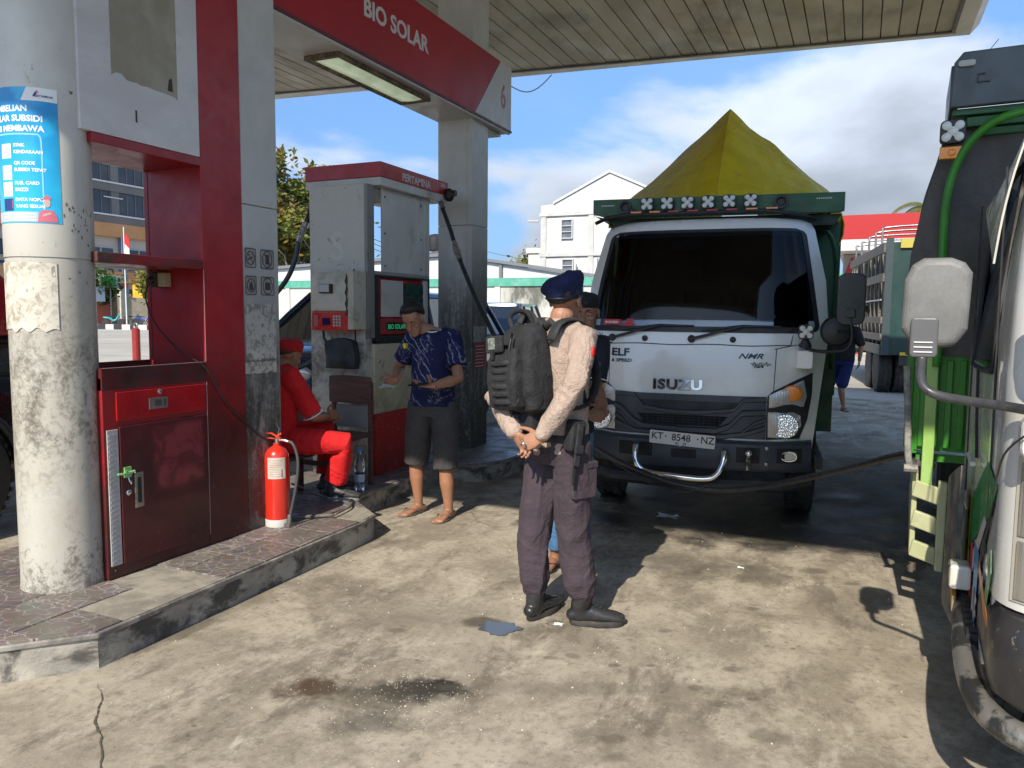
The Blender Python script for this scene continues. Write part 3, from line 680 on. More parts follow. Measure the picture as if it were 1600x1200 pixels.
# ------------------------------------------------------------------ square columns, beam, sign
def pillar_mat(name, z0, z1):
    t = NT(name); z = t.sep()[2]
    st = t.noise(5, 8, .65, .5, t.map((2.2, 2.2, .35))); n1 = t.noise(2.5, 8, .66, .4); n2 = t.noise(14, 7, .72, .6)
    c = t.mix(t.rng(n1, .3, .7), (.47, .47, .44), (.57, .57, .54))
    hgt = t.rng(z, z1, z0)
    m = t.mth('ADD', t.mth('MULTIPLY', st, .6), t.mth('MULTIPLY', n2, .4))
    c = t.mix(t.mth('MULTIPLY', hgt, t.rng(m, .32, .52, .45, .97)), c, (.045, .041, .034))
    c = t.mix(t.rng(t.noise(24, 7, .7, .8, t.map((1, 1, .3))), .66, .69, 0, .8), c, (.09, .08, .07))
    c = t.mix(t.mth('MULTIPLY', t.rng(n2, .55, .62, 0, .35), hgt), c, (.4, .38, .33))
    t.col(c); t.set(rough=t.rng(n2, .3, .7, .3, .55)); t.bump(n2, .12, .003); return t.m
M_pil = pillar_mat('pillar_aluminium', 1.3, 2.6); M_pil2 = pillar_mat('pillar_aluminium_near', .9, 2.1)
wc = thing('square_column', 'pale square column beside the red cabinet with pictogram stickers', 'column', (-3.65, 3.76, 0))
b = MB(); b.box(-3.87, FX-.002, 3.602, 3.912, ZK-.01, 2.182); b.build('lower_cladding', M_pil2, wc, bevel=.006)
b = MB(); b.box(-3.87, FX-.002, 3.602, 3.912, 2.185, 5.02); b.build('upper_cladding', M_pil2, wc, bevel=.006)
fc = thing('square_column', 'sooty square column behind the fuel dispenser, far end of the sign beam', 'column', (-3.76, 7.07, 0))
b = MB(); b.box(-3.955, -3.567, 6.9, 7.25, ZK-.01, 2.417); b.box(-3.64, -3.628, 6.896, 6.9, ZK, 2.417); b.build('lower_cladding', M_pil, fc, bevel=.005)
b = MB(); b.box(-3.955, -3.567, 6.9, 7.25, 2.422, 5.02); b.box(-3.64, -3.628, 6.896, 6.9, 2.422, 3.44); b.build('upper_cladding', M_pil, fc, bevel=.005)
# pictogram stickers on the near square column
M_ink = mat('ink', (.05, .045, .04), .6); M_pic = mat('sticker_grey', (.36, .35, .32), .55, c2=(.25, .24, .22), ns=18, dirt=(.08, .07, .06), ds=14)
def sticker(y0, y1, z0, z1, kind, lab):
    x = FX-.001; st = MB(); st.prism(rrect((y0+y1)/2, (z0+z1)/2, y1-y0, z1-z0, .012, 3), x, x+.0012, 'x')
    o = st.build('pictogram_sticker', M_pic); tag(o, lab, 'sticker')
    k = MB(); cy, cz = (y0+y1)/2, (z0+z1)/2; w = (y1-y0)/2; x1 = x+.002
    ol = rrect(cy, cz, (y1-y0)*.9, (z1-z0)*.9, .01, 3); ol.append(ol[0])
    k.tube([(x1, a, c) for a, c in ol], .0022, 5)
    r = w*.68; k.tube([(x1, cy+r*math.cos(2*PI*i/20), cz+r*1.2*math.sin(2*PI*i/20)) for i in range(21)], .003, 5)
    if kind != 'cam': k.tube([(x1, cy-r*.7, cz+r*.85), (x1, cy+r*.7, cz-r*.85)], .003, 5)
    if kind == 'smoke': k.tube([(x1, cy-r*.6, cz-.01), (x1, cy+r*.5, cz+.006)], .004, 5)
    elif kind == 'phone': k.prism(rrect(cy, cz, w*.5, w*1.0, .004, 2), x1-.001, x1+.001, 'x')
    elif kind == 'fire': k.prism([(cy-.012, cz-.03), (cy+.012, cz-.03), (cy+.016, cz), (cy+.004, cz+.03), (cy-.004, cz+.012), (cy-.016, cz+.004)], x1-.001, x1+.001, 'x')
    else: k.prism(rrect(cy, cz, w*.8, w*.8, .006, 2), x1-.001, x1+.001, 'x')
    k.build('pictogram', M_ink, o)
sticker(3.612, 3.71, 1.80, 1.925, 'smoke', 'no smoking pictogram sticker, upper left of four on the square column')
sticker(3.745, 3.868, 1.80, 1.925, 'phone', 'worn round pictogram sticker, upper right of four on the square column')
sticker(3.612, 3.71, 1.635, 1.757, 'fire', 'barred pictogram sticker, lower left of four on the square column')
sticker(3.745, 3.868, 1.635, 1.757, 'cam', 'scratched pictogram sticker, lower right of four on the square column')
t = NT('notice_paper'); cc = t.mix(t.rng(t.noise(20, 8, .7, .8), .48, .60), (.45, .44, .40), (.22, .21, .18)); t.col(cc); t.set(rough=.6)
for y0, y1, z0, z1, lab in ((3.61, 3.875, 1.24, 1.585, 'worn grey notice sheet on the square column under the pictograms'), (3.60, 3.875, 1.155, 1.225, 'narrow torn paper strip under the notice on the square column')):
    b = MB(); n_ = 12; pl = [(y0+(y1-y0)*i/n_, z0+.012*noise.noise(V((i*1.3, z0*9, 0)))) for i in range(n_+1)]+[(y1-(y1-y0)*i/n_, z1+.008*noise.noise(V((i*1.7, z1*9, 3)))) for i in range(n_+1)]
    b.prism(pl, FX-.001, FX+.0004, 'x'); tag(b.build('notice', t.m), lab, 'notice')
# red tally sticker on far column
b = MB(); b.box(-3.567, -3.5655, 6.94, 7.195, 1.25, 1.41); tag(b.build('notice', t.m), 'grey peeling paper above the red price list on the far column', 'notice')
b = MB(); b.box(-3.567, -3.565, 6.965, 7.20, .98, 1.245); o = tag(b.build('price_list', mat('list_red', (.42, .03, .04), .5, c2=(.3, .05, .05), ns=15)), 'small red list sticker with white lines on the far column', 'sticker')
b = MB()
for k in range(7): b.box(-3.565, -3.5645, 6.985, 7.18, 1.0+k*.034, 1.006+k*.034)
b.build('white_lines', M_white, o)

# sign beam
beam = thing('sign_beam', 'red and white sign beam lettered BIO SOLAR with number 6', 'sign', (-3.7, 5.0, 3.45))
M_beamw = mat('beam_white', (.50, .50, .49), .4, c2=(.57, .57, .55), ns=2, dirt=(.25, .23, .2), ds=3, dr=(.6, .75), da=.4)
b = MB(); b.box(-3.965, -3.51, 1.9, 7.64, 3.452, 4.12); b.build('beam_casing', M_beamw, beam, bevel=.004)
M_fred = mat('fascia_red', (.34, .006, .012), .45, c2=(.40, .008, .016), ns=1.2, rv=.08, dirt=(.25, .02, .03), ds=2, da=.4)
b = MB(); b.prism([(1.9, 3.485), (6.81, 3.485), (7.385, 4.13), (1.9, 4.13)], -3.51, -3.498, 'x'); b.build('red_face', M_fred, beam)
b = MB(); b.prism([(6.822, 3.485), (7.66, 3.485), (7.66, 4.13), (7.397, 4.13)], -3.51, -3.498, 'x'); b.box(-3.96, -3.512, 7.645, 7.66, 3.47, 4.12); b.build('white_face', mat('fascia_white', (.55, .54, .52), .4), beam)
b = MB(); b.box(-3.52, -3.490, 1.9, 7.665, 3.462, 3.484); b.build('lower_trim', mat('beam_trim', (.12, .02, .025), .5), beam)
b = MB(); b.box(-3.53, -3.503, 1.9, 7.65, 3.446, 3.462); b.build('lip', M_beamw, beam)
b = MB(); text(b, 'BIO SOLAR', .185, plane_fn((-3.4975, 4.98, 3.765), (0, 1, 0), (0, 0, 1)), bold=.005, sx=1.03, thick=.003); b.build('lettering', mat('sign_letter', (.62, .6, .58), .5), beam)
b = MB(); text(b, '6', .34, plane_fn((-3.4975, 7.39, 3.68), (0, 1, 0), (0, 0, 1)), bold=.006, sx=.8, thick=.001); b.build('number', mat('number_red', (.42, .16, .17), .5), beam)
b = MB(); b.box(-3.95, -3.60, 7.27, 7.62, 3.425, 3.447); b.tube([(-3.7, 7.3, 3.42), (-3.7, 7.5, 3.415)], .012, 8); b.build('end_bracket', M_beamw, beam)
lamp = thing('soffit_lamp', 'pale green fluorescent lamp in a rusty frame under the sign beam', 'lamp', (-3.74, 5.45, 3.45))
b = MB()
for x0, x1, y0, y1 in ((-3.90, -3.865, 4.78, 6.12), (-3.62, -3.585, 4.78, 6.12), (-3.865, -3.62, 4.78, 4.83), (-3.865, -3.62, 6.07, 6.12)): b.box(x0, x1, y0, y1, 3.418, 3.451)
b.build('lamp_frame', mat('rusty_frame', (.07, .05, .035), .8, c2=(.22, .17, .11), ns=14, dirt=(.02, .015, .012), ds=22, bump=.8, bs=50, bd=.006), lamp, bevel=.004)
t = NT('lamp_cover'); yv = t.sep()[0]; c = t.mix(t.rng(t.noise(5, 6), .35, .7), (.55, .66, .45), (.38, .47, .30)); t.col(c); t.set(rough=.35)
t.l(c, t.b.inputs['Emission Color']); t.b.inputs['Emission Strength'].default_value = .35
b = MB(); b.sheet(lambda u, v: (-3.865+.245*u, 4.83+1.24*v, 3.438-.012*math.sin(PI*u)), 8, 2, (0, 0, .004)); b.build('lamp_cover', t.m, lamp, smooth=True)

# ------------------------------------------------------------------ canopy
can = thing('canopy', 'large flat station canopy with long pale soffit planks', 'canopy', (-3, 5, 5))
SZ = 5.0
def yfar(x): return 10.36+(x+4.7)*.118
M_pl = [mat('plank_%d' % i, c, .55, c2=tuple(x*1.12 for x in c), ns=1.5, dirt=(.16, .135, .09), ds=1.1, dr=(.44, .66), da=.75, stretch=(1, .6, 1)) for i, c in enumerate(((.37, .325, .235), (.34, .30, .215), (.40, .355, .26)))]
x = .86; i = 0; PW = .2
while x > -10.4:
    rr = random.Random(i); b = MB(); x0 = x-PW+.012
    ya, yb = yfar(x0)-.02, yfar(x-.003)-.02; dz = rr.uniform(-.002, .002)
    b.add([(x0, -.7, SZ+dz), (x-.003, -.7, SZ+dz), (x-.003, yb, SZ+dz), (x0, ya, SZ+dz), (x0, -.7, SZ+.03), (x-.003, -.7, SZ+.03), (x-.003, yb, SZ+.03), (x0, ya, SZ+.03)], [(0, 1, 2, 3), (4, 5, 6, 7), (0, 1, 5, 4), (1, 2, 6, 5), (2, 3, 7, 6), (3, 0, 4, 7)])
    b.build('plank', M_pl[rr.randrange(3)], can); x -= PW; i += 1
M_cw = mat('canopy_trim', (.50, .47, .41), .5, c2=(.58, .55, .5), ns=1.5, dirt=(.3, .27, .22), ds=2, da=.5)
b = MB()
b.add([(-10.5, yfar(-10.5), SZ-.012), (.9, yfar(.9), SZ-.012), (1.06, yfar(1.06)+.16, SZ-.0), (-10.5, yfar(-10.5)+.30, SZ-.0), (-10.5, yfar(-10.5), SZ+.04), (.9, yfar(.9), SZ+.04), (1.06, yfar(1.06)+.16, SZ+.05), (-10.5, yfar(-10.5)+.30, SZ+.05)], [(0, 1, 2, 3), (4, 5, 6, 7), (0, 1, 5, 4), (1, 2, 6, 5), (2, 3, 7, 6), (3, 0, 4, 7)])
b.add([(.88, -.8, SZ-.012), (1.06, -.8, SZ), (1.06, yfar(1.06)+.158, SZ-.002), (.88, yfar(.88)-.002, SZ-.014), (.88, -.8, SZ+.04), (1.06, -.8, SZ+.05), (1.06, yfar(1.06)+.158, SZ+.05), (.88, yfar(.88)-.002, SZ+.04)], [(0, 1, 2, 3), (4, 5, 6, 7), (0, 1, 5, 4), (1, 2, 6, 5), (2, 3, 7, 6), (3, 0, 4, 7)])
b.build('edge_frame', M_cw, can)
b = MB(); b.add([(-10.5, yfar(-10.5)-.05, SZ-.018), (.87, yfar(.87)-.05, SZ-.018), (.90, yfar(.9), SZ-.018), (-10.5, yfar(-10.5), SZ-.018), (-10.5, yfar(-10.5)-.05, SZ-.004), (.87, yfar(.87)-.05, SZ-.004), (.90, yfar(.9), SZ-.004), (-10.5, yfar(-10.5), SZ-.004)], [(0, 1, 2, 3), (4, 5, 6, 7), (0, 1, 5, 4), (1, 2, 6, 5), (2, 3, 7, 6), (3, 0, 4, 7)])
b.box(.845, .885, -.7, yfar(.87)-.05, SZ-.02, SZ-.004)
b.build('dark_trim', mat('dark_trim', (.10, .09, .08), .6), can)
b = MB(); y1 = yfar(1.06)+.16
b.add([(1.06, -.82, SZ), (1.06, y1, SZ), (1.16, y1+.02, SZ+.12), (1.16, -.82, SZ+.12), (1.16, y1+.02, SZ+.75), (1.16, -.82, SZ+.75)], [(0, 1, 2, 3), (3, 2, 4, 5)])
b.add([(-10.5, yfar(-10.5)+.3, SZ+.05), (1.06, y1, SZ+.05), (1.16, y1+.02, SZ+.12), (1.16, y1+.02, SZ+.75), (-10.5, yfar(-10.5)+.32, SZ+.75)], [(0, 1, 2, 3, 4)])
b.box(-10.5, 1.16, -.84, -.80, SZ-.03, SZ+.75); b.box(-10.5, 1.14, -.80, -.70, SZ-.02, SZ+.03); b.box(-10.54, -10.5, -.84, 9.6, SZ-.02, SZ+.75)
b.build('fascia', M_cw, can)
b = MB(); b.add([(-10.5, -.8, SZ+.74), (1.15, -.8, SZ+.74), (1.15, y1, SZ+.74), (-10.5, yfar(-10.5)+.3, SZ+.74)], [(0, 1, 2, 3)]); b.add([(-10.5, -.8, SZ+.045), (1.05, -.8, SZ+.045), (1.05, y1-.15, SZ+.045), (-10.5, yfar(-10.5), SZ+.045)], [(0, 1, 2, 3)]); b.build('roof_deck', M_cw, can)
# ------------------------------------------------------------------ fuel dispenser
dsp = thing('fuel_dispenser', 'tall red and white fuel dispenser lettered PERTAMINA with two hanging hoses', 'fuel pump', (-3.95, 5.8, ZK))
M_dw = mat('dispenser_white', (.50, .49, .45), .35, c2=(.58, .57, .53), ns=3, dirt=(.17, .14, .10), ds=3.2, dr=(.5, .72), da=.75, stretch=(1, 1, .5))
def lowdirt(name, c, z1=1.3, dirt=(.12, .10, .07), amt=.85):
    t = NT(name); z = t.sep()[2]; n1 = t.noise(4, 8, .68, .6); n2 = t.noise(16, 7, .7, .7)
    cc = t.mix(t.rng(n1, .3, .7), c, tuple(x*1.12 for x in c))
    cc = t.mix(t.mth('MULTIPLY', t.rng(z, z1, z1-.9, .12, 1), t.rng(t.mth('ADD', t.mth('MULTIPLY', n1, .6), t.mth('MULTIPLY', n2, .4)), .40, .60, 0, amt)), cc, dirt)
    cc = t.mix(t.rng(t.noise(9, 8, .7, 1.4), .60, .62, 0, .75), cc, (.28, .22, .14))
    cc = t.mix(t.rng(n2, .70, .73, 0, .9), cc, (.06, .05, .04))
    t.col(cc); t.set(rough=.45); t.bump(n2, .15, .002); return t.m
M_dp = lowdirt('dispenser_panel', (.50, .49, .44), 1.9)
M_dred = mat('dispenser_red', (.42, .012, .015), .3, c2=(.34, .012, .014), ns=4, dirt=(.12, .03, .025), ds=6, da=.6)
b = MB(); b.box(-4.24, -3.69, 5.24, 5.345, ZK, 2.575); b.build('near_post', M_dp, dsp, bevel=.006)
b = MB(); b.box(-3.689, -3.662, 5.245, 5.34, 1.33, 2.573); b.build('post_edge', mat('post_grey', (.22, .22, .2), .4, dirt=(.05, .05, .04), ds=6), dsp)
b = MB(); b.box(-3.684, -3.665, 5.465, 6.13, 1.87, 2.573); b.build('upper_panel', M_dw, dsp, bevel=.004)
b = MB(); b.box(-4.24, -3.70, 6.13, 6.235, ZK, 1.84); b.box(-3.76, -3.70, 6.135, 6.232, 1.84, 2.573); b.box(-3.70, -3.662, 6.135, 6.23, 1.3, 2.573); b.build('far_post', M_dw, dsp, bevel=.004)
b = MB()
for y, z in ((5.5, 2.5), (6.08, 2.5), (5.5, 2.2), (6.08, 2.2), (5.5, 1.93), (6.08, 1.93)): b.lathe([(.009, 0), (.009, .004), (.003, .006)], (-3.665, y, z), 8, axis='x')
b.build('screws', mat('screw', (.05, .04, .035), .6), dsp, kind='stuff')
b = MB(); b.box(-4.36, -3.602, 5.35, 6.46, 2.572, 2.640); b.build('header_white_band', M_dw, dsp, bevel=.004)
b = MB(); b.box(-4.365, -3.598, 5.345, 6.465, 2.641, 2.762); b.build('header_red_band', M_dred, dsp, bevel=.004)
b = MB(); text(b, 'PERTAMINA', .088, plane_fn((-3.5965, 5.665, 2.66), (0, 1, 0), (0, 0, 1)), bold=.0022, sx=1.0); b.build('lettering', mat('letter_white', (.66, .6, .58), .5), dsp)
b = MB(); b.prism([(6.32, 2.705), (6.40, 2.705), (6.40, 2.74), (6.32, 2.74)], -3.5975, -3.5955, 'x'); b.build('header_label', mat('label_grey', (.4, .36, .33), .6), dsp)
b = MB(); b.box(-4.22, -3.7, 5.36, 6.1, 2.55, 2.571); b.build('header_soffit', mat('soffit_grey', (.3, .3, .3), .5), dsp)
# mid recess: frame, display, LED band
b = MB()
for y0, y1, z0, z1 in ((5.345, 5.39, 1.30, 1.85), (6.195, 6.215, 1.30, 1.85), (5.39, 6.195, 1.836, 1.85), (5.39, 6.195, 1.285, 1.34)): b.box(-3.80, -3.652, y0, y1, z0, z1)
b.build('black_gasket', mat('gasket', (.012, .012, .013), .45), dsp, bevel=.004)
b = MB(); b.box(-4.2, -3.69, 5.36, 6.19, 1.83, 1.868); b.box(-3.70, -3.655, 5.345, 6.215, 1.852, 1.882); b.build('shelf_rail', mat('rail_grey', (.28, .27, .25), .5, dirt=(.08, .07, .06), ds=5), dsp, bevel=.003)
b = MB(); b.box(-3.9, -3.685, 5.392, 6.193, 1.342, 1.834); b.build('door_panel', M_dred, dsp, bevel=.003)
b = MB(); b.box(-3.685, -3.677, 5.46, 5.80, 1.505, 1.815); b.build('white_plate', mat('plate_white', (.48, .46, .43), .4, c2=(.55, .53, .5), ns=3, dirt=(.3, .27, .22), ds=6, da=.5), dsp, bevel=.002)
b = MB(); b.box(-3.685, -3.679, 5.81, 6.185, 1.50, 1.80); b.build('display_bezel', mat('bezel', (.03, .035, .035), .3), dsp)
M_scr = mat('display_glass', (.012, .04, .035), .1, c2=(.02, .07, .06), ns=8)
for z0, z1 in ((1.70, 1.785), (1.61, 1.675), (1.52, 1.585)):
    b = MB(); b.box(-3.679, -3.674, 5.85, 6.16, z0, z1); b.build('display', M_scr, dsp, bevel=.001)
b = MB(); b.box(-3.688, -3.668, 5.43, 6.15, 1.355, 1.485); b.build('led_band', mat('led_red', (.24, .03, .035), .35), dsp, bevel=.004)
b = MB(); b.box(-3.668, -3.665, 5.53, 5.86, 1.39, 1.455); ld = b.build('led_display', mat('led_bg', (.03, .008, .008), .25), dsp)
t = NT('led_green'); t.col((.02, .3, .14)); t.b.inputs['Emission Color'].default_value = (.02, .6, .25, 1); t.b.inputs['Emission Strength'].default_value = .25
b = MB(); text(b, 'BIO SOLAR', .055, plane_fn((-3.6645, 5.54, 1.402), (0, 1, 0), (0, 0, 1)), bold=.0015, sx=1.0); b.build('lettering', t.m, ld)
b = MB(); b.box(-3.74, -3.63, 6.17, 6.29, 1.2, 1.34); b.build('nozzle_holder', mat('holder', (.3, .02, .025), .4), dsp, bevel=.01)
# lower hydraulics cabinet
b = MB(); b.box(-4.2, -3.66, 5.33, 6.22, .69, 1.28); b.build('lower_cabinet', lowdirt('lower_cream', (.50, .46, .34), 1.1, (.14, .12, .08), .8), dsp, bevel=.012, seg=3)
b = MB(); b.box(-4.2, -3.661, 5.331, 6.219, ZK, .689); b.build('lower_red_panel', lowdirt('lower_red', (.40, .012, .014), .7, (.05, .012, .01), .8), dsp, bevel=.008)
b = MB(); b.lathe([(.017, 0), (.015, .004), (.006, .005)], (-3.66, 5.40, 1.135), 14, axis='x'); b.build('panel_lock', M_zinc, dsp)
b = MB(); b.box(-3.86, -3.855, 5.62, 5.68, ZK, .6); b.build('inner_strut', M_black, dsp)
# big faded S on the near face
b = MB(); text(b, 'S', .33, plane_fn((-4.03, 5.2385, 1.97), (1, 0, 0), (0, 0, 1)), bold=.004); b.build('faded_letter', mat('faded', (.55, .545, .52), .4), dsp)
# payment module on the near post
mod = MB(); prof = [(5.245, 1.862), (5.13, 1.862), (5.10, 1.845), (5.075, 1.80), (5.07, 1.62), (5.075, 1.545), (5.245, 1.545)]
mod.prism([(y, z) for y, z in prof], -4.10, -3.735, 'x'); mo = mod.build('payment_module', mat('module_cream', (.52, .48, .38), .4, c2=(.58, .54, .45), ns=4, dirt=(.2, .16, .11), ds=7, da=.6), dsp, bevel=.012, seg=3)
b = MB(); b.box(-3.733, -3.675, 5.06, 5.245, 1.40, 1.87); b.build('side_flap', mat('flap_cream', (.5, .46, .36), .5, dirt=(.15, .12, .08), ds=9), mo, bevel=.01)
b = MB(); pt = [(-3.735+.004*math.sin(k*2.1), 5.055, 1.845-.03*k) for k in range(12)]; b.tube(pt, [.004+.004*(k % 3) for k in range(12)], 6); b.build('torn_edge', mat('torn', (.06, .045, .03), .8), mo)
b = MB(); b.box(-4.09, -3.72, 5.06, 5.24, 1.39, 1.545); kp = b.build('keypad_panel', mat('keypad_red', (.50, .03, .02), .35, dirt=(.2, .03, .02), ds=9), mo, bevel=.012, seg=3)
# (sub-parts stay at third level: they belong to the dispenser directly)
kp.parent = dsp
b = MB(); b.box(-3.975, -3.90, 5.054, 5.062, 1.435, 1.492); b.build('blue_screen', mat('screen_blue', (.006, .008, .06), .15), dsp)
b = MB(); b.box(-4.06, -4.02, 5.055, 5.061, 1.425, 1.515); b.build('card_slot', mat('slot_pink', (.35, .12, .12), .5), dsp)
for r in range(4):
    for c in range(3):
        b = MB(); b.box(-3.868+c*.028, -3.850+c*.028, 5.052, 5.061, 1.425+r*.024, 1.441+r*.024); b.build('key', mat('key_grey', (.45, .45, .42), .4), dsp, bevel=.001, seg=1)
b = MB(); b.box(-4.0, -3.88, 5.045, 5.075, 1.69, 1.765); b.build('printer_slot', mat('slot_black', (.02, .02, .02), .5), mo, bevel=.004)
b = MB(); b.box(-3.99, -3.895, 5.036, 5.050, 1.70, 1.762); b.build('slot_cover', mat('slot_cover', (.45, .45, .43), .4), mo, bevel=.003)
# hanging bag
bag = thing('shoulder_bag', 'small black shoulder bag hanging below the dispenser keypad', 'bag', (-3.88, 5.15, 1.2))
b = MB(); b.sheet(lambda u, v: (-4.0+.27*u+.012*(1-v)*(u-.5)+.01*math.sin(5*v), 5.13-.05*math.sin(PI*u)*math.sin(PI*min(1, v*1.2+.1))-.008*math.sin(9*u+3*v), 1.08+.22*v+(.03*math.sin(PI*u)*1 if v > .9 else 0)), 10, 8, (0, .07, 0)); b.build('bag_body', mat('bag_cloth', (.018, .019, .024), .7, c2=(.03, .03, .036), ns=9, bump=.4, bs=200), bag, smooth=True)
b = MB(); b.tube(resample([(-3.735, 5.17, 1.27), (-3.70, 5.12, 1.42), (-3.69, 5.07, 1.6), (-3.70, 5.1, 1.83), (-3.76, 5.2, 1.885)], 4), .011, 6, ell=.35, side=(0, 1, 0)); b.tube([(-3.995, 5.15, 1.27), (-4.02, 5.13, 1.33), (-4.04, 5.15, 1.40)], .011, 6, ell=.35); b.build('strap', mat('strap_black', (.02, .02, .022), .6), bag, smooth=True)
# hoses of the dispenser
M_hose = mat('hose_rubber', (.018, .018, .02), .35, c2=(.03, .03, .032), ns=12, rv=.1); M_steel = mat('hose_steel', (.45, .44, .42), .3, .8, c2=(.25, .24, .22), ns=20)
h1 = thing('fuel_hose', 'black fuel hose hanging from the left end of the dispenser header', 'hose', (-4.27, 5.36, 2.56))
b = MB(); P1 = [(-4.27, 5.36, 2.58), (-4.28, 5.33, 2.44), (-4.31, 5.27, 2.25)]; b.tube(resample(P1, 3), .024, 10); b.build('hose_cuff', M_hose, h1, smooth='all')
b = MB(); b.tube([(-4.315, 5.26, 2.24), (-4.34, 5.235, 2.16), (-4.345, 5.23, 2.12)], [.028, .026, .02], 10); b.tube([(-4.305, 5.275, 2.29), (-4.312, 5.262, 2.245)], .030, 10); b.build('swivel', M_steel, h1, smooth=30)
b = MB(); b.tube(resample([(-4.345, 5.23, 2.13), (-4.37, 5.21, 1.98), (-4.44, 5.17, 1.80), (-4.60, 5.1, 1.60), (-4.85, 5.05, 1.40), (-5.0, 5.2, 1.15), (-4.8, 5.6, 1.0), (-4.4, 5.75, 1.2)], 6), .021, 10); b.build('hose', M_hose, h1, smooth='all')
h2 = thing('fuel_hose', 'long black fuel hose from the dispenser past the policeman into the right-hand truck', 'hose', (-3.6, 6.4, 2.56))
b = MB(); b.lathe([(.045, 0), (.05, .03), (.03, .06), (.03, .09)], (-3.598, 6.45, 2.66), 14, axis='x'); b.ell((-3.56, 6.42, 2.64), (.05, .05, .06)); b.build('swivel_head', mat('swivel_black', (.02, .018, .018), .5), h2, smooth=30)
b = MB(); b.tube([(-3.63, 6.40, 2.58), at(686, 312, Y=6.35), at(692, 326, Y=6.32)], [.03, .022, .026], 10); b.build('swivel', M_steel, h2, smooth=30); b = MB(); b.tube([at(709, 378, Y=6.2), at(714, 393, Y=6.16), at(719, 406, Y=6.12)], [.026, .033, .026], 10); b.build('swivel', M_steel, h2, smooth=30)
HP = [at(690, 322, Y=6.33), at(704, 360, Y=6.24), at(715, 396, Y=6.15), at(735, 446, Y=6.0), at(759, 497, Y=5.84), at(786, 548, Y=5.68), at(838, 618, Y=5.45), at(895, 675, Y=5.3), at(950, 712, Y=5.24), at(1000, 736, Y=5.22), at(1060, 757, Y=5.2), at(1130, 766, Y=5.2), at(1200, 759, Y=5.15), at(1300, 738, Y=4.95), at(1390, 715, Y=4.6), at(1428, 708, Y=4.4)]
b = MB(); b.tube(resample(HP, 6), .021, 10); b.build('hose', M_hose, h2, smooth='all')
b = MB(); b.tube([(.25, 4.41, .79), (.31, 4.33, .815), (.37, 4.29, .80)], [.024, .03, .016], 10); b.tube([(.29, 4.36, .81), (.30, 4.30, .72), (.33, 4.29, .70)], .012, 6); b.build('nozzle', M_steel, h2, smooth=30)
b = MB(); b.tube(resample([at(900, 680, Y=5.28), at(960, 722, Y=5.22), at(1010, 752, Y=5.18), at(1060, 768, Y=5.15), at(1090, 764, Y=5.16), at(1105, 757, Y=5.18)], 5), .005, 6); b.build('breakaway_cable', M_hose, h2, smooth='all')

# ------------------------------------------------------------------ fire extinguisher
ex = thing('fire_extinguisher', 'red fire extinguisher with paper label standing on the island by the square column', 'fire extinguisher', (-3.36, 3.80, ZK))
EX = V((-3.36, 3.80, 0))
M_exr = mat('extinguisher_red', (.62, .030, .015), .22, c2=(.55, .025, .015), ns=3, coat=.5)
b = MB(); b.lathe([(.066, .20), (.076, .205), (.078, .23), (.078, .60), (.074, .635), (.058, .665), (.032, .682), (.022, .69), (.022, .705)], EX, 36); b.build('cylinder', M_exr, ex, smooth=50)
b = MB(); b.lathe([(.074, ZK), (.079, ZK+.002), (.079, .215), (.076, .222), (.07, .222)], EX, 36); b.build('foot_ring', mat('foot_white', (.55, .53, .5), .5), ex, smooth=30)
b = MB(); b.grid(lambda u, v: EX+V((.0792*math.cos(rad(-95+85*u)), .0792*math.sin(rad(-95+85*u)), .485+.135*v)), 14, 3); b.build('label', mat('ex_label', (.50, .44, .38), .5, c2=(.62, .58, .52), ns=16), ex, fix=False)
b = MB()
for k in range(8): b.grid(lambda u, v: EX+V((.0797*math.cos(rad(-88+(68-(k*7) % 15)*u)), .0797*math.sin(rad(-88+(68-(k*7) % 15)*u)), .50+.0145*k+.0022*v)), 10, 1)
b.grid(lambda u, v: EX+V((.0797*math.cos(rad(-30+6*u)), .0797*math.sin(rad(-30+6*u)), .495+.05*v)), 2, 1)
b.build('label_print', mat('label_print', (.35, .1, .08), .5), ex, fix=False)
b = MB(); b.lathe([(.016, .70), (.019, .705), (.019, .735), (.012, .745)], EX, 14); b.tube([EX+V((.0, 0, .725)), EX+V((.055, .015, .722)), EX+V((.075, .02, .715))], .010, 8); b.build('valve', M_chrome, ex, smooth=30)
b = MB(); b.tube([EX+V((.03, .0, .735)), EX+V((-.03, -.01, .765)), EX+V((-.085, -.03, .765))], [(.012, .004)]*3, 8, side=(0, 1, 0)); b.tube([EX+V((.02, 0, .728)), EX+V((-.04, -.02, .735)), EX+V((-.09, -.035, .722))], [(.012, .004)]*3, 8, side=(0, 1, 0)); b.tube([EX+V((-.01, 0, .74)), EX+V((.03, .01, .765))], .007, 6); b.build('lever', mat('lever_red', (.7, .06, .02), .35), ex, smooth=40)
b = MB(); b.tube(resample([EX+V((.07, .02, .715)), EX+V((.105, .03, .70)), EX+V((.135, .035, .62)), EX+V((.14, .03, .52)), EX+V((.125, .02, .40)), EX+V((.105, .005, .28)), EX+V((.095, -.005, .21))], 5), .010, 9); b.build('hose', mat('ex_hose', (.06, .06, .065), .5), ex, smooth='all')
b = MB(); b.tube([EX+V((.096, -.005, .25)), EX+V((.094, -.006, .18))], [.013, .016], 10); b.box(EX.x+.07, EX.x+.115, EX.y-.03, EX.y+.02, ZK+.001, .196); b.build('nozzle', M_steel, ex, bevel=.003)
b = MB(); b.tube([EX+V((.0, .0, .735)), EX+V((.005, .02, .79)), EX+V((-.01, .01, .83))], .0012, 4); b.build('pin_wire', M_zinc, ex)

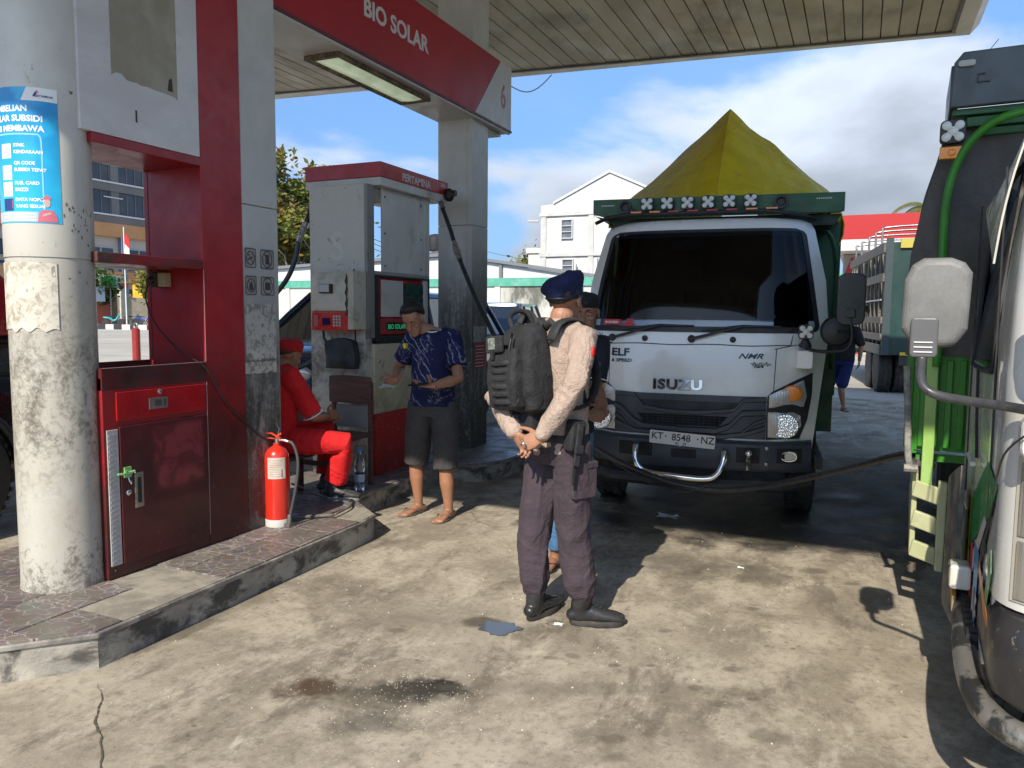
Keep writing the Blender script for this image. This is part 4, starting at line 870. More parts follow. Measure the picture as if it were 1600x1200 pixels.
# ------------------------------------------------------------------ bottle, chair, small table, box, hose on the floor
bt = thing('water_bottle', 'clear plastic water bottle with blue cap standing beside the dispenser', 'bottle', (-3.50, 4.84, ZK))
BP = V((-3.47, 4.84, ZK))
t = NT('clear_plastic'); t.col((.85, .9, .95)); t.set(rough=.05, trans=.95, ior=1.35); M_clear = t.m
b = MB(); b.lathe([(.036, 0), (.040, .01), (.040, .06), (.037, .065), (.040, .07), (.040, .14), (.036, .147), (.040, .155), (.040, .20), (.034, .235), (.018, .27), (.014, .285), (.014, .30)], BP, 22); b.build('bottle_body', M_clear, bt, smooth=50)
t = NT('water_inside'); t.col((.8, .9, .95)); t.set(rough=.02, trans=1, ior=1.33)
b = MB(); b.lathe([(.034, .004), (.037, .012), (.037, .06), (.034, .065), (.037, .07), (.037, .12)], BP, 22); b.build('bottle_water', t.m, bt, smooth=50)
b = MB(); b.lathe([(.0405, .07), (.0408, .075), (.0408, .125), (.0405, .13)], BP, 22, cap=False); b.build('bottle_label', mat('bottle_label', (.35, .5, .6), .4, c2=(.55, .3, .3), ns=25, nr=(.5, .6)), bt, smooth=True)
b = MB(); b.lathe([(.0165, .295), (.0175, .297), (.0175, .322), (.012, .324)], BP, 18); b.build('bottle_cap', mat('cap_blue', (.05, .25, .7), .4), bt, smooth=30)
M_wood = mat('dark_wood', (.075, .035, .03), .5, c2=(.12, .055, .045), ns=5, stretch=(.5, 6, 6), dirt=(.04, .03, .025), ds=5, bump=.2, bs=30)
ch = thing('wooden_chair', 'dark brown wooden chair leaning its back on the dispenser post', 'chair', (-3.6, 4.95, ZK))
def cb(x0, x1, y0, y1, z0, z1, nm, m=M_wood): b = MB(); b.box(x0, x1, y0, y1, z0, z1); return b.build(nm, m, ch, bevel=.006)
b = MB(); b.sheet(lambda u, v: (-3.89+.40*u, 5.02-.015*math.sin(PI*u), .82+.21*v+(.01*math.sin(PI*u) if v == 1 else 0)-.0*u), 8, 3, (0, .022, 0)); b.build('backrest', M_wood, ch, smooth=30, bevel=.004)
cb(-3.88, -3.845, 5.035, 5.07, ZK, .86, 'leg'); cb(-3.53, -3.495, 5.035, 5.07, ZK, .99, 'leg'); cb(-3.88, -3.84, 4.60, 4.64, ZK, .56, 'leg'); cb(-3.53, -3.49, 4.60, 4.64, ZK, .56, 'leg')
cb(-3.90, -3.48, 4.58, 5.05, .56, .59, 'seat'); cb(-3.84, -3.53, 5.04, 5.062, .62, .80, 'back_panel', mat('panel_grey', (.2, .2, .2), .5)); cb(-3.88, -3.50, 4.61, 4.625, .38, .42, 'stretcher')
st = thing('stool', 'low black-topped seat with a broken cream side under the man in red', 'stool', (-3.78, 4.25, ZK))
b = MB(); b.sheet(lambda u, v: (-3.98+.42*u, 4.08+.36*v, .50+.012*math.sin(PI*u)*math.sin(PI*v)), 6, 6, (0, 0, .03)); b.build('seat_cushion', mat('cushion_black', (.02, .02, .022), .5), st, smooth=30, bevel=.008)
b = MB(); b.prism([(-3.97, ZK), (-3.575, ZK), (-3.565, .235), (-3.60, .28), (-3.585, .38), (-3.62, .46), (-3.64, .50), (-3.97, .50)], 4.10, 4.13, 'y'); b.box(-3.97, -3.94, 4.13, 4.40, ZK, .5); b.build('front_panel', mat('broken_cream', (.46, .36, .26), .7, c2=(.55, .46, .36), ns=5, dirt=(.2, .13, .08), ds=8, da=.8), st, bevel=.004)
b = MB(); b.prism([(-3.77, ZK), (-3.61, ZK), (-3.66, .42), (-3.74, .44)], 4.02, 4.05, 'y', M=None); o = b.build('broken_board', mat('board_red', (.28, .03, .02), .6, dirt=(.1, .03, .02), ds=9)); tag(o, 'reddish broken board leaning on the cream seat behind the extinguisher', 'board')
b = MB(); b.tube(resample([(-3.15, 4.10, ZK+.018), (-3.30, 3.98, ZK+.016), (-3.36, 3.93, ZK+.016), (-3.41, 3.91, ZK+.015)], 5), .012, 8)
b.tube(resample([(-3.15, 4.10, ZK+.018), (-3.20, 4.35, ZK+.02), (-3.36, 4.55, ZK+.02), (-3.50, 4.45, ZK+.03), (-3.58, 4.3, ZK+.12), (-3.6, 4.22, ZK+.16)], 5), .008, 8)
o = b.build('floor_cable', mat('cable_dusty', (.10, .09, .08), .8, c2=(.2, .17, .14), ns=9), None, smooth='all'); tag(o, 'dusty cable looping on the island floor by the seated attendant', 'cable')
lerp_ = lambda a, b, t: a+(b-a)*t
# ------------------------------------------------------------------ shared vehicle pieces
M_tyre = mat('tyre', (.022, .022, .022), .8, c2=(.045, .043, .04), ns=6, dirt=(.10, .09, .075), ds=5, da=.5, bump=.3, bs=60)
M_blackp = mat('black_plastic', (.018, .018, .02), .5, c2=(.03, .03, .032), ns=8, rv=.1)
M_truckw = mat('truck_white', (.80, .81, .775), .22, c2=(.83, .84, .81), ns=1.5, dirt=(.42, .40, .34), ds=1.6, dr=(.5, .75), da=.35, coat=.6)
t = NT('led_lens'); t.col((.66, .68, .62)); t.set(rough=.3, metal=0, coat=.8); M_led = t.m
def lens_mat(name, c, r=.12, tr=0.0, metal=.3):
    t = NT(name); w = t.n('ShaderNodeTexWave'); w.inputs['Scale'].default_value = 30; t.l(t.coord(), w.inputs[0])
    t.col(t.mix(.2, c, w.outputs[0], 'MULTIPLY')); t.set(rough=r, metal=metal, coat=1.0); t.bump(w.outputs[1], .4, .003); MATS[name] = t.m; return t.m
M_lens = lens_mat('lamp_lens', (.62, .62, .60)); M_amber = lens_mat('lamp_amber', (.95, .26, .0), r=.3, metal=0); t = NT('lamp_reflector'); t.col((.82, .82, .8)); t.set(rough=.10, metal=1); t.bump(t.vor(70), .45, .01); M_refl = t.m
def led_pod(parent, c, s, M, ny=-1, name='light_pod'):
    """square work light with five round lenses in a cross; faces -y of M"""
    b = MB(); b.prism(rrect(c[0], c[2], s, s, s*.22, 4), c[1], c[1]+s*.45, 'y'); o = b.build(name, M_blackp, parent, M=M, bevel=s*.03)
    l = MB(); r = s*.19
    for dx, dz in ((-1, -1), (1, -1), (-1, 1), (1, 1), (0, 0)):
        q = V((c[0]+dx*s*.25, c[1]-.001, c[2]+dz*s*.25)); l.lathe([(r, 0), (r, .006), (r*.7, .010), (.001, .011)], q, 14, axis='y')
    d = MB(); l2 = s*.13
    for sx in (1, -1):
        a = V((c[0]-.25*s, 0, c[2]-.25*s*sx)); e = V((c[0]+.25*s, 0, c[2]+.25*s*sx)); dd = (e-a).normalized(); n_ = V((-dd.z, 0, dd.x))*l2
        l.add([(p.x, c[1]-.004-.0006*sx, p.z) for p in (a-n_, e-n_, e+n_, a+n_)]+[(p.x, c[1]+.001, p.z) for p in (a-n_, e-n_, e+n_, a+n_)], [(0, 1, 2, 3), (0, 1, 5, 4), (1, 2, 6, 5), (2, 3, 7, 6), (3, 0, 4, 7)])
    l.build('lens_cluster', M_led, o, M=M, smooth=30)
    return o
def wheel(parent, c, r, w, M, axis='x', rim=(.4, .4, .4), hub=.55):
    b = MB(); hw = w/2
    b.lathe([(r*hub, -hw), (r*.8, -hw*1.02), (r*.94, -hw*.95), (r, -hw*.72), (r*.985, -hw*.33), (r, -hw*.28), (r, hw*.28), (r*.985, hw*.33), (r, hw*.72), (r*.94, hw*.95), (r*.8, hw*1.02), (r*hub, hw)], c, 44, axis=axis)
    for k in range(44):
        a = 2*PI*k/44; 
        for sx in (-1, 1):
            q = V((c[0]+sx*hw*.62, c[1]+math.cos(a)*r*.995, c[2]+math.sin(a)*r*.995)); Rm = Matrix.Translation(q) @ Matrix.Rotation(a, 4, 'X')
            b.box(-hw*.28, hw*.28, -.006, .008, -.014, .014, M=Rm)
    o = b.build('wheel', M_tyre, parent, M=M, smooth=30)
    b = MB(); b.lathe([(r*hub, -hw*.75), (r*hub*.9, -hw*.3), (r*.25, -hw*.25), (r*.2, -hw*.7), (.001, -hw*.75)], c, 28, axis=axis); b.lathe([(r*hub, hw*.75), (r*hub*.9, hw*.3), (r*.25, hw*.25), (r*.2, hw*.7), (.001, hw*.75)], c, 28, axis=axis)
    b.build('rim', mat('rim_%.2f' % rim[0], rim, .5, .6, c2=tuple(x*.6 for x in rim), ns=9), o, M=M, smooth=30)
    return o

# ------------------------------------------------------------------ white truck facing the camera
TK = thing('cargo_truck', 'white cab-over truck with green cargo bed and pointed yellow tarpaulin, facing the policeman', 'truck', (-1.07, 5.605, 0), rad(6))
MT = WM[TK.name]
def interp(tab, z):
    if z <= tab[0][0]: return tab[0][1]
    for (a, b_), (c, d) in zip(tab, tab[1:]):
        if z <= c: return b_+(d-b_)*(z-a)/(c-a)
    return tab[-1][1]
YF = [(.40, .03), (.9, .04), (1.32, .08), (1.42, .11), (1.8, .20), (2.19, .34), (2.235, .37), (2.27, .44), (2.295, .60), (2.305, .8)]
HW = [(.40, .80), (1.0, .86), (1.42, .905), (1.8, .875), (2.19, .79), (2.235, .765), (2.27, .71), (2.295, .62), (2.305, .48)]
def Fy(x, z, off=0):
    hw = interp(HW, z); t = min(1, abs(x)/hw); return interp(YF, z)+.20*t**5+.035*t*t-off
def cab_rings(ins=0.0, zs=None):
    rings = []; NX = 22
    for z in zs:
        hw = interp(HW, z)-ins; r = []
        for i in range(NX+1):
            s_ = -1+2*i/NX; x = hw*math.copysign(abs(s_)**.85, s_); r.append(V((x, Fy(x*interp(HW, z)/hw, z)+ins, z-(ins if z > 2.25 else 0))))
        yb = r[-1].y
        for y in (.42+.1, 1.18, 1.50-ins): r.append(V((hw, max(y, yb+.01), z-(ins if z > 2.25 else 0))))
        for y in (1.50-ins, 1.18, .42+.1): r.append(V((-hw, max(y, yb+.01), z-(ins if z > 2.25 else 0))))
        rings.append(r)
    return rings
ZS = [.42, .6, .75, .95, 1.15, 1.30, 1.40, 1.45, 1.6, 1.8, 2.0, 2.13, 2.18, 2.21, 2.235, 2.255, 2.27, 2.285, 2.295, 2.305]
def cab_shell(ins, mat_, nm, holes=True):
    R = cab_rings(ins, ZS); n = len(R[0]); vs = [p for r in R for p in r]; fs = []
    for i in range(len(R)-1):
        for j in range(n):
            z0, z1 = ZS[i], ZS[i+1]
            if holes and z0 >= 1.44 and z1 <= 2.14 and (2 <= j <= 19): continue
            if holes and z0 >= 1.39 and z1 <= 2.14 and j in (23, 27): continue       # side windows
            fs.append((i*n+j, i*n+(j+1) % n, (i+1)*n+(j+1) % n, (i+1)*n+j))
    fs.append(tuple(range((len(R)-1)*n, len(R)*n))); fs.append(tuple(range(n))[::-1])
    b = MB(); b.add(vs, fs); return b.build(nm, mat_, TK, M=MT, smooth=35)
cab_shell(0, M_truckw, 'cab_body')
cab_shell(.03, mat('cab_lining', (.03, .03, .035), .8), 'cab_lining')
def fpatch(mb, z0, z1, xl, xr, off, nx=16, nz=6, mi=0):
    """patch on the cab front; xl/xr functions of height parameter"""
    def f(u, v):
        z = z0+(z1-z0)*v; a, c = xl(v), xr(v); x = a+(c-a)*u; return (x, Fy(x, z, off), z)
    mb.grid(f, nx, nz, mi)
def rounded(half, t0=.86, r=.06, p=2):
    def g(v):
        t = abs(2*v-1)
        return half(v)-(r*(1-math.sqrt(max(0, 1-((t-t0)/(1-t0))**2))) if t > t0 else 0)
    return g
t = NT('windscreen_glass'); t.col((.10, .13, .17)); t.set(rough=.02, trans=1.0, ior=1.45, spec=.6)
nt = t.nt; tr_ = nt.nodes.new('ShaderNodeBsdfTransparent'); tr_.inputs[0].default_value = (.07, .10, .15, 1); gl = nt.nodes.new('ShaderNodeBsdfGlossy'); gl.inputs['Roughness'].default_value = .03; gl.inputs[0].default_value = (.9, .95, 1, 1)
fr = nt.nodes.new('ShaderNodeFresnel'); fr.inputs[0].default_value = 1.33; mxs = nt.nodes.new('ShaderNodeMixShader'); nt.links.new(fr.outputs[0], mxs.inputs[0]); nt.links.new(tr_.outputs[0], mxs.inputs[1]); nt.links.new(gl.outputs[0], mxs.inputs[2])
nt.links.new(mxs.outputs[0], nt.nodes['Material Output'].inputs[0]); M_glass = t.m
ws = rounded(lambda v: .845-.12*v, .84, .07)
vz = lambda v: (1.505-1.415)/.77+v*(2.185-1.505)/.77
b = MB(); fpatch(b, 1.505, 2.185, lambda v: -ws(vz(v)), lambda v: ws(vz(v)), .004, 24, 14); W1 = b.build('windscreen', M_glass, TK, M=MT, smooth='all', fix=False)
t = NT('clear_glass_strip'); tr2 = t.n('ShaderNodeBsdfTransparent'); tr2.inputs[0].default_value = (.72, .76, .8, 1); gl2 = t.n('ShaderNodeBsdfGlossy'); gl2.inputs['Roughness'].default_value = .03; mx2 = t.n('ShaderNodeMixShader'); mx2.inputs[0].default_value = .06; t.l(tr2.outputs[0], mx2.inputs[1]); t.l(gl2.outputs[0], mx2.inputs[2]); t.l(mx2.outputs[0], t.nt.nodes['Material Output'].inputs[0])
vy = lambda v: v*(1.505-1.415)/.77
b = MB(); fpatch(b, 1.415, 1.5049, lambda v: -ws(vy(v)), lambda v: ws(vy(v)), .004, 24, 3); b.build('clear_glass_strip', t.m, W1, M=MT, smooth='all', fix=False)
b = MB()
# black frit border: four strips on the glass edge
NB = 40
def wp(v, k): z = 1.415+.77*v; x = ws(v)*k; return V((x, Fy(x, z, .007), z))
def border(mb, d):
    out = []; inn = []
    for i in range(NB+1): v = i/NB; out.append(wp(v, 1)); inn.append(wp(min(.97, max(.055, v)), 1-d/ws(v)))
    for sgn in (1, -1):
        m = lambda p: V((p.x*sgn, p.y, p.z))
        for i in range(NB): mb.add([m(out[i]), m(out[i+1]), m(inn[i+1]), m(inn[i])], [(0, 1, 2, 3)])
    for va, vb in ((0, .055), (.97, 1)):
        for i in range(20):
            k0, k1 = -1+2*i/20, -1+2*(i+1)/20; q0 = 1-d/ws(.5)
            A = lambda k, v: wp(v, k)
            mb.add([A(k0*(q0 if va == 0 and v_ else 1), v) if False else A(k0, v) for v, v_ in ((va, 0),)]+[A(k1, va), A(k1*.98, vb), A(k0*.98, vb)], [(0, 1, 2, 3)])
border(b, .035); b.build('windscreen_border', M_blackp, W1, M=MT, fix=False)
b = MB()
for sx in (-1, 1): b.add([(sx*(interp(HW, z)+.002), y, z) for y, z in ((.53, 1.40), (1.17, 1.40), (1.17, 2.13), (.58, 2.13))], [(0, 1, 2, 3)])
b.build('side_window', M_glass, TK, M=MT, fix=False)
# interior: seats, dash, wheel
b = MB(); b.sheet(lambda u, v: (-.60+1.12*u, Fy(-.60+1.12*u, 1.47)+.03+.012*math.sin(5*u), 1.45+.055*v-.012*(2*u-1)**2), 12, 2, (0, .006, 0)); b.build('reflection_sheet', mat('reflected_blue', (.45, .62, .85), .3, c2=(.7, .76, .8), ns=2), TK, M=MT)  # pale blue sheet; its colour stands for sky reflected along the screen foot
b = MB(); b.box(-.74, .74, .36, .62, 1.1, 1.40); b.build('dashboard', mat('dash', (.03, .035, .045), .7), TK, M=MT, bevel=.03)
for sx in (-.42, .05, .45):
    b = MB(); b.sheet(lambda u, v: (sx-.2+.4*u, 1.1+.12*v+.02*math.sin(PI*u), 1.15+.6*v), 6, 6, (0, .12, 0)); b.sheet(lambda u, v: (sx-.11+.22*u, 1.22+.02*v, 1.78+.17*v), 4, 4, (0, .08, 0)); b.build('seat', mat('seat_fabric', (.035, .035, .04), .9, c2=(.06, .055, .06), ns=10), TK, M=MT, smooth=40)
b = MB(); b.tube([(.42+.19*math.cos(2*PI*k/24), .66+.05*math.sin(2*PI*k/24)*.5, 1.45+.15*math.sin(2*PI*k/24)) for k in range(25)], .014, 8); b.tube([(.42, .5, 1.36), (.42, .66, 1.45)], .025, 8); b.build('steering_wheel', M_blackp, TK, M=MT, smooth=40)
b = MB(); b.box(-.24, -.02, .40, .43, 2.04, 2.11); b.build('sun_visor', mat('visor', (.10, .13, .22), .6), TK, M=MT)
# stickers inside screen, wipers
b = MB(); fpatch(b, 1.462, 1.505, lambda v: -.725, lambda v: -.585, .009, 4, 1); b.build('sticker', mat('sticker_red', (.55, .05, .05), .4), TK, M=MT, fix=False)
b = MB(); fpatch(b, 1.455, 1.475, lambda v: -.57, lambda v: -.475, .009, 4, 1); fpatch(b, 1.47, 1.51, lambda v: -.555+.02*v, lambda v: -.49+.0*v, .009, 4, 1); b.build('sticker', mat('sticker_red2', (.5, .03, .04), .4), TK, M=MT, fix=False, label='red racing sticker at the corner of the windscreen')
def cabtext(mb, s, size, x, z, off=.006, **k): text(mb, s, size, lambda v: (x+v.x, Fy(x+v.x, z+v.y, off)-v.z, z+v.y), **k)
b = MB(); cabtext(b, 'MOROBISA', .022, -.712, 1.476, .0105, bold=.0006); b.build('sticker_lettering', M_white, TK, M=MT, fix=False)
t = NT('sheet_mirror'); t.col((.30, .45, .70)); t.set(rough=.25)
for i, (px, tipx) in enumerate(((-.645, -.10), (-.047, .50))):
    b = MB(); z = 1.367
    b.lathe([(.028, 0), (.028, .015), (.018, .03)], (px, Fy(px, z)-.002, z), 18, axis='y')
    b.tube(resample([(px, Fy(px, z)-.03, z), (px+.18, Fy(px+.2, 1.43)-.035, 1.415), (px+.36, Fy(px+.36, 1.45)-.03, 1.462)], 4), [.011]*4+[.008]*5, 7)
    b.tube([(px+.08, Fy(px+.1, 1.43)-.022, 1.432), (px+.36, Fy(px+.36, 1.45)-.022, 1.465), (tipx+.07, Fy(tipx, 1.46)-.02, 1.462)], [.007, .009, .006], 6)
    b.build('wiper', M_blackp, TK, M=MT, smooth=40)
for px in (-.39, .245):
    b = MB(); z = 1.365; b.lathe([(.022, 0), (.022, .008), (.016, .012)], (px, Fy(px, z)-.001, z), 18, axis='y'); b.build('cap', M_blackp, TK, M=MT, smooth=40)
# panel seams
b = MB()
def seam(pts, r=.0035): b.tube([(x, Fy(x, z)+.001, z) for x, z in pts], r, 5)
seam([(-.70+1.34*k/16, 1.325-.004*math.cos(k)) for k in range(17)]); seam([(-.66+.0*k, .93+.39*k/6) for k in range(7)]); seam([(.535+.002*k, .93+.37*k/6) for k in range(7)]); seam([(-.64, 1.325), (-.72, 1.345), (-.76, 1.40)]); seam([(.64, 1.325), (.655, 1.40)]); seam([(.535, 1.30), (.64, 1.325), (.76, 1.345)]); seam([(-.735, 1.33), (-.735, 1.40)])
b.build('panel_seams', mat('seam', (.05, .05, .05), .6), TK, M=MT, kind='stuff')
# lettering
M_dletter = mat('letter_dark', (.02, .022, .04), .3)
b = MB(); cabtext(b, 'ELF', .078, -.645, 1.232, .004, bold=.0022, sx=1.25, thick=.002); b.build('lettering', M_dletter, TK, M=MT)
b = MB(); cabtext(b, '6 SPEED', .034, -.645, 1.185, .004, bold=.0008, sx=1.35, thick=.001, shear=.2); b.build('lettering', M_dletter, TK, M=MT)
b = MB(); cabtext(b, 'NMR', .052, .285, 1.232, .004, bold=.0012, sx=1.5, shear=.4, thick=.001); b.build('lettering', M_dletter, TK, M=MT)
b = MB(); rr = random.Random(3)
b.tube([(.375+.14*k/18, Fy(.4, 1.19)-.004, 1.195+.014*math.sin(k*2.4)+.006*math.sin(k*5)) for k in range(19)], .0035, 5); cabtext(b, 'Rara', .036, .395, 1.168, .004, bold=.0015, shear=.3); b.build('script_sticker', mat('script_grey', (.08, .06, .06), .4), TK, M=MT)
b = MB(); cabtext(b, 'ISUZU', .098, -.315, .998, .010, bold=.0045, sx=1.22, thick=.007, spacing=1.12); b.build('badge', M_chrome, TK, M=MT)
# grille
M_gr = mat('grille_dark', (.035, .042, .052), .45, c2=(.05, .057, .068), ns=4, rv=.1)
b = MB()
fpatch(b, .655, .962, lambda v: -.60, lambda v: .492, .012, 24, 6); g1 = b.build('grille', M_gr, TK, M=MT, smooth='all', fix=False)
def bar(pts, h, d, off, m, nm='grille_bar', par=None):
    b = MB(); top = []; n_ = len(pts)
    for (x, z) in pts:
        top.append([(x, Fy(x, z, off), z+h/2), (x, Fy(x, z, off+d), z+h*.3), (x, Fy(x, z, off+d), z-h*.3), (x, Fy(x, z, off), z-h/2)])
    b.ring_loft([[V(p) for p in r] for r in top], True); return b.build(nm, m, par or g1, M=MT, smooth=30)
bar([(-.60, .95), (-.45, .945), (-.38, .86), (-.2, .835), (0, .832), (.1, .84), (.27, .86), (.34, .935), (.492, .94)], .036, .02, .012, M_gr)
bar([(-.60, .86), (-.55, .845), (-.45, .755), (-.38, .72), (-.1, .705), (.15, .705), (.24, .74), (.33, .84), (.492, .85)], .05, .03, .012, M_gr)
bar([(-.60, .74), (-.5, .70), (-.42, .675), (.2, .665), (.35, .69), (.492, .74)], .04, .022, .012, M_gr)
bar([(-.60, .79), (-.55, .77), (-.48, .69)], .03, .018, .012, M_gr); bar([(.492, .80), (.42, .77), (.33, .70)], .03, .018, .012, M_gr)
b = MB(); fpatch(b, .85, .915, lambda v: -.36-.05*v, lambda v: .25+.05*v, .0135, 14, 2); b.build('grille_recess', mat('recess', (.015, .017, .02), .6), g1, M=MT, fix=False)
b = MB(); fpatch(b, .735, .81, lambda v: -.37-.05*v, lambda v: .17+.06*v, .0135, 14, 2); b.build('air_slot', mat('slotdark', (.004, .004, .005), .9), g1, M=MT, fix=False)
b = MB()
for z in (.755, .775, .795): b.tube([(x, Fy(x, z, .016), z) for x in (-.39, -.2, 0, .19)], .0022, 4)
for k in range(16): x = -.38+k*.037; b.tube([(x, Fy(x, .74, .016), .737), (x, Fy(x, .8, .016), .808)], .0022, 4)
b.build('mesh_bars', M_gr, g1, M=MT, kind='stuff')
# bumper
M_bump = mat('bumper_blue_grey', (.028, .038, .055), .4, c2=(.04, .05, .068), ns=3, dirt=(.10, .095, .085), ds=2.5, da=.4)
def bpy_(x): t = abs(x)/.83; return -.02+.17*t**4
b = MB(); R = []
for i in range(25):
    x = -.81+1.62*i/24; y = bpy_(x)
    R.append([V((x, y+.18, .645)), V((x, y+.03, .642)), V((x, y+.006, .62)), V((x, y, .53)), V((x, y+.004, .45)), V((x, y+.02, .425)), V((x, y+.18, .42))])
b.ring_loft(R, True); bm_ = b.build('bumper', M_bump, TK, M=MT, smooth=30)
b = MB()
for x0, x1, z0, z1 in ((-.55, -.30, .50, .60), (-.16, .02, .50, .565), (.30, .46, .49, .60), (.575, .745, .495, .60)):
    b.grid(lambda u, v: (x0+(x1-x0)*u, bpy_(x0+(x1-x0)*u)-.002, z0+(z1-z0)*v), 6, 1)
b.build('bumper_openings', mat('opening', (.006, .006, .008), .7), bm_, M=MT, fix=False, kind='stuff')
b = MB(); b.prism(rrect(.655, .545, .115, .07, .03, 4), bpy_(.655)-.012, bpy_(.655)+.01, 'y'); b.build('fog_lamp', M_lens, bm_, M=MT, bevel=.004)
b = MB(); b.tube([(.615+.085*math.cos(k*PI/8)*.62+.04, bpy_(.655)-.014, .545+.045*math.sin(k*PI/8)*.75) for k in range(17)], .005, 6); b.build('fog_ring', M_chrome, bm_, M=MT)
for x, z in ((.505, .60), (.505, .485), (-.1, .59)):
    b = MB(); b.lathe([(.013, 0), (.013, .006), (.006, .009)], (x, bpy_(x)-.001, z), 10, axis='y'); b.build('bolt', M_zinc, bm_, M=MT)
b = MB(); b.box(-.62, .62, .1, .3, .30, .43); b.tube([(-.80, .12, .36), (-.6, .02, .33), (0, -.03, .32), (.6, .02, .33), (.80, .14, .36)], [.05]*5, 10); b.build('lower_skirt', mat('skirt', (.02, .022, .025), .6, dirt=(.12, .09, .07), ds=6, da=.5), TK, M=MT, bevel=.01)
b = MB(); b.tube(resample([(.385, -.02, .575), (.385, -.06, .56), (.385, -.075, .53)], 3), .018, 8); b.ell((.385, -.085, .57), (.028, .028, .028)); b.tube([(.385, -.08, .53), (.385, -.08, .45)], [.02, .016], 8); b.build('tow_ball', M_chrome, TK, M=MT, smooth=40)
b = MB(); b.tube(resample([(-.40, 0, .56), (-.405, -.09, .585), (-.405, -.14, .55), (-.385, -.165, .46), (-.31, -.175, .405), (-.1, -.18, .39), (.09, -.18, .385), (.17, -.175, .415), (.215, -.16, .50), (.225, -.12, .575), (.225, 0, .56)], 4), .023, 12); b.build('chrome_bar', M_chrome, TK, M=MT, smooth='all')
# number plate
Mp = MT @ Matrix.Translation((-.083, -.035, .637)) @ Matrix.Rotation(rad(3), 4, 'Y')
b = MB(); b.prism(rrect(0, 0, .47, .096, .008, 3), 0, .006, 'y'); npl = b.build('number_plate', mat('plate', (.66, .66, .64), .35), TK, M=Mp, bevel=.001)
b = MB()
pf = lambda x, z: (lambda v: (x+v.x, -.0012-v.z, z+v.y))
text(b, 'KT', .072, pf(-.222, -.014), bold=.001, sx=.95); text(b, '8548', .072, pf(-.075, -.014), bold=.001, sx=.95); text(b, 'NZ', .072, pf(.132, -.014), bold=.001, sx=.95); text(b, '01 · 29', .028, pf(-.045, -.043), bold=.0006)
for x, z in ((-.118, .012), (.112, .012)): b.lathe([(.006, 0), (.006, .003)], (x, -.001, z), 8, axis='y')
b.build('plate_lettering', M_black, npl, M=Mp, kind='stuff')
# headlights, both sides
for sx in (1, -1):
    hx = lambda x: sx*x
    pl = [(.495, .655), (.725, .662), (.775, .80), (.80, .98), (.80, 1.135), (.70, 1.09), (.53, 1.0), (.497, .965)]
    if sx < 0: pl = [(x+.07 if x > .6 else x+.11, z) for x, z in pl]
    def surf(mb, pl, off, k=0):
        c = V((sum(p[0] for p in pl)/len(pl), 0, sum(p[1] for p in pl)/len(pl))); P_ = [V((p[0], 0, p[1])) for p in pl]; rings = []
        for s_ in (1, .66, .33, .02): rings.append([V((sx*(c.x+(p.x-c.x)*s_), Fy(c.x+(p.x-c.x)*s_, c.z+(p.z-c.z)*s_, off+k*(1-s_*s_)), c.z+(p.z-c.z)*s_)) for p in P_])
        mb.ring_loft([[V((sx*p.x, Fy(p.x, p.z, -.03), p.z)) for p in P_]]+rings, True)
    b = MB(); surf(b, pl, .020); hl = b.build('headlight', M_blackp, TK, M=MT, smooth=30)
    dx = .09 if sx < 0 else 0
    b = MB(); surf(b, [(.508+dx, .675), (.62+dx, .668), (.70+dx, .69), (.735+dx, .76), (.725+dx, .83), (.68+dx, .855), (.505+dx, .855)], .024, .02); b.build('main_lens', M_lens, hl, M=MT, smooth=30)
    b = MB(); q = V((sx*(.625+dx), Fy(.625, .76, .050), .76)); b.lathe([(.07, 0), (.066, .006), (.02, .008), (.02, .016), (.001, .018)], q, 24, axis='y'); b.lathe([(.088, -.004), (.085, .004), (.074, .004)], q, 24, axis='y'); b.build('reflector', M_refl, hl, M=MT, smooth=30)
    b = MB(); surf(b, [(.510+dx, .885), (.745+dx, .895), (.765+dx, .97), (.74+dx, 1.085), (.62+dx, 1.03), (.508+dx, .975)], .024, .012); b.build('side_lens', M_lens, hl, M=MT, smooth=30)
    b = MB(); q = V((sx*(.665+dx), Fy(.665, .97, .034), .972)); q.z += .02; b.ell(q, (.066, .012, .058), 16, 8); b.build('indicator', M_amber, hl, M=MT, smooth=40)
# mirrors at the image right
b = MB(); b.prism(rrect(1.005, 1.655, .175, .345, .05, 5), -.09, -.03, 'y'); b.box(.975, 1.035, -.105, -.085, 1.53, 1.59); m_ = b.build('mirror', mat('mirror_shell', (.05, .055, .055), .35), TK, M=MT, bevel=.02, seg=3)
b = MB(); b.lathe([(.105, 0), (.105, .02), (.09, .04), (.04, .05), (.001, .052)], (.925, -.02, 1.44), 28, axis='y'); b.tube([(.925, -.075, 1.44), (1.0, -.07, 1.44)], .008, 8); b.build('round_mirror', mat('mirror_black', (.012, .012, .013), .5), TK, M=MT, smooth=35)
b = MB(); b.tube(resample([(.70, .12, 1.335), (.80, .02, 1.30), (.95, -.06, 1.305), (1.0, -.07, 1.33), (1.02, -.08, 1.40), (1.01, -.08, 1.50), (1.005, -.09, 1.56)], 5), .012, 9); b.build('mirror_arm', M_blackp, TK, M=MT, smooth='all')
b = MB(); b.prism(rrect(.735, 1.235, .115, .13, .02, 4), .055, .17, 'y'); b.build('arm_base', M_truckw, TK, M=MT, bevel=.01)
led_pod(TK, (.735, .02, 1.43), .10, MT); 
b = MB(); b.tube([(.735, .06, 1.38), (.735, .08, 1.33)], [.02, .045], 12); b.build('pod_mount', M_blackp, TK, M=MT)
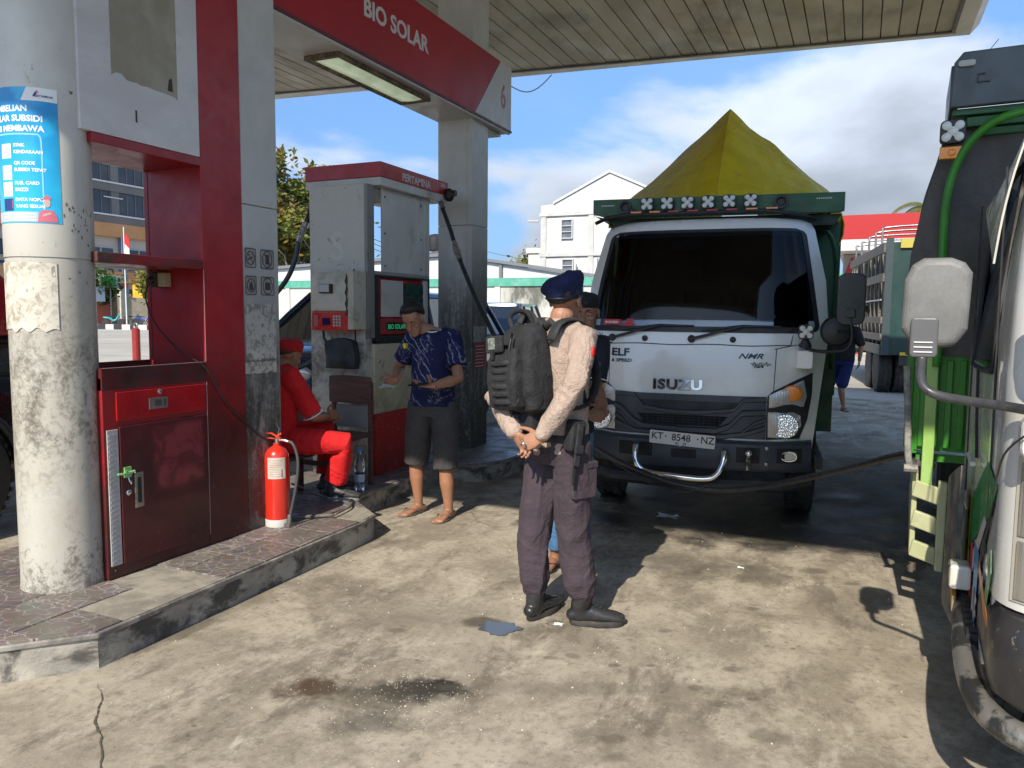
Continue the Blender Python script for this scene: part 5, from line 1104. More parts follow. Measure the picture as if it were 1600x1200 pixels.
# green header board over the cab
M_green = mat('truck_green', (.022, .095, .040), .45, c2=(.03, .12, .05), ns=3, dirt=(.03, .045, .03), ds=4, da=.6)
b = MB(); b.prism([(-.93, 2.485), (1.0, 2.475), (1.0, 2.335), (.97, 2.325), (-.82, 2.335), (-.93, 2.37)], .68, .72, 'y'); b.box(-.93, 1.0, .72, 1.55, 2.45, 2.475); hb = b.build('header_board', M_green, TK, M=MT, bevel=.004)
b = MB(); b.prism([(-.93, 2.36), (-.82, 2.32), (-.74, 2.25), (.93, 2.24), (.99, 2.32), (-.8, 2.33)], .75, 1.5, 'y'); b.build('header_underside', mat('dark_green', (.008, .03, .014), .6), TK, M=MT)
for x in (-.66, .545):
    b = MB(); b.lathe([(.052, 0), (.052, .03), (.035, .03), (.028, .005)], (x, .68, 2.415), 22, axis='y'); b.build('air_horn', M_blackp, hb, M=MT, smooth=30)
b = MB(); b.lathe([(.032, 0), (.032, .04), (.02, .045)], (-.60, .66, 2.37), 16, axis='y'); b.build('small_horn', M_blackp, hb, M=MT)
b = MB(); b.tube([(-.90, .66, 2.29), (-.80, .62, 2.325), (-.65, .60, 2.345), (.44, .60, 2.345), (.62, .63, 2.32), (.80, .68, 2.28)], .016, 8); b.build('light_rail', M_blackp, TK, M=MT, smooth='all')
for k in range(6): led_pod(TK, (-.475+.159*k, .60, 2.425), .102, MT)
for k, cn in enumerate(('a', 'a', 'r', 'r', 'r', 'r', 'a', 'a')):
    b = MB(); x = -.60+.148*k; b.box(x, x+.085, .578, .60, 2.352, 2.366); b.build('marker_lamp', M_amber if cn == 'a' else mat('marker_red', (.45, .03, .04), .3), TK, M=MT, bevel=.002)
for x0, nn in ((-.86, 8), (.80, 8)):
    b = MB()
    for k in range(nn): b.box(x0+k*.014, x0+k*.014+.008, .676, .68, 2.428, 2.437)
    b.build('led_strip', M_led, hb, M=MT)
# cargo bed, wheels
b = MB(); b.box(-.94, 1.02, 1.55, 5.6, .95, 2.32); b.box(-.94, 1.02, 1.50, 1.55, .80, 2.42); b.build('cargo_bed', M_green, TK, M=MT)
for k in range(9): b = MB(); b.box(1.02, 1.055, 1.56+k*.5, 1.62+k*.5, .85, 2.3); b.build('side_post', M_green, TK, M=MT)
b = MB(); b.tube(resample([(.86, 1.0, 2.26), (.95, 1.1, 2.15), (1.0, 1.2, 1.9), (1.0, 1.25, 1.5), (1.0, 1.3, 1.1)], 4), .018, 8); b.build('guard_pipe', M_green, TK, M=MT, smooth='all')
b = MB(); b.box(.83, 1.03, 1.40, 1.50, .55, 2.40); b.box(.83, .87, 1.30, 1.40, .5, 1.2); b.build('front_rack', M_green, TK, M=MT, bevel=.005)
b = MB(); b.box(-.45, .45, .6, 5.5, .5, .72); b.box(.5, .95, 2.0, 2.6, .42, .8); b.box(.84, .9, .3, 1.5, .42, .5); b.build('chassis', M_blackp, TK, M=MT)
b = MB(); b.box(.82, .86, 1.15, 1.25, .52, .60); b.build('side_marker', mat('marker_white', (.6, .6, .58), .3), TK, M=MT, bevel=.01)
for x in (-.74, .76): wheel(TK, (x, .83, .375), .375, .21, MT)
for x in (-.82, -.60, .62, .84): wheel(TK, (x, 4.2, .375), .375, .20, MT)
# tarpaulin: pointed tent
def tarp_mat(name, c, c2, dirt, ds=3):
    t = NT(name); w = t.noise(2.5, 8, .65, 1.0, t.map((1, 1, .5))); cc = t.mix(t.rng(w, .35, .65), c, c2); cc = t.mix(t.rng(t.noise(7, 9, .7, 1), .56, .68, 0, .6), cc, dirt)
    t.col(cc); t.set(rough=.55); t.bump(t.mth('ADD', t.noise(5, 7, .7, 1.5), t.mth('MULTIPLY', t.noise(60, 3), .15)), .5, .03); return t.m
M_tarp = tarp_mat('tarp_yellow', (.60, .44, .008), (.72, .55, .015), (.34, .25, .02))
def tarp(u, v):
    y = .78+4.9*v; a = -1+2*u
    zr = interp([(.78, 2.46), (1.4, 2.90), (2.0, 3.32), (2.42, 3.585), (2.55, 3.60), (3.2, 3.50), (4.5, 3.42), (5.7, 3.1)], y)
    hf = interp([(.78, .95), (1.3, 1.12), (2, 1.30), (2.6, 1.34), (3.4, 1.2), (5.7, 1.15)], y); hw = min(.96, hf*.97) if y > 1.2 else .86
    k = min(1, abs(a)/.94); x = math.copysign(k*hw, a); z = zr-(zr-2.40)*abs(x)/hf
    if abs(a) > .94: z -= (abs(a)-.94)*7*(.9 if y > 1.6 else .3)
    w = (.014*noise.noise(V((a*3+1, y*1.6, 0)))+.009*noise.noise(V((a*9, y*4, 3)))+.010*(1-abs(math.sin(7*math.atan2(a, 3.3-y)))*2)*(1 if y < 2.6 else .3))*min(1, k*4+.1)
    return (.05+x+w*.5, y, z+w*(1 if k < .95 else .3))
b = MB(); b.sheet(tarp, 80, 80, (0, .012, -.012)); tp = b.build('tarpaulin', M_tarp, TK, M=MT, smooth=60)
b = MB(); b.sheet(lambda u, v: (1.035+.03*math.sin(9*v+6*u), 1.5+3.9*u, 2.42-.75*v+.12*math.sin(7*u)*v), 24, 8, (.01, 0, 0)); b.build('tarpaulin_side', M_tarp, TK, M=MT, smooth=60)
b = MB(); b.tube(resample([(.05, .80, 2.47), (.05, 1.4, 2.905), (.05, 2.0, 3.32), (.05, 2.35, 3.54)], 6), .006, 6); b.build('tarp_seam', M_tarp, tp, M=MT, smooth='all')

for k in range(9):
    u_ = .06+.11*k; p = V(tarp(u_, .012)); b = MB(); b.tube([p+V((0, -.02, .02)), p+V((.01, -.03, -.06)), p+V((.02*(k % 2), -.03, -.13))], .005, 5); b.build('tie_cord', mat('cord', (.30, .28, .2), .8), TK, M=MT)
# ------------------------------------------------------------------ truck at the right edge
RT = thing('cargo_truck', 'white truck at the right edge with bright green bed, dark header and big grey mirror', 'truck', (.37, 2.35, 0), rad(-3))
MR = WM[RT.name]
def rcx(z): return interp([(.3, .03), (.75, .0), (1.35, .0), (1.7, .02), (2.05, .07), (2.13, .12), (2.18, .22), (2.2, .4)], z)
def rcy(z): return interp([(.3, .02), (1.35, .02), (1.45, .06), (2.0, .26), (2.1, .33), (2.16, .45), (2.2, .7)], z)
ZR = [.74, .9, 1.1, 1.25, 1.36, 1.45, 1.6, 1.8, 1.95, 2.05, 2.1, 2.13, 2.16, 2.18, 2.2]
def rc_ring(z, ins=0):
    x0 = rcx(z)+ins; y0 = rcy(z)+ins; x1 = 1.95-rcx(z)-ins; r = .16; out = []
    for k in range(9): a = PI+PI/2*k/8; out.append(V((x0+r+r*math.cos(a), y0+r+r*math.sin(a), z-(ins if z > 2.1 else 0))))
    for k in range(9): a = 1.5*PI+PI/2*k/8; out.append(V((x1-r+r*math.cos(a), y0+r+r*math.sin(a), z-(ins if z > 2.1 else 0))))
    out += [V((x1, 1.62-ins, z)), V((x0, 1.62-ins, z)), V((x0, 1.40, z)), V((x0, .55, z))]
    return out
def rshell(ins, m, nm):
    R = [rc_ring(z, ins) for z in ZR]; n = len(R[0]); fs = []
    for i in range(len(R)-1):
        for j in range(n):
            if ZR[i] >= 1.34 and ZR[i+1] <= 2.06 and j == n-2: continue
            if ZR[i] >= 1.44 and ZR[i+1] <= 2.06 and 8 <= j <= 8: continue
            fs.append((i*n+j, i*n+(j+1) % n, (i+1)*n+(j+1) % n, (i+1)*n+j))
    fs.append(tuple(range((len(R)-1)*n, len(R)*n))); fs.append(tuple(range(n)))
    b = MB(); b.add([p for r in R for p in r], fs); return b.build(nm, m, RT, M=MR, smooth=35)
M_rw = mat('truck_white_b', (.62, .62, .58), .25, c2=(.68, .68, .65), ns=2, dirt=(.40, .37, .30), ds=3, dr=(.5, .75), da=.35, coat=.5)
rshell(0, M_rw, 'cab_body'); rshell(.03, mat('cab_lining_grey', (.06, .065, .06), .8), 'cab_lining')
b = MB(); b.add([(rcx(z)-.002, y, z) for y, z in ((.56, 1.36), (1.395, 1.36), (1.395, 2.04), (.62, 2.04))], [(0, 1, 2, 3)]); b.add([(.17, rcy(1.45)-.002, 1.45), (1.78, rcy(1.45)-.002, 1.45), (1.74, rcy(2.05)-.002, 2.05), (.22, rcy(2.05)-.002, 2.05)], [(0, 1, 2, 3)]); b.build('cab_glass', M_glass, RT, M=MR, fix=False)
b = MB(); b.sheet(lambda u, v: (.30+.02*u, 1.0+.30*u+.05*v, 1.12+.55*v), 4, 6, (.35, 0, 0)); b.build('seat', mat('seat_olive', (.30, .32, .10), .7), RT, M=MR, smooth=40)
b = MB()
for k in range(4): b.sheet(lambda u, v: (.05+.02*math.sin(8*u), 1.32-.05*k+.05*u, 1.4+.63*v), 6, 2, (.01, 0, 0))
b.build('curtain', mat('curtain_blue', (.02, .035, .06), .8), RT, M=MR, smooth=40)
M_rub = mat('window_rubber', (.02, .02, .022), .6)
b = MB(); b.tube([(rcx(z)-.004, y, z) for y, z in ((.56, 1.36), (.9, 1.345), (1.395, 1.34), (1.40, 1.7), (1.395, 2.04), (1.0, 2.05), (.66, 2.04), (.56, 1.6), (.55, 1.36))], .010, 6)
b.tube([(-.004, y, z) for y, z in ((1.1, 1.34), (1.02, 1.15), (.92, 1.02))], .006, 6); b.build('window_seal', M_rub, RT, M=MR, smooth=40)
b = MB(); b.tube([(-.002, .50, 2.0), (-.003, .48, 1.6), (-.003, .42, 1.2), (-.003, .40, .8)], .004, 5); b.build('door_seam', M_rub, RT, M=MR); b = MB(); b.tube([(-.003, 1.45, 2.0), (-.003, 1.46, 1.2), (-.003, 1.4, .8)], .004, 5); b.build('door_seam', M_rub, RT, M=MR)
b = MB(); b.sheet(lambda u, v: (lerp_(.035, .06, u)*v+lerp_(-.01, -.03, u)*(1-v)-.02*math.sin(PI*v)*.7, lerp_(1.12, .44, u)+.03*v, lerp_(lerp_(1.93, 1.70, u), lerp_(2.0, 2.165, u), v)), 10, 10, (.006, 0, 0)); b.build('rain_visor', mat('visor_smoke', (.46, .44, .36), .25, c2=(.52, .5, .42), ns=4), RT, M=MR, smooth=50)
b = MB(); b.tube(resample([(.04, -.02, 1.62), (.035, -.04, 1.50), (.05, -.045, 1.42), (.09, -.04, 1.40)], 4), .010, 8); b.build('grab_rail', M_chrome, RT, M=MR, smooth='all')
b = MB(); b.prism(rrect(.10, 1.225, .16, .115, .03, 4), -.04, .04, 'y'); b.build('arm_base', M_rw, RT, M=MR, bevel=.015)
b = MB(); b.box(-.006, .0, .99, 1.06, .98, 1.02); b.tube([(-.018, .88, 1.0), (-.02, 1.05, 1.01)], .010, 6); b.build('door_handle', M_rw, RT, M=MR)
# headlight at corner
def crn(a, z, off=0): r = .16; x0 = rcx(z); y0 = rcy(z); return (x0+r-(r+off)*math.cos(rad(a)), y0+r-(r+off)*math.sin(rad(a)), z)
def cpatch(mb, a0, a1, z0, z1, off, extra=.3):
    def f(u, v):
        z = z0+(z1-z0)*v; t = u*(1+extra)
        if t <= 1: return crn(a0+(a1-a0)*t, z, off)
        p = crn(a1, z, off); return (p[0]+(t-1)*.35/extra*1.0, p[1], z)
    mb.grid(f, 16, 4)
b = MB(); cpatch(b, 38, 90, .765, 1.165, .004, .4); hl = b.build('headlight', mat('lamp_frame_beige', (.45, .42, .34), .3, coat=.6), RT, M=MR, smooth='all', fix=False)
M_lensd = mat('lens_ribbed', (.42, .41, .38), .12, .7, coat=1, rv=.04, bump=.6, bs=45, bd=.01, stretch=(1, 1, .02))
b = MB(); cpatch(b, 44, 90, .95, 1.15, .010, .4); b.build('side_lens', M_lensd, hl, M=MR, smooth='all', fix=False)
b = MB(); cpatch(b, 44, 90, .775, .935, .010, .4); b.build('main_lens', M_lensd, hl, M=MR, smooth='all', fix=False)
b = MB(); b.ell((.16, .006, 1.035), (.05, .01, .05), 16, 8); b.build('indicator', M_amber, hl, M=MR, smooth=40)
b = MB(); b.lathe([(.09, 0), (.085, .01), (.03, .012), (.02, .016)], (.20, .003, .86), 24, axis='y'); b.build('reflector', M_refl, hl, M=MR, smooth=40)
# bumper
M_bk = mat('bumper_black', (.02, .02, .022), .35, c2=(.035, .034, .034), ns=5, dirt=(.22, .2, .17), ds=22, dr=(.62, .68), da=.8)
b = MB(); R = []
for z, o in ((.47, .03), (.50, .0), (.58, -.01), (.68, -.005), (.725, .015), (.735, .04)):
    rg = []
    for k in range(9): a = PI+PI/2*k/8; rg.append(V((.0+o+.15+.15*math.cos(a), -.03+o+.15+.15*math.sin(a), z)))
    rg += [V((1.95-o, -.03+o, z)), V((1.95-o, .5, z)), V((0+o, .45, z))]; R.append(rg)
b.ring_loft(R, True); b.build('bumper', M_bk, RT, M=MR, smooth=35)
M_pipe = mat('pipe_worn', (.26, .25, .23), .45, .5, c2=(.05, .05, .05), ns=9, nr=(.45, .55), dirt=(.35, .22, .16), ds=20, dr=(.6, .66), da=.7, bump=.3, bs=40)
b = MB(); b.tube(resample([(.0, 1.0, .47), (-.02, .80, .465), (-.035, .5, .455), (-.03, .25, .44), (.0, .08, .43), (.08, -.02, .425), (.25, -.04, .42), (.9, -.05, .42), (1.9, -.04, .42)], 5), .038, 14); b.build('bumper_pipe', M_pipe, RT, M=MR, smooth='all')
# side step panels with graphics
b = MB(); b.box(.0, .1, .45, 1.5, .42, .74); b.box(.004, .09, .2, .45, .52, .74); b.build('side_panel', M_rw, RT, M=MR, bevel=.008)
gx = -.004
def decal(pl, m, off=0, nm='decal'): pl = [(max(.18, y*1.05-.36), z) for y, z in pl]; b = MB(); b.prism(pl, gx-off-.001, gx-off, 'x'); b.build(nm, m, RT, M=MR)
C_ = lambda n, c: mat('decal_'+n, c, .35)
decal([(.5, 1.05), (.62, .95), (1.45, .60), (1.45, .78), (.8, 1.08)], C_('green', (.02, .22, .06)), .000)
decal([(.42, .80), (.62, .62), (.70, .62), (.55, .86)], C_('green', (.02, .22, .06)), .001)
decal([(.55, 1.0), (.58, 1.0), (1.2, .45), (1.1, .45)], M_black, .0012); decal([(.72, .9), (.8, .9), (1.4, .5), (1.3, .48)], C_('silver', (.5, .5, .5)), .0014)
decal([(.9, .75), (1.05, .75), (1.0, .5), (.9, .5)], C_('blue', (.03, .2, .5)), .0016); decal([(1.1, .7), (1.2, .72), (1.22, .48), (1.12, .47)], C_('red', (.5, .05, .03)), .0018)
decal([(1.28, .86), (1.42, .84), (1.42, .56), (1.3, .6)], C_('yellow', (.6, .45, .02)), .002); decal([(1.32, .80), (1.37, .79), (1.37, .75), (1.33, .76)], M_black, .003); decal([(1.33, .68), (1.38, .67), (1.38, .63), (1.34, .64)], M_black, .003)
decal([(.50, .60), (.85, .70), (.85, .74), (.50, .66)], C_('orange', (.6, .2, .05)), .0022)
b = MB(); text(b, 'AE', .16, plane_fn((gx-.006, .70, .50), (0, -1, 0), (0, 0, 1)), bold=.004); b.build('decal', C_('silver', (.5, .5, .5)), RT, M=MR)
b = MB(); b.sheet(lambda u, v: (-.05-.025*math.sin(PI*u), .95+.55*u, .36+.9*(1-u)*.0+.62*v-.2*u*v), 8, 8, (.015, 0, 0)); b.build('mud_guard', mat('mudguard', (.05, .055, .06), .5, c2=(.16, .15, .13), ns=8), RT, M=MR, smooth=50)
b = MB(); b.box(-.075, -.005, .80, .90, .545, .635); b.build('side_marker', mat('marker_clear', (.6, .6, .55), .15, coat=1), RT, M=MR, bevel=.012)
b = MB(); b.prism([(.86, .44), (1.12, .50), (1.15, .70), (1.05, .72), (.98, .56), (.86, .50)], -.06, -.045, 'x'); b.build('bracket', mat('bracket_orange', (.42, .20, .03), .6, c2=(.30, .24, .16), ns=14, nr=(.45, .55), dirt=(.2, .17, .14), ds=9), RT, M=MR, bevel=.004)
b = MB()
for k in range(8): b.box(-.03, .02, .50+k*.06, .53+k*.06, .505, .515)
b.box(-.035, .02, .48, 1.0, .48, .505); b.build('step', M_blackp, RT, M=MR)
wheel(RT, (.15, 1.10, .385), .385, .22, MR, rim=(.55, .5, .3))
for x in (.12, .36): wheel(RT, (x, 4.6, .4), .40, .22, MR)
b = MB(); b.box(.5, 1.4, .5, 6.5, .5, .7); b.build('chassis', M_blackp, RT, M=MR)
# big grey mirror
b = MB(); pl = [(-.245, 1.46), (-.215, 1.44), (-.13, 1.45), (-.10, 1.50), (-.095, 1.66), (-.115, 1.69), (-.15, 1.705), (-.22, 1.705), (-.25, 1.685), (-.268, 1.64), (-.272, 1.50)]
b.prism(pl, .17, .235, 'y'); mr = b.build('mirror', mat('mirror_grey', (.13, .13, .125), .5, c2=(.19, .19, .185), ns=5, dirt=(.2, .19, .17), ds=7, da=.5, fine=.2), RT, M=MR, bevel=.022, seg=4)
b = MB(); b.prism(rrect(-.21, 1.475, .072, .115, .012, 3), .150, .172, 'y'); b.build('mirror_clamp', mat('clamp_grey', (.09, .09, .095), .4), mr, M=MR, bevel=.005)
b = MB()
for k in range(3): b.box(-.235, -.187, .1465, .151, 1.432+k*.014, 1.4355+k*.014)
b.build('clamp_slots', mat('slot_light', (.6, .6, .58), .4), mr, M=MR)
b = MB(); b.tube(resample([(-.212, .162, 1.42), (-.213, .162, 1.375), (-.205, .158, 1.335), (-.17, .15, 1.312), (-.10, .12, 1.302), (0, .05, 1.297), (.10, -.06, 1.292), (.2, -.08, 1.29)], 5), .0135, 12); b.build('mirror_arm', mat('arm_black', (.03, .032, .036), .3, c2=(.06, .06, .065), ns=12), RT, M=MR, smooth='all')
b = MB(); b.tube(resample([(.07, -.07, 1.26), (.03, -.06, 1.24), (-.01, .02, 1.17), (-.02, .1, 1.05)], 4), .003, 5); b.build('mirror_stay', M_blackp, RT, M=MR)
# green bed
M_g2 = mat('bed_green', (.03, .19, .014), .4, c2=(.045, .24, .02), ns=3, dirt=(.03, .10, .02), ds=5, da=.5); M_g3 = mat('bed_green_light', (.26, .44, .10), .45, c2=(.32, .5, .16), ns=4, dirt=(.25, .3, .15), ds=5)
b = MB(); b.box(-.20, 2.1, 1.92, 1.96, .88, 1.80); b.box(-.10, 2.1, 1.92, 1.96, 1.80, 2.45); b.build('front_wall', M_g2, RT, M=MR)
b = MB(); b.box(-.215, -.19, 1.93, 7.0, .86, 1.86); b.box(2.09, 2.11, 1.96, 7.0, .86, 1.9); b.box(-.19, 2.09, 1.96, 7.0, .82, .86); b.build('side_wall', M_g2, RT, M=MR)
for k in range(4): b = MB(); b.box(-.188+k*.055, -.16+k*.055, 1.895, 1.92, .90, 1.33); b.build('wall_rib', M_g2, RT, M=MR, bevel=.004)
for k in range(10): b = MB(); b.box(-.25, -.215, 2.1+k*.5, 2.16+k*.5, .86, 1.86); b.build('side_rib', M_g2, RT, M=MR, bevel=.004)
b = MB(); b.box(-.165, -.115, 1.85, 1.90, .67, 1.36); b.build('corner_post', M_g3, RT, M=MR, bevel=.004)
b = MB()
gd = [(-.165, .30), (-.055, .295), (-.05, .745), (-.12, .755), (-.125, .37), (-.155, .36)]
b.prism([(-.085, .30), (-.05, .295), (-.048, .74), (-.088, .745)], 1.84, 1.88, 'y')
for z in (.34, .49, .64): b.prism([(-.20, z+.02), (-.085, z-.015), (-.085, z+.07), (-.185, z+.10)], 1.845, 1.875, 'y')
b.box(-.20, -.175, 1.88, 1.92, .35, .78); b.box(-.20, -.185, 1.92, 3.4, .35, .43); b.box(-.20, -.185, 1.92, 3.4, .55, .63); b.build('side_guard', mat('guard_pale', (.38, .40, .22), .5, c2=(.44, .46, .28), ns=6, dirt=(.2, .2, .14), ds=8), RT, M=MR, bevel=.006)
b = MB(); b.tube(resample([(-.25, 1.84, 1.30), (-.235, 1.83, 1.05), (-.225, 1.83, .86), (-.21, 1.83, .80)], 4), .016, 8); b.tube([(-.24, 1.82, .80), (-.18, 1.82, .80)], .02, 8); b.build('tie_rope', mat('rope_grey', (.3, .3, .27), .8, c2=(.15, .15, .14), ns=30), RT, M=MR, smooth=40)
M_dt = tarp_mat('tarp_dark', (.05, .045, .04), (.085, .075, .065), (.03, .028, .026))
b = MB()
def dtf(u, v):
    z = 1.80+.66*v; x = interp([(1.8, -.262), (2.0, -.235), (2.25, -.175), (2.46, -.135)], z); y = 1.93+u*4.9
    return (x+.010*noise.noise(V((y*1.5, z*5, 0)))+.012*math.sin(8*z+y*3)*.6, y, z)
b.sheet(dtf, 40, 14, (.012, 0, 0)); b.sheet(lambda u, v: (interp([(1.3, -.262), (1.8, -.262), (2.0, -.235), (2.25, -.175), (2.46, -.135)], 1.35+1.1*v)*(1-u)+.3*u, 1.905+.01*math.sin(9*u+5*v), 1.35+1.1*v), 12, 12, (0, .01, 0)); b.build('dark_tarpaulin', M_dt, RT, M=MR, smooth=60)
M_hd = mat('header_dark', (.045, .06, .065), .4, c2=(.06, .075, .08), ns=4, dirt=(.1, .1, .09), ds=6, da=.3)
b = MB(); b.prism([(-.135, 2.50), (-.125, 2.70), (-.09, 2.745), (2.1, 2.74), (2.1, 2.50)], 1.80, 1.84, 'y'); b.prism([(1.84, 2.70), (1.84, 2.50), (2.45, 2.42), (2.45, 2.70)], -.135, -.10, 'x'); b.box(-.10, 2.1, 1.84, 2.45, 2.69, 2.72); b.build('header_board', M_hd, RT, M=MR, bevel=.006)
b = MB(); b.box(-.12, 2.1, 1.84, 2.45, 2.47, 2.50); b.box(-.06, 2.1, 1.86, 2.0, 2.42, 2.465); b.box(.0, 2.1, 1.88, 2.0, 2.38, 2.415); b.build('header_underside', mat('under_green', (.02, .10, .03), .5), RT, M=MR, bevel=.004)
b = MB(); b.prism(rrect(-.075, 2.69, .07, .028, .012, 3), 1.785, 1.80, 'y'); b.build('header_lamp', mat('lamp_dull', (.4, .4, .36), .3), RT, M=MR, bevel=.003)
b = MB(); b.box(-.03, -.025, 1.793, 1.80, 2.60, 2.64); b.box(-.0245, .02, 1.793, 1.80, 2.60, 2.605); b.box(-.0245, .0, 1.793, 1.80, 2.635, 2.64); b.build('hook', M_black, RT, M=MR)
b = MB(); b.tube([(-.0, 1.85, 2.74), (.02, 1.85, 2.76), (.045, 1.83, 2.79)], .0015, 4); b.build('aerial', M_black, RT, M=MR)
led_pod(RT, (-.115, 1.80, 2.393), .105, MR)
b = MB(); b.box(-.165, -.065, 1.80, 1.83, 2.27, 2.325); ob = b.build('indicator', mat('amber_block', (.85, .28, .0), .3, coat=.6), RT, M=MR, bevel=.004); b = MB(); b.ell((-.115, 1.80, 2.297), (.018, .006, .018), 12, 8); b.build('bulb', M_amber, ob, M=MR)
b = MB(); b.tube(resample([(-.125, 1.84, 1.30), (-.122, 1.84, 1.60), (-.128, 1.84, 1.90), (-.125, 1.83, 2.08), (-.10, 1.82, 2.22), (-.055, 1.80, 2.32), (.01, 1.78, 2.39), (.1, 1.74, 2.43), (.3, 1.7, 2.45)], 5), .019, 12); b.build('guard_pipe', M_g2, RT, M=MR, smooth='all')
# ------------------------------------------------------------------ people
def remesh(mb, name, m, parent, vox, smooth_it=3, disp=None, factor=.5, mats=None, keep=1.0):
    me = bpy.data.meshes.new(name+'_raw'); me.from_pydata(mb.v, [], mb.f)
    bm = bmesh.new(); bm.from_mesh(me); bmesh.ops.recalc_face_normals(bm, faces=bm.faces); bm.to_mesh(me); bm.free()
    o = bpy.data.objects.new(name+'_raw', me); COL.objects.link(o)
    r = o.modifiers.new('r', 'REMESH'); r.mode = 'VOXEL'; r.voxel_size = vox
    if smooth_it: sm = o.modifiers.new('s', 'SMOOTH'); sm.factor = factor; sm.iterations = smooth_it
    dg = bpy.context.evaluated_depsgraph_get(); ev = o.evaluated_get(dg)
    out = bpy.data.meshes.new_from_object(ev, depsgraph=dg); bpy.data.objects.remove(o); bpy.data.meshes.remove(me)
    out.name = name
    if disp is not None:
        n = len(out.vertices); co = np.empty(n*3, np.float32); out.vertices.foreach_get('co', co); no = np.empty(n*3, np.float32); out.vertices.foreach_get('normal', no)
        co = co.reshape(-1, 3); no = no.reshape(-1, 3); d = disp(co); co += no*d[:, None]; out.vertices.foreach_set('co', co.ravel())
    if parent is not None:
        T = WM[parent.name].inverted(); out.transform(T)
    out.polygons.foreach_set('use_smooth', [True]*len(out.polygons))
    ob = bpy.data.objects.new(name, out); COL.objects.link(ob); out.materials.clear(); out.materials.append(m)
    if parent is not None: ob.parent = parent; WM[ob.name] = WM[parent.name]
    return ob
_rs = np.random.RandomState(4)
def vnoise(co, f, seed=0, dirs=6):
    """cheap smooth pseudo-noise: sum of warped sines"""
    r = np.random.RandomState(seed); s = np.zeros(len(co)); p = co*f
    w = np.sin(p[:, [1, 2, 0]]*1.3+r.rand(3)*6)*.8
    for _ in range(dirs):
        k = r.randn(3); k /= np.linalg.norm(k); s += np.sin(((p+w)@k)*(2+2*r.rand())+r.rand()*6)
    return s/dirs
def folds(amp=.004, f=9, seed=1, stretch=(1, 1, 1), bands=None):
    """fabric wrinkles: ridged noise; bands = list of (center, radius, gain, direction) where folds gather"""
    def g(co):
        c = co*np.array(stretch); n1 = vnoise(c, f, seed); n2 = vnoise(c, f*2.1, seed+5)
        n3 = vnoise(c*np.array((1.0, 1.0, .45)), f*1.6, seed+17)
        d = amp*(1.1*(1-np.abs(n1)*2.6).clip(-.5, 1)+.8*(1-np.abs(n3)*3).clip(-.4, 1)+.35*n2)
        if bands:
            for ce, rd, ga, di in bands:
                q = co-np.array(ce); w = np.exp(-(q*q).sum(1)/(rd*rd)); dd = np.array(di, float); dd /= np.linalg.norm(dd)
                d += w*ga*.75*(1-np.abs(np.sin((q@dd)*48+vnoise(co, 9, seed+9)*5.5))*1.7).clip(-.6, 1)
        return d
    return g
def lerp(a, b, t): return a+(b-a)*t
def shell_limb(mb, pts, rads, side=None, n=16): mb.tube(pts, rads, n, side=side, round_=True)
def sleeve(mb, pts, rads, n=20):
    """garment tube with an open-looking flat hem"""
    p = [V(q) for q in pts]; d = (p[-1]-p[-2]).normalized(); mb.tube(p+[p[-1]+d*.012, p[-1]+d*.006], list(rads)+[rads[-1]*1.0, rads[-1]*.80], n)
def torso_shell(mb, secs, right, n=22):
    """secs: (center, half width, half depth[, front bias]); right: vector or list"""
    rings = []
    for i, s in enumerate(secs):
        c = V(s[0]); r = (right[i] if isinstance(right, list) else V(right)).normalized()
        a = secs[max(0, i-1)][0]; b_ = secs[min(len(secs)-1, i+1)][0]; t = (V(b_)-V(a)).normalized(); r = (r-t*r.dot(t)).normalized(); f = t.cross(r)
        ring = []
        for k in range(n):
            an = 2*PI*k/n; cx, sy = math.cos(an), math.sin(an)
            e = .86; cx = math.copysign(abs(cx)**e, cx); sy = math.copysign(abs(sy)**e, sy)
            ring.append(c+r*(s[1]*cx)+f*(s[2]*sy))
        rings.append(ring)
    mb.ring_loft(rings, True)
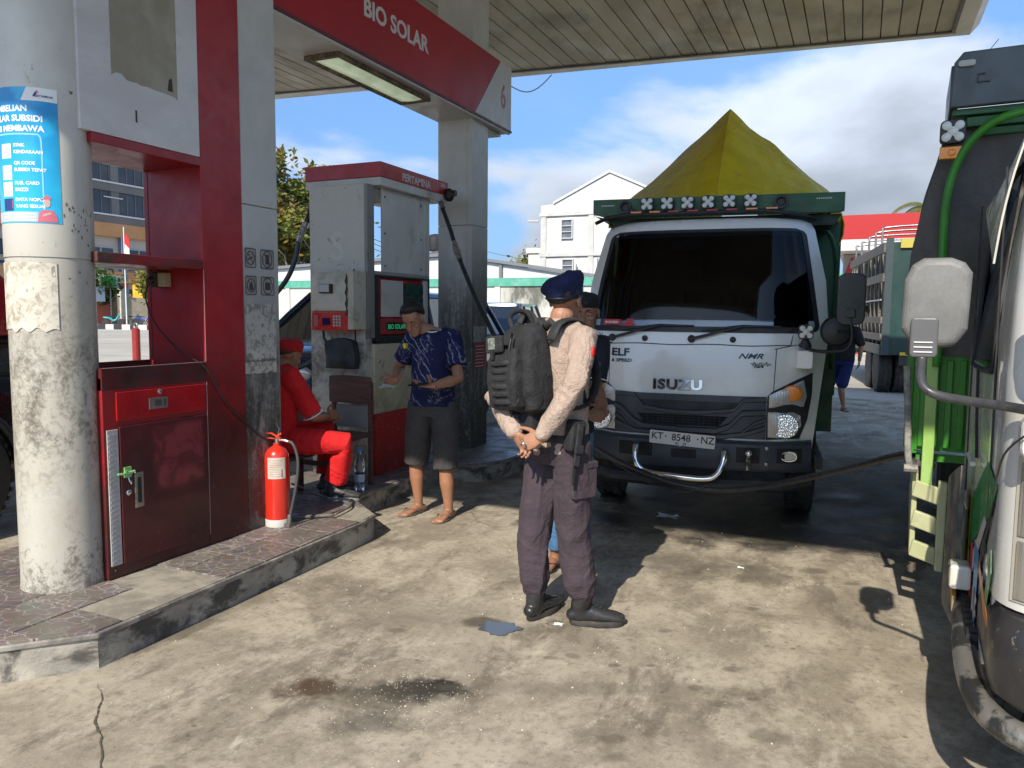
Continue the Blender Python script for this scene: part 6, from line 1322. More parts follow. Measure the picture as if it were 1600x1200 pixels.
def hand_shell(mb, wrist, fwd, palm, thumb, curls=(20, 25, 30, 35), spread=4, tc=(20, 20), L=1.0, tdir=None):
    """wrist point, direction of the fingers, palm normal, direction of the thumb side; curls in degrees per joint"""
    w = V(wrist); f = V(fwd).normalized(); p = V(palm); p = (p-f*p.dot(f)).normalized(); s = V(thumb); s = (s-f*s.dot(f)-p*s.dot(p)).normalized()
    K = w+f*.088*L
    mb.tube([w-f*.02, w+f*.01, w+f*.05*L, w+f*.085*L], [(.026*L, .018*L), (.030*L, .017*L), (.040*L, .015*L), (.040*L, .012*L)], 14, side=s, round_=True)
    for i, (off, ln, r) in enumerate(((.028, .072, .0088), (.0095, .082, .0090), (-.0095, .076, .0086), (-.027, .060, .0076))):
        d = (f*math.cos(rad(spread*(1.5-i)))+s*math.sin(rad(spread*(1.5-i)))).normalized(); q = w+f*(.078-.006*abs(i-1.2))*L+s*off*L; pts = [q]; c = curls[i]
        ax = s; cur = d
        for j, seg in enumerate((.44, .32, .26)):
            a = rad(c*(1.0 if j else .8)); cur = (cur*math.cos(a)+p*math.sin(a)-0*ax).normalized() if j == 0 else (cur*math.cos(a)+((p-cur*p.dot(cur)).normalized() if abs(cur.dot(p)) < .98 else -f)*math.sin(a)).normalized()
            if j > 0 and cur.dot(f) < -.85: cur = (cur+p*-.1).normalized()
            q = q+cur*ln*seg*L; pts.append(q)
        mb.tube([V(x) for x in pts], [r*L, r*.97*L, r*.9*L, r*.75*L], 10, round_=True)
    td = V(tdir).normalized() if tdir is not None else (s*.75+f*.62+p*.25).normalized()
    q = w+f*.022*L+s*.022*L+p*.004; pts = [q]
    cur = td
    for j, seg in enumerate((.040, .034, .026)):
        if j: a = rad(tc[j-1]); cur = (cur*math.cos(a)+(f-cur*f.dot(cur)).normalized()*math.sin(a)).normalized()
        q = q+cur*seg*L; pts.append(q)
    mb.tube(pts, [.0135*L, .0115*L, .0098*L, .008*L], 10, round_=True)
def head_frame(c, f, up):
    f = V(f).normalized(); u = V(up); u = (u-f*u.dot(f)).normalized(); r = f.cross(u)
    return Matrix.Translation(c) @ Matrix((r, f, u)).transposed().to_4x4()
def head_shell(mb, Hm, s=1.0, wide=1.0):
    R = Hm.to_3x3()
    def P(x, y, z): return Hm @ V((x*s*wide, y*s, z*s))
    def E(c, r, n=18, m=12): mb.ell(P(*c), [q*s*(wide if i == 0 else 1) for i, q in enumerate(r)], n, m, R)
    E((0, -.018, .035), (.077, .098, .085), 26, 18)
    # face: stacked ellipses brow to chin
    rings = []
    for z, hw, yf_, yb in ((.045, .066, .078, -.05), (.02, .068, .078, -.05), (0, .066, .070, -.05), (-.02, .065, .074, -.045), (-.045, .060, .076, -.03), (-.07, .052, .078, -.01), (-.09, .042, .078, .01), (-.105, .030, .074, .03), (-.113, .018, .064, .045)):
        rings.append([P(hw*math.copysign(abs(math.cos(a))**.85, math.cos(a)), (yf_+yb)/2+(yf_-yb)/2*math.sin(a), z) for a in [2*PI*k/22 for k in range(22)]])
    mb.ring_loft(rings, True)
    for sx in (-1, 1):
        E((sx*.031, .074, .018), (.021, .009, .0065), 10, 6)      # brow
        E((sx*.042, .056, -.024), (.020, .018, .016), 10, 6)      # cheekbone
        E((sx*.0115, .092, -.034), (.008, .009, .007), 8, 6)      # nostril wing
        E((sx*.0785, -.006, -.004), (.0075, .017, .029), 12, 8)   # ear
        E((sx*.082, -.012, .012), (.005, .010, .014), 8, 6)
        E((sx*.030, .069, -.001), (.0145, .009, .0095), 10, 6)     # lid mass
    mb.tube([P(0, .074, .012), P(0, .084, -.008), P(0, .098, -.028), P(0, .100, -.034)], [.0075*s, .0085*s, .0115*s, .010*s], 10, round_=True)
    E((0, .078, -.062), (.024, .010, .0055), 12, 6); E((0, .078, -.0715), (.021, .010, .006), 12, 6)   # lips
    E((0, .070, -.098), (.017, .014, .012), 10, 6)
def eyes(parent, Hm, s=1.0, closed=False):
    R = Hm.to_3x3()
    b = MB(); ir = MB()
    for sx in (-1, 1):
        if not closed:
            b.ell(Hm @ V((sx*.030*s, .0725*s, -.001*s)), (.0115*s, .0085*s, .0048*s), 12, 8, R)
            ir.ell(Hm @ V((sx*.030*s, .0795*s, -.001*s)), (.0048*s, .002*s, .0045*s), 10, 6, R)
    if not closed: b.build('eyes', mat('eye_white', (.55, .52, .48), .2), parent, smooth='all'); ir.build('irises', mat('iris', (.012, .008, .006), .15), parent, smooth='all')
    br = MB()
    for sx in (-1, 1):
        br.tube([Hm @ V((sx*x*s, y*s, z*s)) for x, y, z in ((.013, .0855, .018), (.026, .0862, .0225), (.040, .0775, .021), (.048, .068, .016))], [.0022*s, .0034*s, .003*s, .0015*s], 6)
        if closed: br.tube([Hm @ V((sx*x*s, y*s, z*s)) for x, y, z in ((.018, .0785, -.005), (.030, .0805, -.0075), (.042, .072, -.004))], .0012*s, 5)
    br.build('eyebrows', mat('brow_hair', (.012, .009, .008), .8), parent, smooth='all')
def hair_shell(Hm, s=1.0, line=None, thick=.008, front=.055, side=-.005, back=-.055, seed=1, wide=1.0, top=.0):
    """closed cap: skull ellipsoid puffed where hair grows, sunk elsewhere"""
    b = MB(); n, m = 56, 40; rings = []
    for i in range(m+1):
        t = -PI/2+PI*(i+.02)/(m+.04); rg = []
        for k in range(n):
            a = 2*PI*k/n; x, y, z = math.cos(t)*math.cos(a), math.cos(t)*math.sin(a), math.sin(t)
            px, py, pz = .077*x*wide, -.018+.098*y, .035+.085*z
            lim = front if y > .55 else (side+(front-side)*max(0, (y+.1)/.65)**1.4 if y > -.1 else back+(side-back)*(y+1)/.9)
            lim += .010*noise.noise(V((x*9, y*9, seed)))
            g_ = min(1, max(0, (pz-lim)/.026))**.7; th = -.012+(thick+.012+.006*(1 if thick > .008 else .2)*noise.noise(V((x*14, y*14, z*14+seed)))+top*max(0, z))*g_
            rg.append(Hm @ V(((.077*wide+th)*x*s, (-.018+(.098+th)*y)*s, (.035+(.085+th)*z)*s)))
        rings.append(rg)
    b.ring_loft(rings, True)
    if thick > .008:
        rr = random.Random(seed)
        for _ in range(1500):
            a = rr.uniform(0, 2*PI); t = math.asin(rr.uniform(.12, .99)); x, y, z = math.cos(t)*math.cos(a), math.cos(t)*math.sin(a), math.sin(t)
            if .035+.085*z < (front+.008 if y > .5 else side+.03): continue
            p = V(((.077*wide+thick*.8)*x*s, (-.018+(.098+thick*.8)*y)*s, (.035+(.085+thick*.8)*z)*s)); n_ = V((x, y, z)); d = (n_*.6+V((rr.gauss(0, .5), rr.gauss(.25, .5), rr.gauss(.1, .4)))).normalized(); sd_ = d.orthogonal().normalized()*.0016; L_h = rr.uniform(.012, .024)
            b.add([Hm @ (p-sd_), Hm @ (p+sd_), Hm @ (p+d*L_h+V((0, 0, .003)))], [(0, 1, 2)])
    return b
M_hair = mat('hair_black', (.006, .005, .005), .6, c2=(.014, .012, .011), ns=30, bump=.8, bs=160, bd=.004, stretch=(1, 1, .4))
M_hairs = mat('hair_cropped', (.022, .019, .017), .7, c2=(.05, .038, .03), ns=60, bump=.5, bs=300)
def skin_mat(name, c):
    t = NT(name); cc = t.mix(t.rng(t.noise(14, 6), .35, .7), c, (c[0]*1.22, c[1]*1.12, c[2]*1.05)); cc = t.mix(t.rng(t.noise(60, 4), .6, .75, 0, .3), cc, tuple(x*.6 for x in c))
    t.col(cc); t.set(rough=.5, sss=.06); t.b.inputs['Subsurface Radius'].default_value = (.012, .005, .003); t.bump(t.noise(220, 3), .15, .001); return t.m
SK1 = skin_mat('skin_brown', (.30, .150, .088)); SK2 = skin_mat('skin_tan', (.34, .175, .11)); SK3 = skin_mat('skin_dark', (.24, .118, .07))
def cloth(name, c, c2=None, ns=7, rough=.85, weave=700, bump=.35, **k):
    t = NT(name); cc = t.mix(t.rng(t.noise(ns, 7, .6, .5), .35, .68), c, c2 or tuple(x*1.25 for x in c)); t.col(cc); t.set(rough=rough, sheen=.02, spec=.3)
    rd = t.mth('ABSOLUTE', t.mth('SUBTRACT', t.noise(9, 4, .55, 1.0, t.map((1, 1, .7))), .5)); rd2 = t.mth('ABSOLUTE', t.mth('SUBTRACT', t.noise(19, 4, .55, 1.4, t.map((1, 1, 1.3), (4, 4, 4))), .5))
    h = t.mth('ADD', t.mth('ADD', t.mth('MULTIPLY', t.rng(rd, 0, .12, 1, 0), 1.0), t.mth('MULTIPLY', t.rng(rd2, 0, .12, 1, 0), .45)), t.mth('MULTIPLY', t.noise(weave, 2), .06)); t.bump(h, bump, .012); return t.m
def foot_shell(mb, ankle, d, s=1.0, barefoot=True, z0=0):
    """ankle over the ground, d = toe direction (2D)"""
    a = V(ankle); d = V((d[0], d[1], 0)).normalized(); w = V((d.y, -d.x, 0)); g = V((a.x, a.y, z0))
    mb.tube([g-d*.055*s+V((0, 0, .03)), g-d*.02*s+V((0, 0, .038)), g+d*.05*s+V((0, 0, .036)), g+d*.11*s+V((0, 0, .026)), g+d*.165*s+V((0, 0, .018))], [(.028, .026), (.033, .036), (.036, .034), (.042, .022), (.042, .014)], 14, side=w, round_=True)
    mb.tube([a, g+V((0, 0, .045))+d*.0], [(.030, .033), (.034, .040)], 14, side=w, round_=True)
    for i in range(5):
        q = g+d*(.168-.006*abs(i-1)**1.5)*s+w*(.032-.0165*i); r = .0115 if i == 0 else .0085
        mb.tube([q-d*.02+V((0, 0, .016)), q+d*.012+V((0, 0, .015)), q+d*.026+V((0, 0, .012))], [r, r, r*.85], 8, round_=True)
def boot(parent, ankle, d, mats, h=.16, z0=0):
    a = V(ankle); d = V((d[0], d[1], 0)).normalized(); w = V((d.y, -d.x, 0)); g = V((a.x, a.y, z0))
    b = MB(); b.tube([g-d*.06+V((0, 0, .05)), g-d*.03+V((0, 0, .058)), g+d*.04+V((0, 0, .062)), g+d*.10+V((0, 0, .05)), g+d*.16+V((0, 0, .044)), g+d*.19+V((0, 0, .040))], [(.034, .030), (.040, .042), (.042, .044), (.047, .032), (.046, .026), (.034, .020)], 18, side=w, round_=True)
    b.tube([g-d*.015+V((0, 0, .05)), g-d*.012+V((0, 0, .10)), g-d*.008+V((0, 0, h))], [(.042, .05), (.044, .052), (.046, .05)], 18, side=w, round_=True)
    up = remesh(b, 'boot_upper', mats[0], parent, .005, 5)
    b = MB(); pl = []
    for k in range(28):
        t = 2*PI*k/28; x = .135*math.cos(t); y = (.050 if x > 0 else .040)*math.copysign(abs(math.sin(t))**.8, math.sin(t)); pl.append((x, y))
    R = []
    for z, sc in ((.001, .96), (.008, 1.0), (.026, 1.0), (.031, .95)): R.append([g+d*(.065+x*sc)+w*(y*sc)+V((0, 0, z)) for x, y in pl])
    b.ring_loft(R, True); b.build('boot_sole', mats[1], parent, smooth=40)
    b = MB()
    for i in range(4): q = g+d*(.06+.022*i)+V((0, 0, .104-.011*i)); b.tube([q-w*.022, q+V((0, 0, .004)), q+w*.022], .003, 6)
    b.build('laces', mat('laces', (.03, .03, .03), .7), parent, smooth='all')
def sandal(parent, ankle, d, m, z0=0):
    a = V(ankle); d = V((d[0], d[1], 0)).normalized(); w = V((d.y, -d.x, 0)); g = V((a.x, a.y, z0))
    b = MB(); R = []
    for z, sc in ((.001, .97), (.010, 1.0), (.016, .98)): R.append([g+d*(.065+.138*sc*math.cos(t))+w*((.050 if math.cos(t) > 0 else .040)*sc*math.sin(t))+V((0, 0, z)) for t in [2*PI*k/26 for k in range(26)]])
    b.ring_loft(R, True); so = b.build('sandal', m, parent, smooth=40)
    b = MB(); tp = g+d*.150+w*.014+V((0, 0, .020))
    for sx in (-1, 1): b.tube(resample([tp, tp-d*.03+w*sx*.018+V((0, 0, .030)), g+d*.055+w*sx*.040+V((0, 0, .036)), g+d*.025+w*sx*.042+V((0, 0, .014))], 4), .0055, 7)
    b.build('thong_strap', m, so, smooth='all')

def standing(parent, skinm, J, vox=.0042, slim=1.0, hands=None, feet=True, head=True, shell_only=False, wide=1.0):
    """continuous body from the joints in J (world points)"""
    b = MB(); k = slim
    hipL, hipR, shL, shR = J['hipL'], J['hipR'], J['shL'], J['shR']; pel = (hipL+hipR)/2; che = (shL+shR)/2; right = (shR-shL)
    pr = (hipR-hipL).normalized(); cr = right.normalized()
    sec = [(pel-V((0, 0, .07)), .10*k, .08*k), (pel, .145*k, .095*k), (pel.lerp(che, .35), .125*k, .085*k), (pel.lerp(che, .7), .145*k, .10*k), (pel.lerp(che, .92), .15*k, .095*k), (che+V((0, 0, .01)), .12*k, .075*k), (che+V((0, 0, .05)), .06*k, .058*k)]
    torso_shell(b, sec, [pr.lerp(cr, i/(len(sec)-1)) for i in range(len(sec))])
    H = J['H']; nk = H @ V((0, -.025, -.07))
    b.tube([che-V((0, 0, .02)), che+V((0, 0, .03)), nk], [(.064, .06), (.057, .057), (.056, .058)], 16, side=right, round_=True)
    if head: head_shell(b, H, J.get('hs', 1.0), wide)
    for s_ in ('L', 'R'):
        sh, el, wr = J['sh'+s_], J['el'+s_], J['wr'+s_]
        shell_limb(b, [che.lerp(sh, .6), sh, sh.lerp(el, .4), el, el.lerp(wr, .3), el.lerp(wr, .7), wr], [.055*k, .052*k, .046*k, .039*k, .041*k, .033*k, (.028, .022)], side=J.get('hs'+s_))
        hp, kn, an = J['hip'+s_], J['kn'+s_], J['an'+s_]
        shell_limb(b, [hp+V((0, 0, .03)), hp.lerp(kn, .25), hp.lerp(kn, .7), kn, kn.lerp(an, .3), kn.lerp(an, .7), an], [.078*k, .080*k, .062*k, .052*k, .055*k, .040*k, .033*k])
        if hands and s_ in hands: hand_shell(b, *hands[s_][0], **hands[s_][1])
        if feet is True or (feet and s_ in feet): foot_shell(b, an, J['ft'+s_], z0=J.get('z0', 0))
    return b
M_sole = mat('sole_black', (.02, .02, .02), .7, c2=(.05, .045, .04), ns=12)
M_boot = mat('boot_leather', (.018, .018, .02), .3, c2=(.03, .03, .032), ns=9, dirt=(.10, .09, .075), ds=9, da=.5, bump=.2, bs=60)
M_flip = mat('sandal_rubber', (.10, .095, .09), .7, c2=(.16, .15, .14), ns=9)

# ---- 1. policeman with backpack, hands clasped behind his back
def cop():
    T = thing('person', 'policeman in beige shirt, navy beret and black backpack, hands clasped behind his back', 'person', (-1.32, 3.49, 0))
    f = V((.50, .866, 0)); r = V((.866, -.50, 0)); c0 = V((-1.325, 3.50, 0)); Z = V((0, 0, 1))
    J = dict(hipL=c0-r*.09+Z*.90, hipR=c0+r*.095+Z*.90, shL=c0-r*.180+Z*1.445-f*.01, shR=c0+r*.180+Z*1.425-f*.01)
    J['knL'] = at(832, 850, Y=3.50); J['knR'] = at(896, 842, Y=3.50)
    J['anL'] = V((-1.435, 3.50, .09)); J['anR'] = at(912, 945, Y=3.52); J['anR'].z = .09
    J['ftL'] = (.22, .97); J['ftR'] = (.86, .34)
    J['H'] = head_frame(V((-1.308, 3.52, 1.60)), V((.16, .98, -.06)), Z)
    J['elL'] = at(776, 622, Y=3.42); J['elR'] = at(900, 598, Y=3.28)
    J['wrL'] = at(806, 678, Y=3.27); J['wrR'] = at(846, 682, Y=3.24)
    hd = dict(L=((J['wrL'], (.50, .08, -.62), (-.4, -.85, .1), (.5, .2, .5)), dict(curls=(28, 32, 36, 42), tc=(10, 12), L=.95)),
              R=((J['wrR'], (-.75, -.04, -.36), (-.2, .9, -.3), (-.3, .2, .9)), dict(curls=(24, 30, 34, 38), tc=(12, 10), L=.97)))
    b = standing(T, SK2, J, hands=hd, feet=False); remesh(b, 'body', SK2, T, .0042, 2)
    # ears are part of the body; cropped hair
    hair_shell(J['H'], 1.0, thick=.006, front=.05, side=.005, back=-.060, seed=2).build('hair', M_hairs, T, smooth='all')
    # beret
    Hm = J['H']; b = MB(); rings = []
    def bp(x, y, z): return Hm @ V((x, y, z))
    for z, rx, ry, ox, oy, tl in ((.012, .079, .101, 0, -.016, .004), (.030, .083, .105, 0, -.015, .006), (.046, .088, .110, -.006, -.017, .016), (.062, .094, .116, -.008, -.019, .026), (.082, .097, .119, -.011, -.021, .032), (.102, .093, .112, -.010, -.020, .030), (.120, .080, .096, -.010, -.016, .026), (.131, .052, .062, -.004, -.008, .014), (.135, .015, .015, 0, 0, 0)):
        rg = []
        for k in range(44):
            a = 2*PI*k/44; zz = z+.016*math.sin(a)+tl*math.cos(a)
            q = .005*noise.noise(V((math.cos(a)*3, math.sin(a)*3, z*30)))
            rg.append(bp(ox+(rx+q)*math.cos(a), oy+(ry+q)*math.sin(a), zz))
        rings.append(rg)
    b.ring_loft(rings, True); b.build('beret', cloth('beret_navy', (.008, .012, .045), (.014, .02, .07), weave=400), T, smooth='all')
    b = MB(); b.tube([bp(.080*math.cos(2*PI*k/32), -.016+.102*math.sin(2*PI*k/32), .016+.016*math.sin(2*PI*k/32)) for k in range(33)], .006, 8); b.build('beret_band', mat('band_navy', (.006, .008, .02), .5), T, smooth='all')
    # shirt
    M_sh = cloth('shirt_beige', (.36, .275, .225), (.42, .325, .27), bump=.45)
    b = MB(); pel = (J['hipL']+J['hipR'])/2; che = (J['shL']+J['shR'])/2
    sec = [(pel-Z*.03, .160, .118), (pel+Z*.03, .163, .12), (pel+Z*.14, .150, .112), (pel.lerp(che, .5), .158, .12), (pel.lerp(che, .8), .172, .125), (che-Z*.01, .168, .105), (che+Z*.03, .115, .082), (che+Z*.062, .068, .066)]
    torso_shell(b, sec, r)
    for s_ in 'LR':
        sh, el, wr = J['sh'+s_], J['el'+s_], J['wr'+s_]
        shell_limb(b, [che.lerp(sh, .5)+Z*.005, sh-Z*.005, sh.lerp(el, .35), sh.lerp(el, .75), el, el.lerp(wr, .3), el.lerp(wr, .7), el.lerp(wr, .95)], [.068, .068, .062, .056, .053, .050, .043, .036])
    remesh(b, 'shirt', M_sh, T, .005, 4, folds(.0045, 11, 3, (1, 1, .7), [(J['elR'], .12, .0055, (.2, .1, 1)), (J['elL'], .12, .0055, (.2, .1, 1)), (pel+Z*.1, .15, .003, (.3, 0, 1))]))
    b = MB(); b.tube([che+Z*.055+r*.066*math.cos(2*PI*k/20)+f*.064*math.sin(2*PI*k/20) for k in range(21)], [(.026, .007)]*21, 8, side=(0, 0, 1)); b.build('collar', M_sh, T, smooth='all')
    # trousers
    M_tr = cloth('trousers_plum', (.050, .037, .047), (.066, .049, .060), ns=5, bump=.3)
    b = MB(); torso_shell(b, [(pel-Z*.09, .135, .105), (pel-Z*.03, .158, .122), (pel+Z*.04, .156, .118), (pel+Z*.06, .152, .112)], r)
    for s_ in 'LR':
        hp, kn, an = J['hip'+s_], J['kn'+s_], J['an'+s_]
        shell_limb(b, [hp, hp.lerp(kn, .3), hp.lerp(kn, .7), kn, kn.lerp(an, .35), kn.lerp(an, .62), kn.lerp(an, .76)], [.092, .096, .085, .078, .078, .078, .062])
    bl = [(J['kn'+s_]-Z*.0, .13, .004, (.35, 0, 1)) for s_ in 'LR']+[(J['kn'+s_].lerp(J['an'+s_], .68), .10, .0065, (.1, 0, 1)) for s_ in 'LR']+[(pel-Z*.12, .14, .004, (.5, .2, 1))]
    remesh(b, 'trousers', M_tr, T, .005, 4, folds(.0055, 8, 11, (1, 1, .6), bl))
    M_sock = cloth('sock_dark', (.028, .02, .022), weave=300)
    for s_ in 'LR':
        kn, an = J['kn'+s_], J['an'+s_]; b = MB(); b.tube([kn.lerp(an, .62), an+V((0, 0, .05)), an], [.045, .044, .043], 18); b.build('gaiter', M_sock, T, smooth='all')
        boot(T, an, J['ft'+s_], (M_boot, M_sole), h=.15)
    # cargo pocket
    b = MB(); c = J['hipR'].lerp(J['knR'], .33)+r*.085+f*.0-Z*.0
    Mp_ = Matrix.Translation(c) @ Matrix((f, r, Z)).transposed().to_4x4(); b.prism(rrect(0, 0, .15, .17, .02, 3), -.012, .014, 'y', M=Mp_); b.prism(rrect(0, .075, .155, .035, .01, 3), -.01, .019, 'y', M=Mp_); b.build('cargo_pocket', M_tr, T, bevel=.006)
    # belt, phone pouches, holster
    M_web = mat('webbing_black', (.012, .0125, .014), .8, c2=(.03, .031, .034), ns=12, bump=.5, bs=400); M_pack = cloth('pack_black', (.016, .017, .019), (.026, .027, .03), weave=500, rough=.75)
    # backpack: local frame on the back
    bc = c0-f*.20-r*.035+Z*1.27; Mb = Matrix.Translation(bc) @ Matrix((r, f, Z)).transposed().to_4x4() @ Matrix.Rotation(rad(-5), 4, 'Y')
    b = MB(); R = []
    for z, hw, y0, y1 in ((-.205, .105, -.02, .07), (-.19, .13, -.055, .08), (-.10, .142, -.075, .085), (.02, .140, -.075, .085), (.13, .128, -.060, .085), (.19, .105, -.03, .08), (.215, .07, .0, .07)):
        R.append([V((x, y, z)) for x, y in rrect(0, (y0+y1)/2, 2*hw, y1-y0, .045, 6)])
    b.ring_loft(R, True); b.xf(Mb); remesh(b, 'backpack', M_pack, T, .006, 4, folds(.003, 11, 21, (1, 1, 1)))
    b = MB(); R = []
    for z, hw, y0, y1 in ((-.185, .08, -.10, -.05), (-.17, .105, -.125, -.05), (-.05, .112, -.135, -.05), (.05, .108, -.125, -.05), (.10, .085, -.10, -.05)): R.append([V((x-.012, y, z)) for x, y in rrect(0, (y0+y1)/2, 2*hw, y1-y0, .022, 5)])
    b.ring_loft(R, True); b.xf(Mb); remesh(b, 'front_pocket', M_pack, T, .006, 3, folds(.002, 12, 22))
    for k in range(6):
        b = MB(); z = -.145+k*.036; b.tube([V((-.125, -.10, z)), V((-.06, -.1385, z)), V((-.01, -.1405, z-.001)), V((.045, -.1385, z)), V((.098, -.10, z+.002))], [(.011, .003)]*5, 8, side=(0, 0, 1)); b.xf(Mb); b.build('webbing_strap', M_web, T, smooth=40)
    b = MB(); b.box(-.115, .015, -.132, -.110, .085, .165, M=Mb); b.build('top_flap', M_web, T, bevel=.008)
    b = MB(); b.box(-.085, -.03, -.137, -.1325, .100, .155, M=Mb); b.build('name_patch', mat('patch_grey', (.28, .31, .28), .4, c2=(.1, .12, .1), ns=60), T, bevel=.002)
    b = MB(); b.box(-.065, -.045, -.142, -.125, .05, .095, M=Mb); b.build('buckle', M_blackp, T, bevel=.003)
    b = MB(); b.tube([Mb @ V((.045, -.085-.03*math.sin(PI*k/8), .17-.3*k/8)) for k in range(9)], .006, 6); b.build('zip', mat('zip', (.005, .005, .006), .4), T, smooth='all')
    b = MB(); b.tube(resample([Mb @ V(p) for p in ((-.09, .02, .19), (-.10, .01, .26), (-.04, .02, .285), (.02, .03, .265), (.03, .05, .21))], 5), [.013]*21, 8, ell=.6); b.build('grab_handle', M_web, T, smooth='all')
    b = MB()
    for p in (((-.10, .04, .20), (-.06, .06, .24), (.0, .07, .235), (.06, .06, .225), (.10, .05, .2)), ((-.04, .02, .22), (-.02, .04, .27), (.03, .05, .255), (.06, .05, .21))): b.tube(resample([Mb @ V(q) for q in p], 4), .018, 8, ell=.5)
    b.build('drawcord_hood', M_web, T, smooth='all')
    b = MB(); b.tube([che+Z*(.052+.014*math.sin(k*2.2))+r*(.088+.008*math.sin(k*1.7))*math.cos(rad(150+240*k/20))+f*(.088+.006*math.cos(k*3))*math.sin(rad(150+240*k/20)) for k in range(21)], [(.024+.004*math.sin(k*1.9), .017) for k in range(21)], 10, side=(0, 0, 1)); b.build('rolled_hood', M_web, T, smooth='all')
    # shoulder straps and side straps
    for sx in (-1, 1):
        b = MB(); s0 = che+r*sx*.105
        b.tube(resample([s0-f*.135-Z*.02, s0-f*.09+Z*.055, s0+f*.0+Z*.075, s0+f*.085+Z*.03, s0+f*.125-Z*.08, s0+r*sx*.04+f*.12-Z*.22, s0+r*sx*.06+f*.03-Z*.33, s0+r*sx*.03-f*.12-Z*.34], 4), [(.034, .010)]*29, 10, side=r); b.build('shoulder_strap', M_web, T, smooth='all')
    b = MB(); b.tube([pel+Z*.045+r*.168*math.cos(2*PI*k/36)+f*.128*math.sin(2*PI*k/36) for k in range(37)], [(.020, .006)]*37, 8, side=(0, 0, 1)); b.build('waist_belt', M_web, T, smooth='all')
    # waist pouch in the small of the back
    wc_ = c0-f*.165-r*.06+Z*1.035; Mw = Matrix.Translation(wc_) @ Matrix((r, f, Z)).transposed().to_4x4()
    b = MB(); b.prism(rrect(0, 0, .25, .13, .03, 5), -.055, .05, 'y'); b.prism(rrect(-.02, -.01, .15, .085, .02, 4), -.085, -.05, 'y'); b.xf(Mw); remesh(b, 'waist_pouch', M_pack, T, .006, 4, folds(.002, 14, 31))
    for x in (-.06, .01):
        b = MB(); b.box(x-.011, x+.011, -.094, -.086, -.055, .045, M=Mw); b.box(x-.016, x+.016, -.101, -.093, -.01, .018, M=Mw); b.build('pouch_clip', M_web, T, bevel=.003)
    hc = c0+r*.175-f*.055+Z*.95; Mh = Matrix.Translation(hc) @ Matrix((f, r, Z)).transposed().to_4x4() @ Matrix.Rotation(rad(8), 4, 'Y')
    b = MB(); b.prism(rrect(0, .02, .085, .15, .018, 4), -.025, .035, 'y', M=Mh); b.build('holster', M_pack, T, bevel=.012, seg=3)
    b = MB(); b.box(-.018, .014, .034, .048, -.12, .08, M=Mh); b.box(-.026, .022, .044, .056, -.06, -.02, M=Mh); b.box(-.012, .006, .03, .038, -.21, -.11, M=Mh); b.build('holster_strap', M_web, T, bevel=.003)
    b = MB(); Mv = Matrix.Translation(c0+Z*1.22) @ Matrix((r, f, Z)).transposed().to_4x4(); R = []
    for z, hw, hd_ in ((-.10, .165, .122), (0, .168, .124), (.10, .168, .122)): R.append([Mv @ V((hw*math.cos(a), hd_*math.sin(a), z)) for a in [rad(5+170*k/20) for k in range(21)]])
    b.ring_loft(R, False, closed=False); ob = b.build('vest_front', M_web, T, smooth='all', fix=False); so = ob.modifiers.new('solid', 'SOLIDIFY'); so.thickness = .02
    # red arm patch, bracelet
    q = J['shR'].lerp(J['elR'], .30)+V((.066, -.02, 0)); b = MB(); b.ell(q, (.008, .018, .026), 14, 8); b.build('arm_patch', mat('patch_red', (.6, .02, .02), .5), T, smooth='all')
    q = J['shL'].lerp(J['elL'], .33)+V((-.062, -.02, 0)); b = MB(); b.ell(q, (.010, .02, .03), 14, 8); b.build('arm_patch', mat('patch_dark', (.04, .04, .06), .5, c2=(.6, .6, .6), ns=80, nr=(.5, .55)), T, smooth='all')
    for s_, rr_ in (('L', .031), ('R', .030)):
        a = J['wr'+s_]; d = (a-J['el'+s_]).normalized(); u_ = d.orthogonal().normalized(); w_ = d.cross(u_); b = MB(); b.tube([a-d*.012+u_*rr_*math.cos(2*PI*k/18)+w_*rr_*.85*math.sin(2*PI*k/18) for k in range(19)], .005, 6); b.build('wristband', M_blackp, T, smooth='all')
    b = MB(); q = at(818, 694, Y=3.20); b.ell(q, (.010, .008, .012), 10, 6); o = b.build('held_trinket', M_chrome, T, smooth='all')
cop()

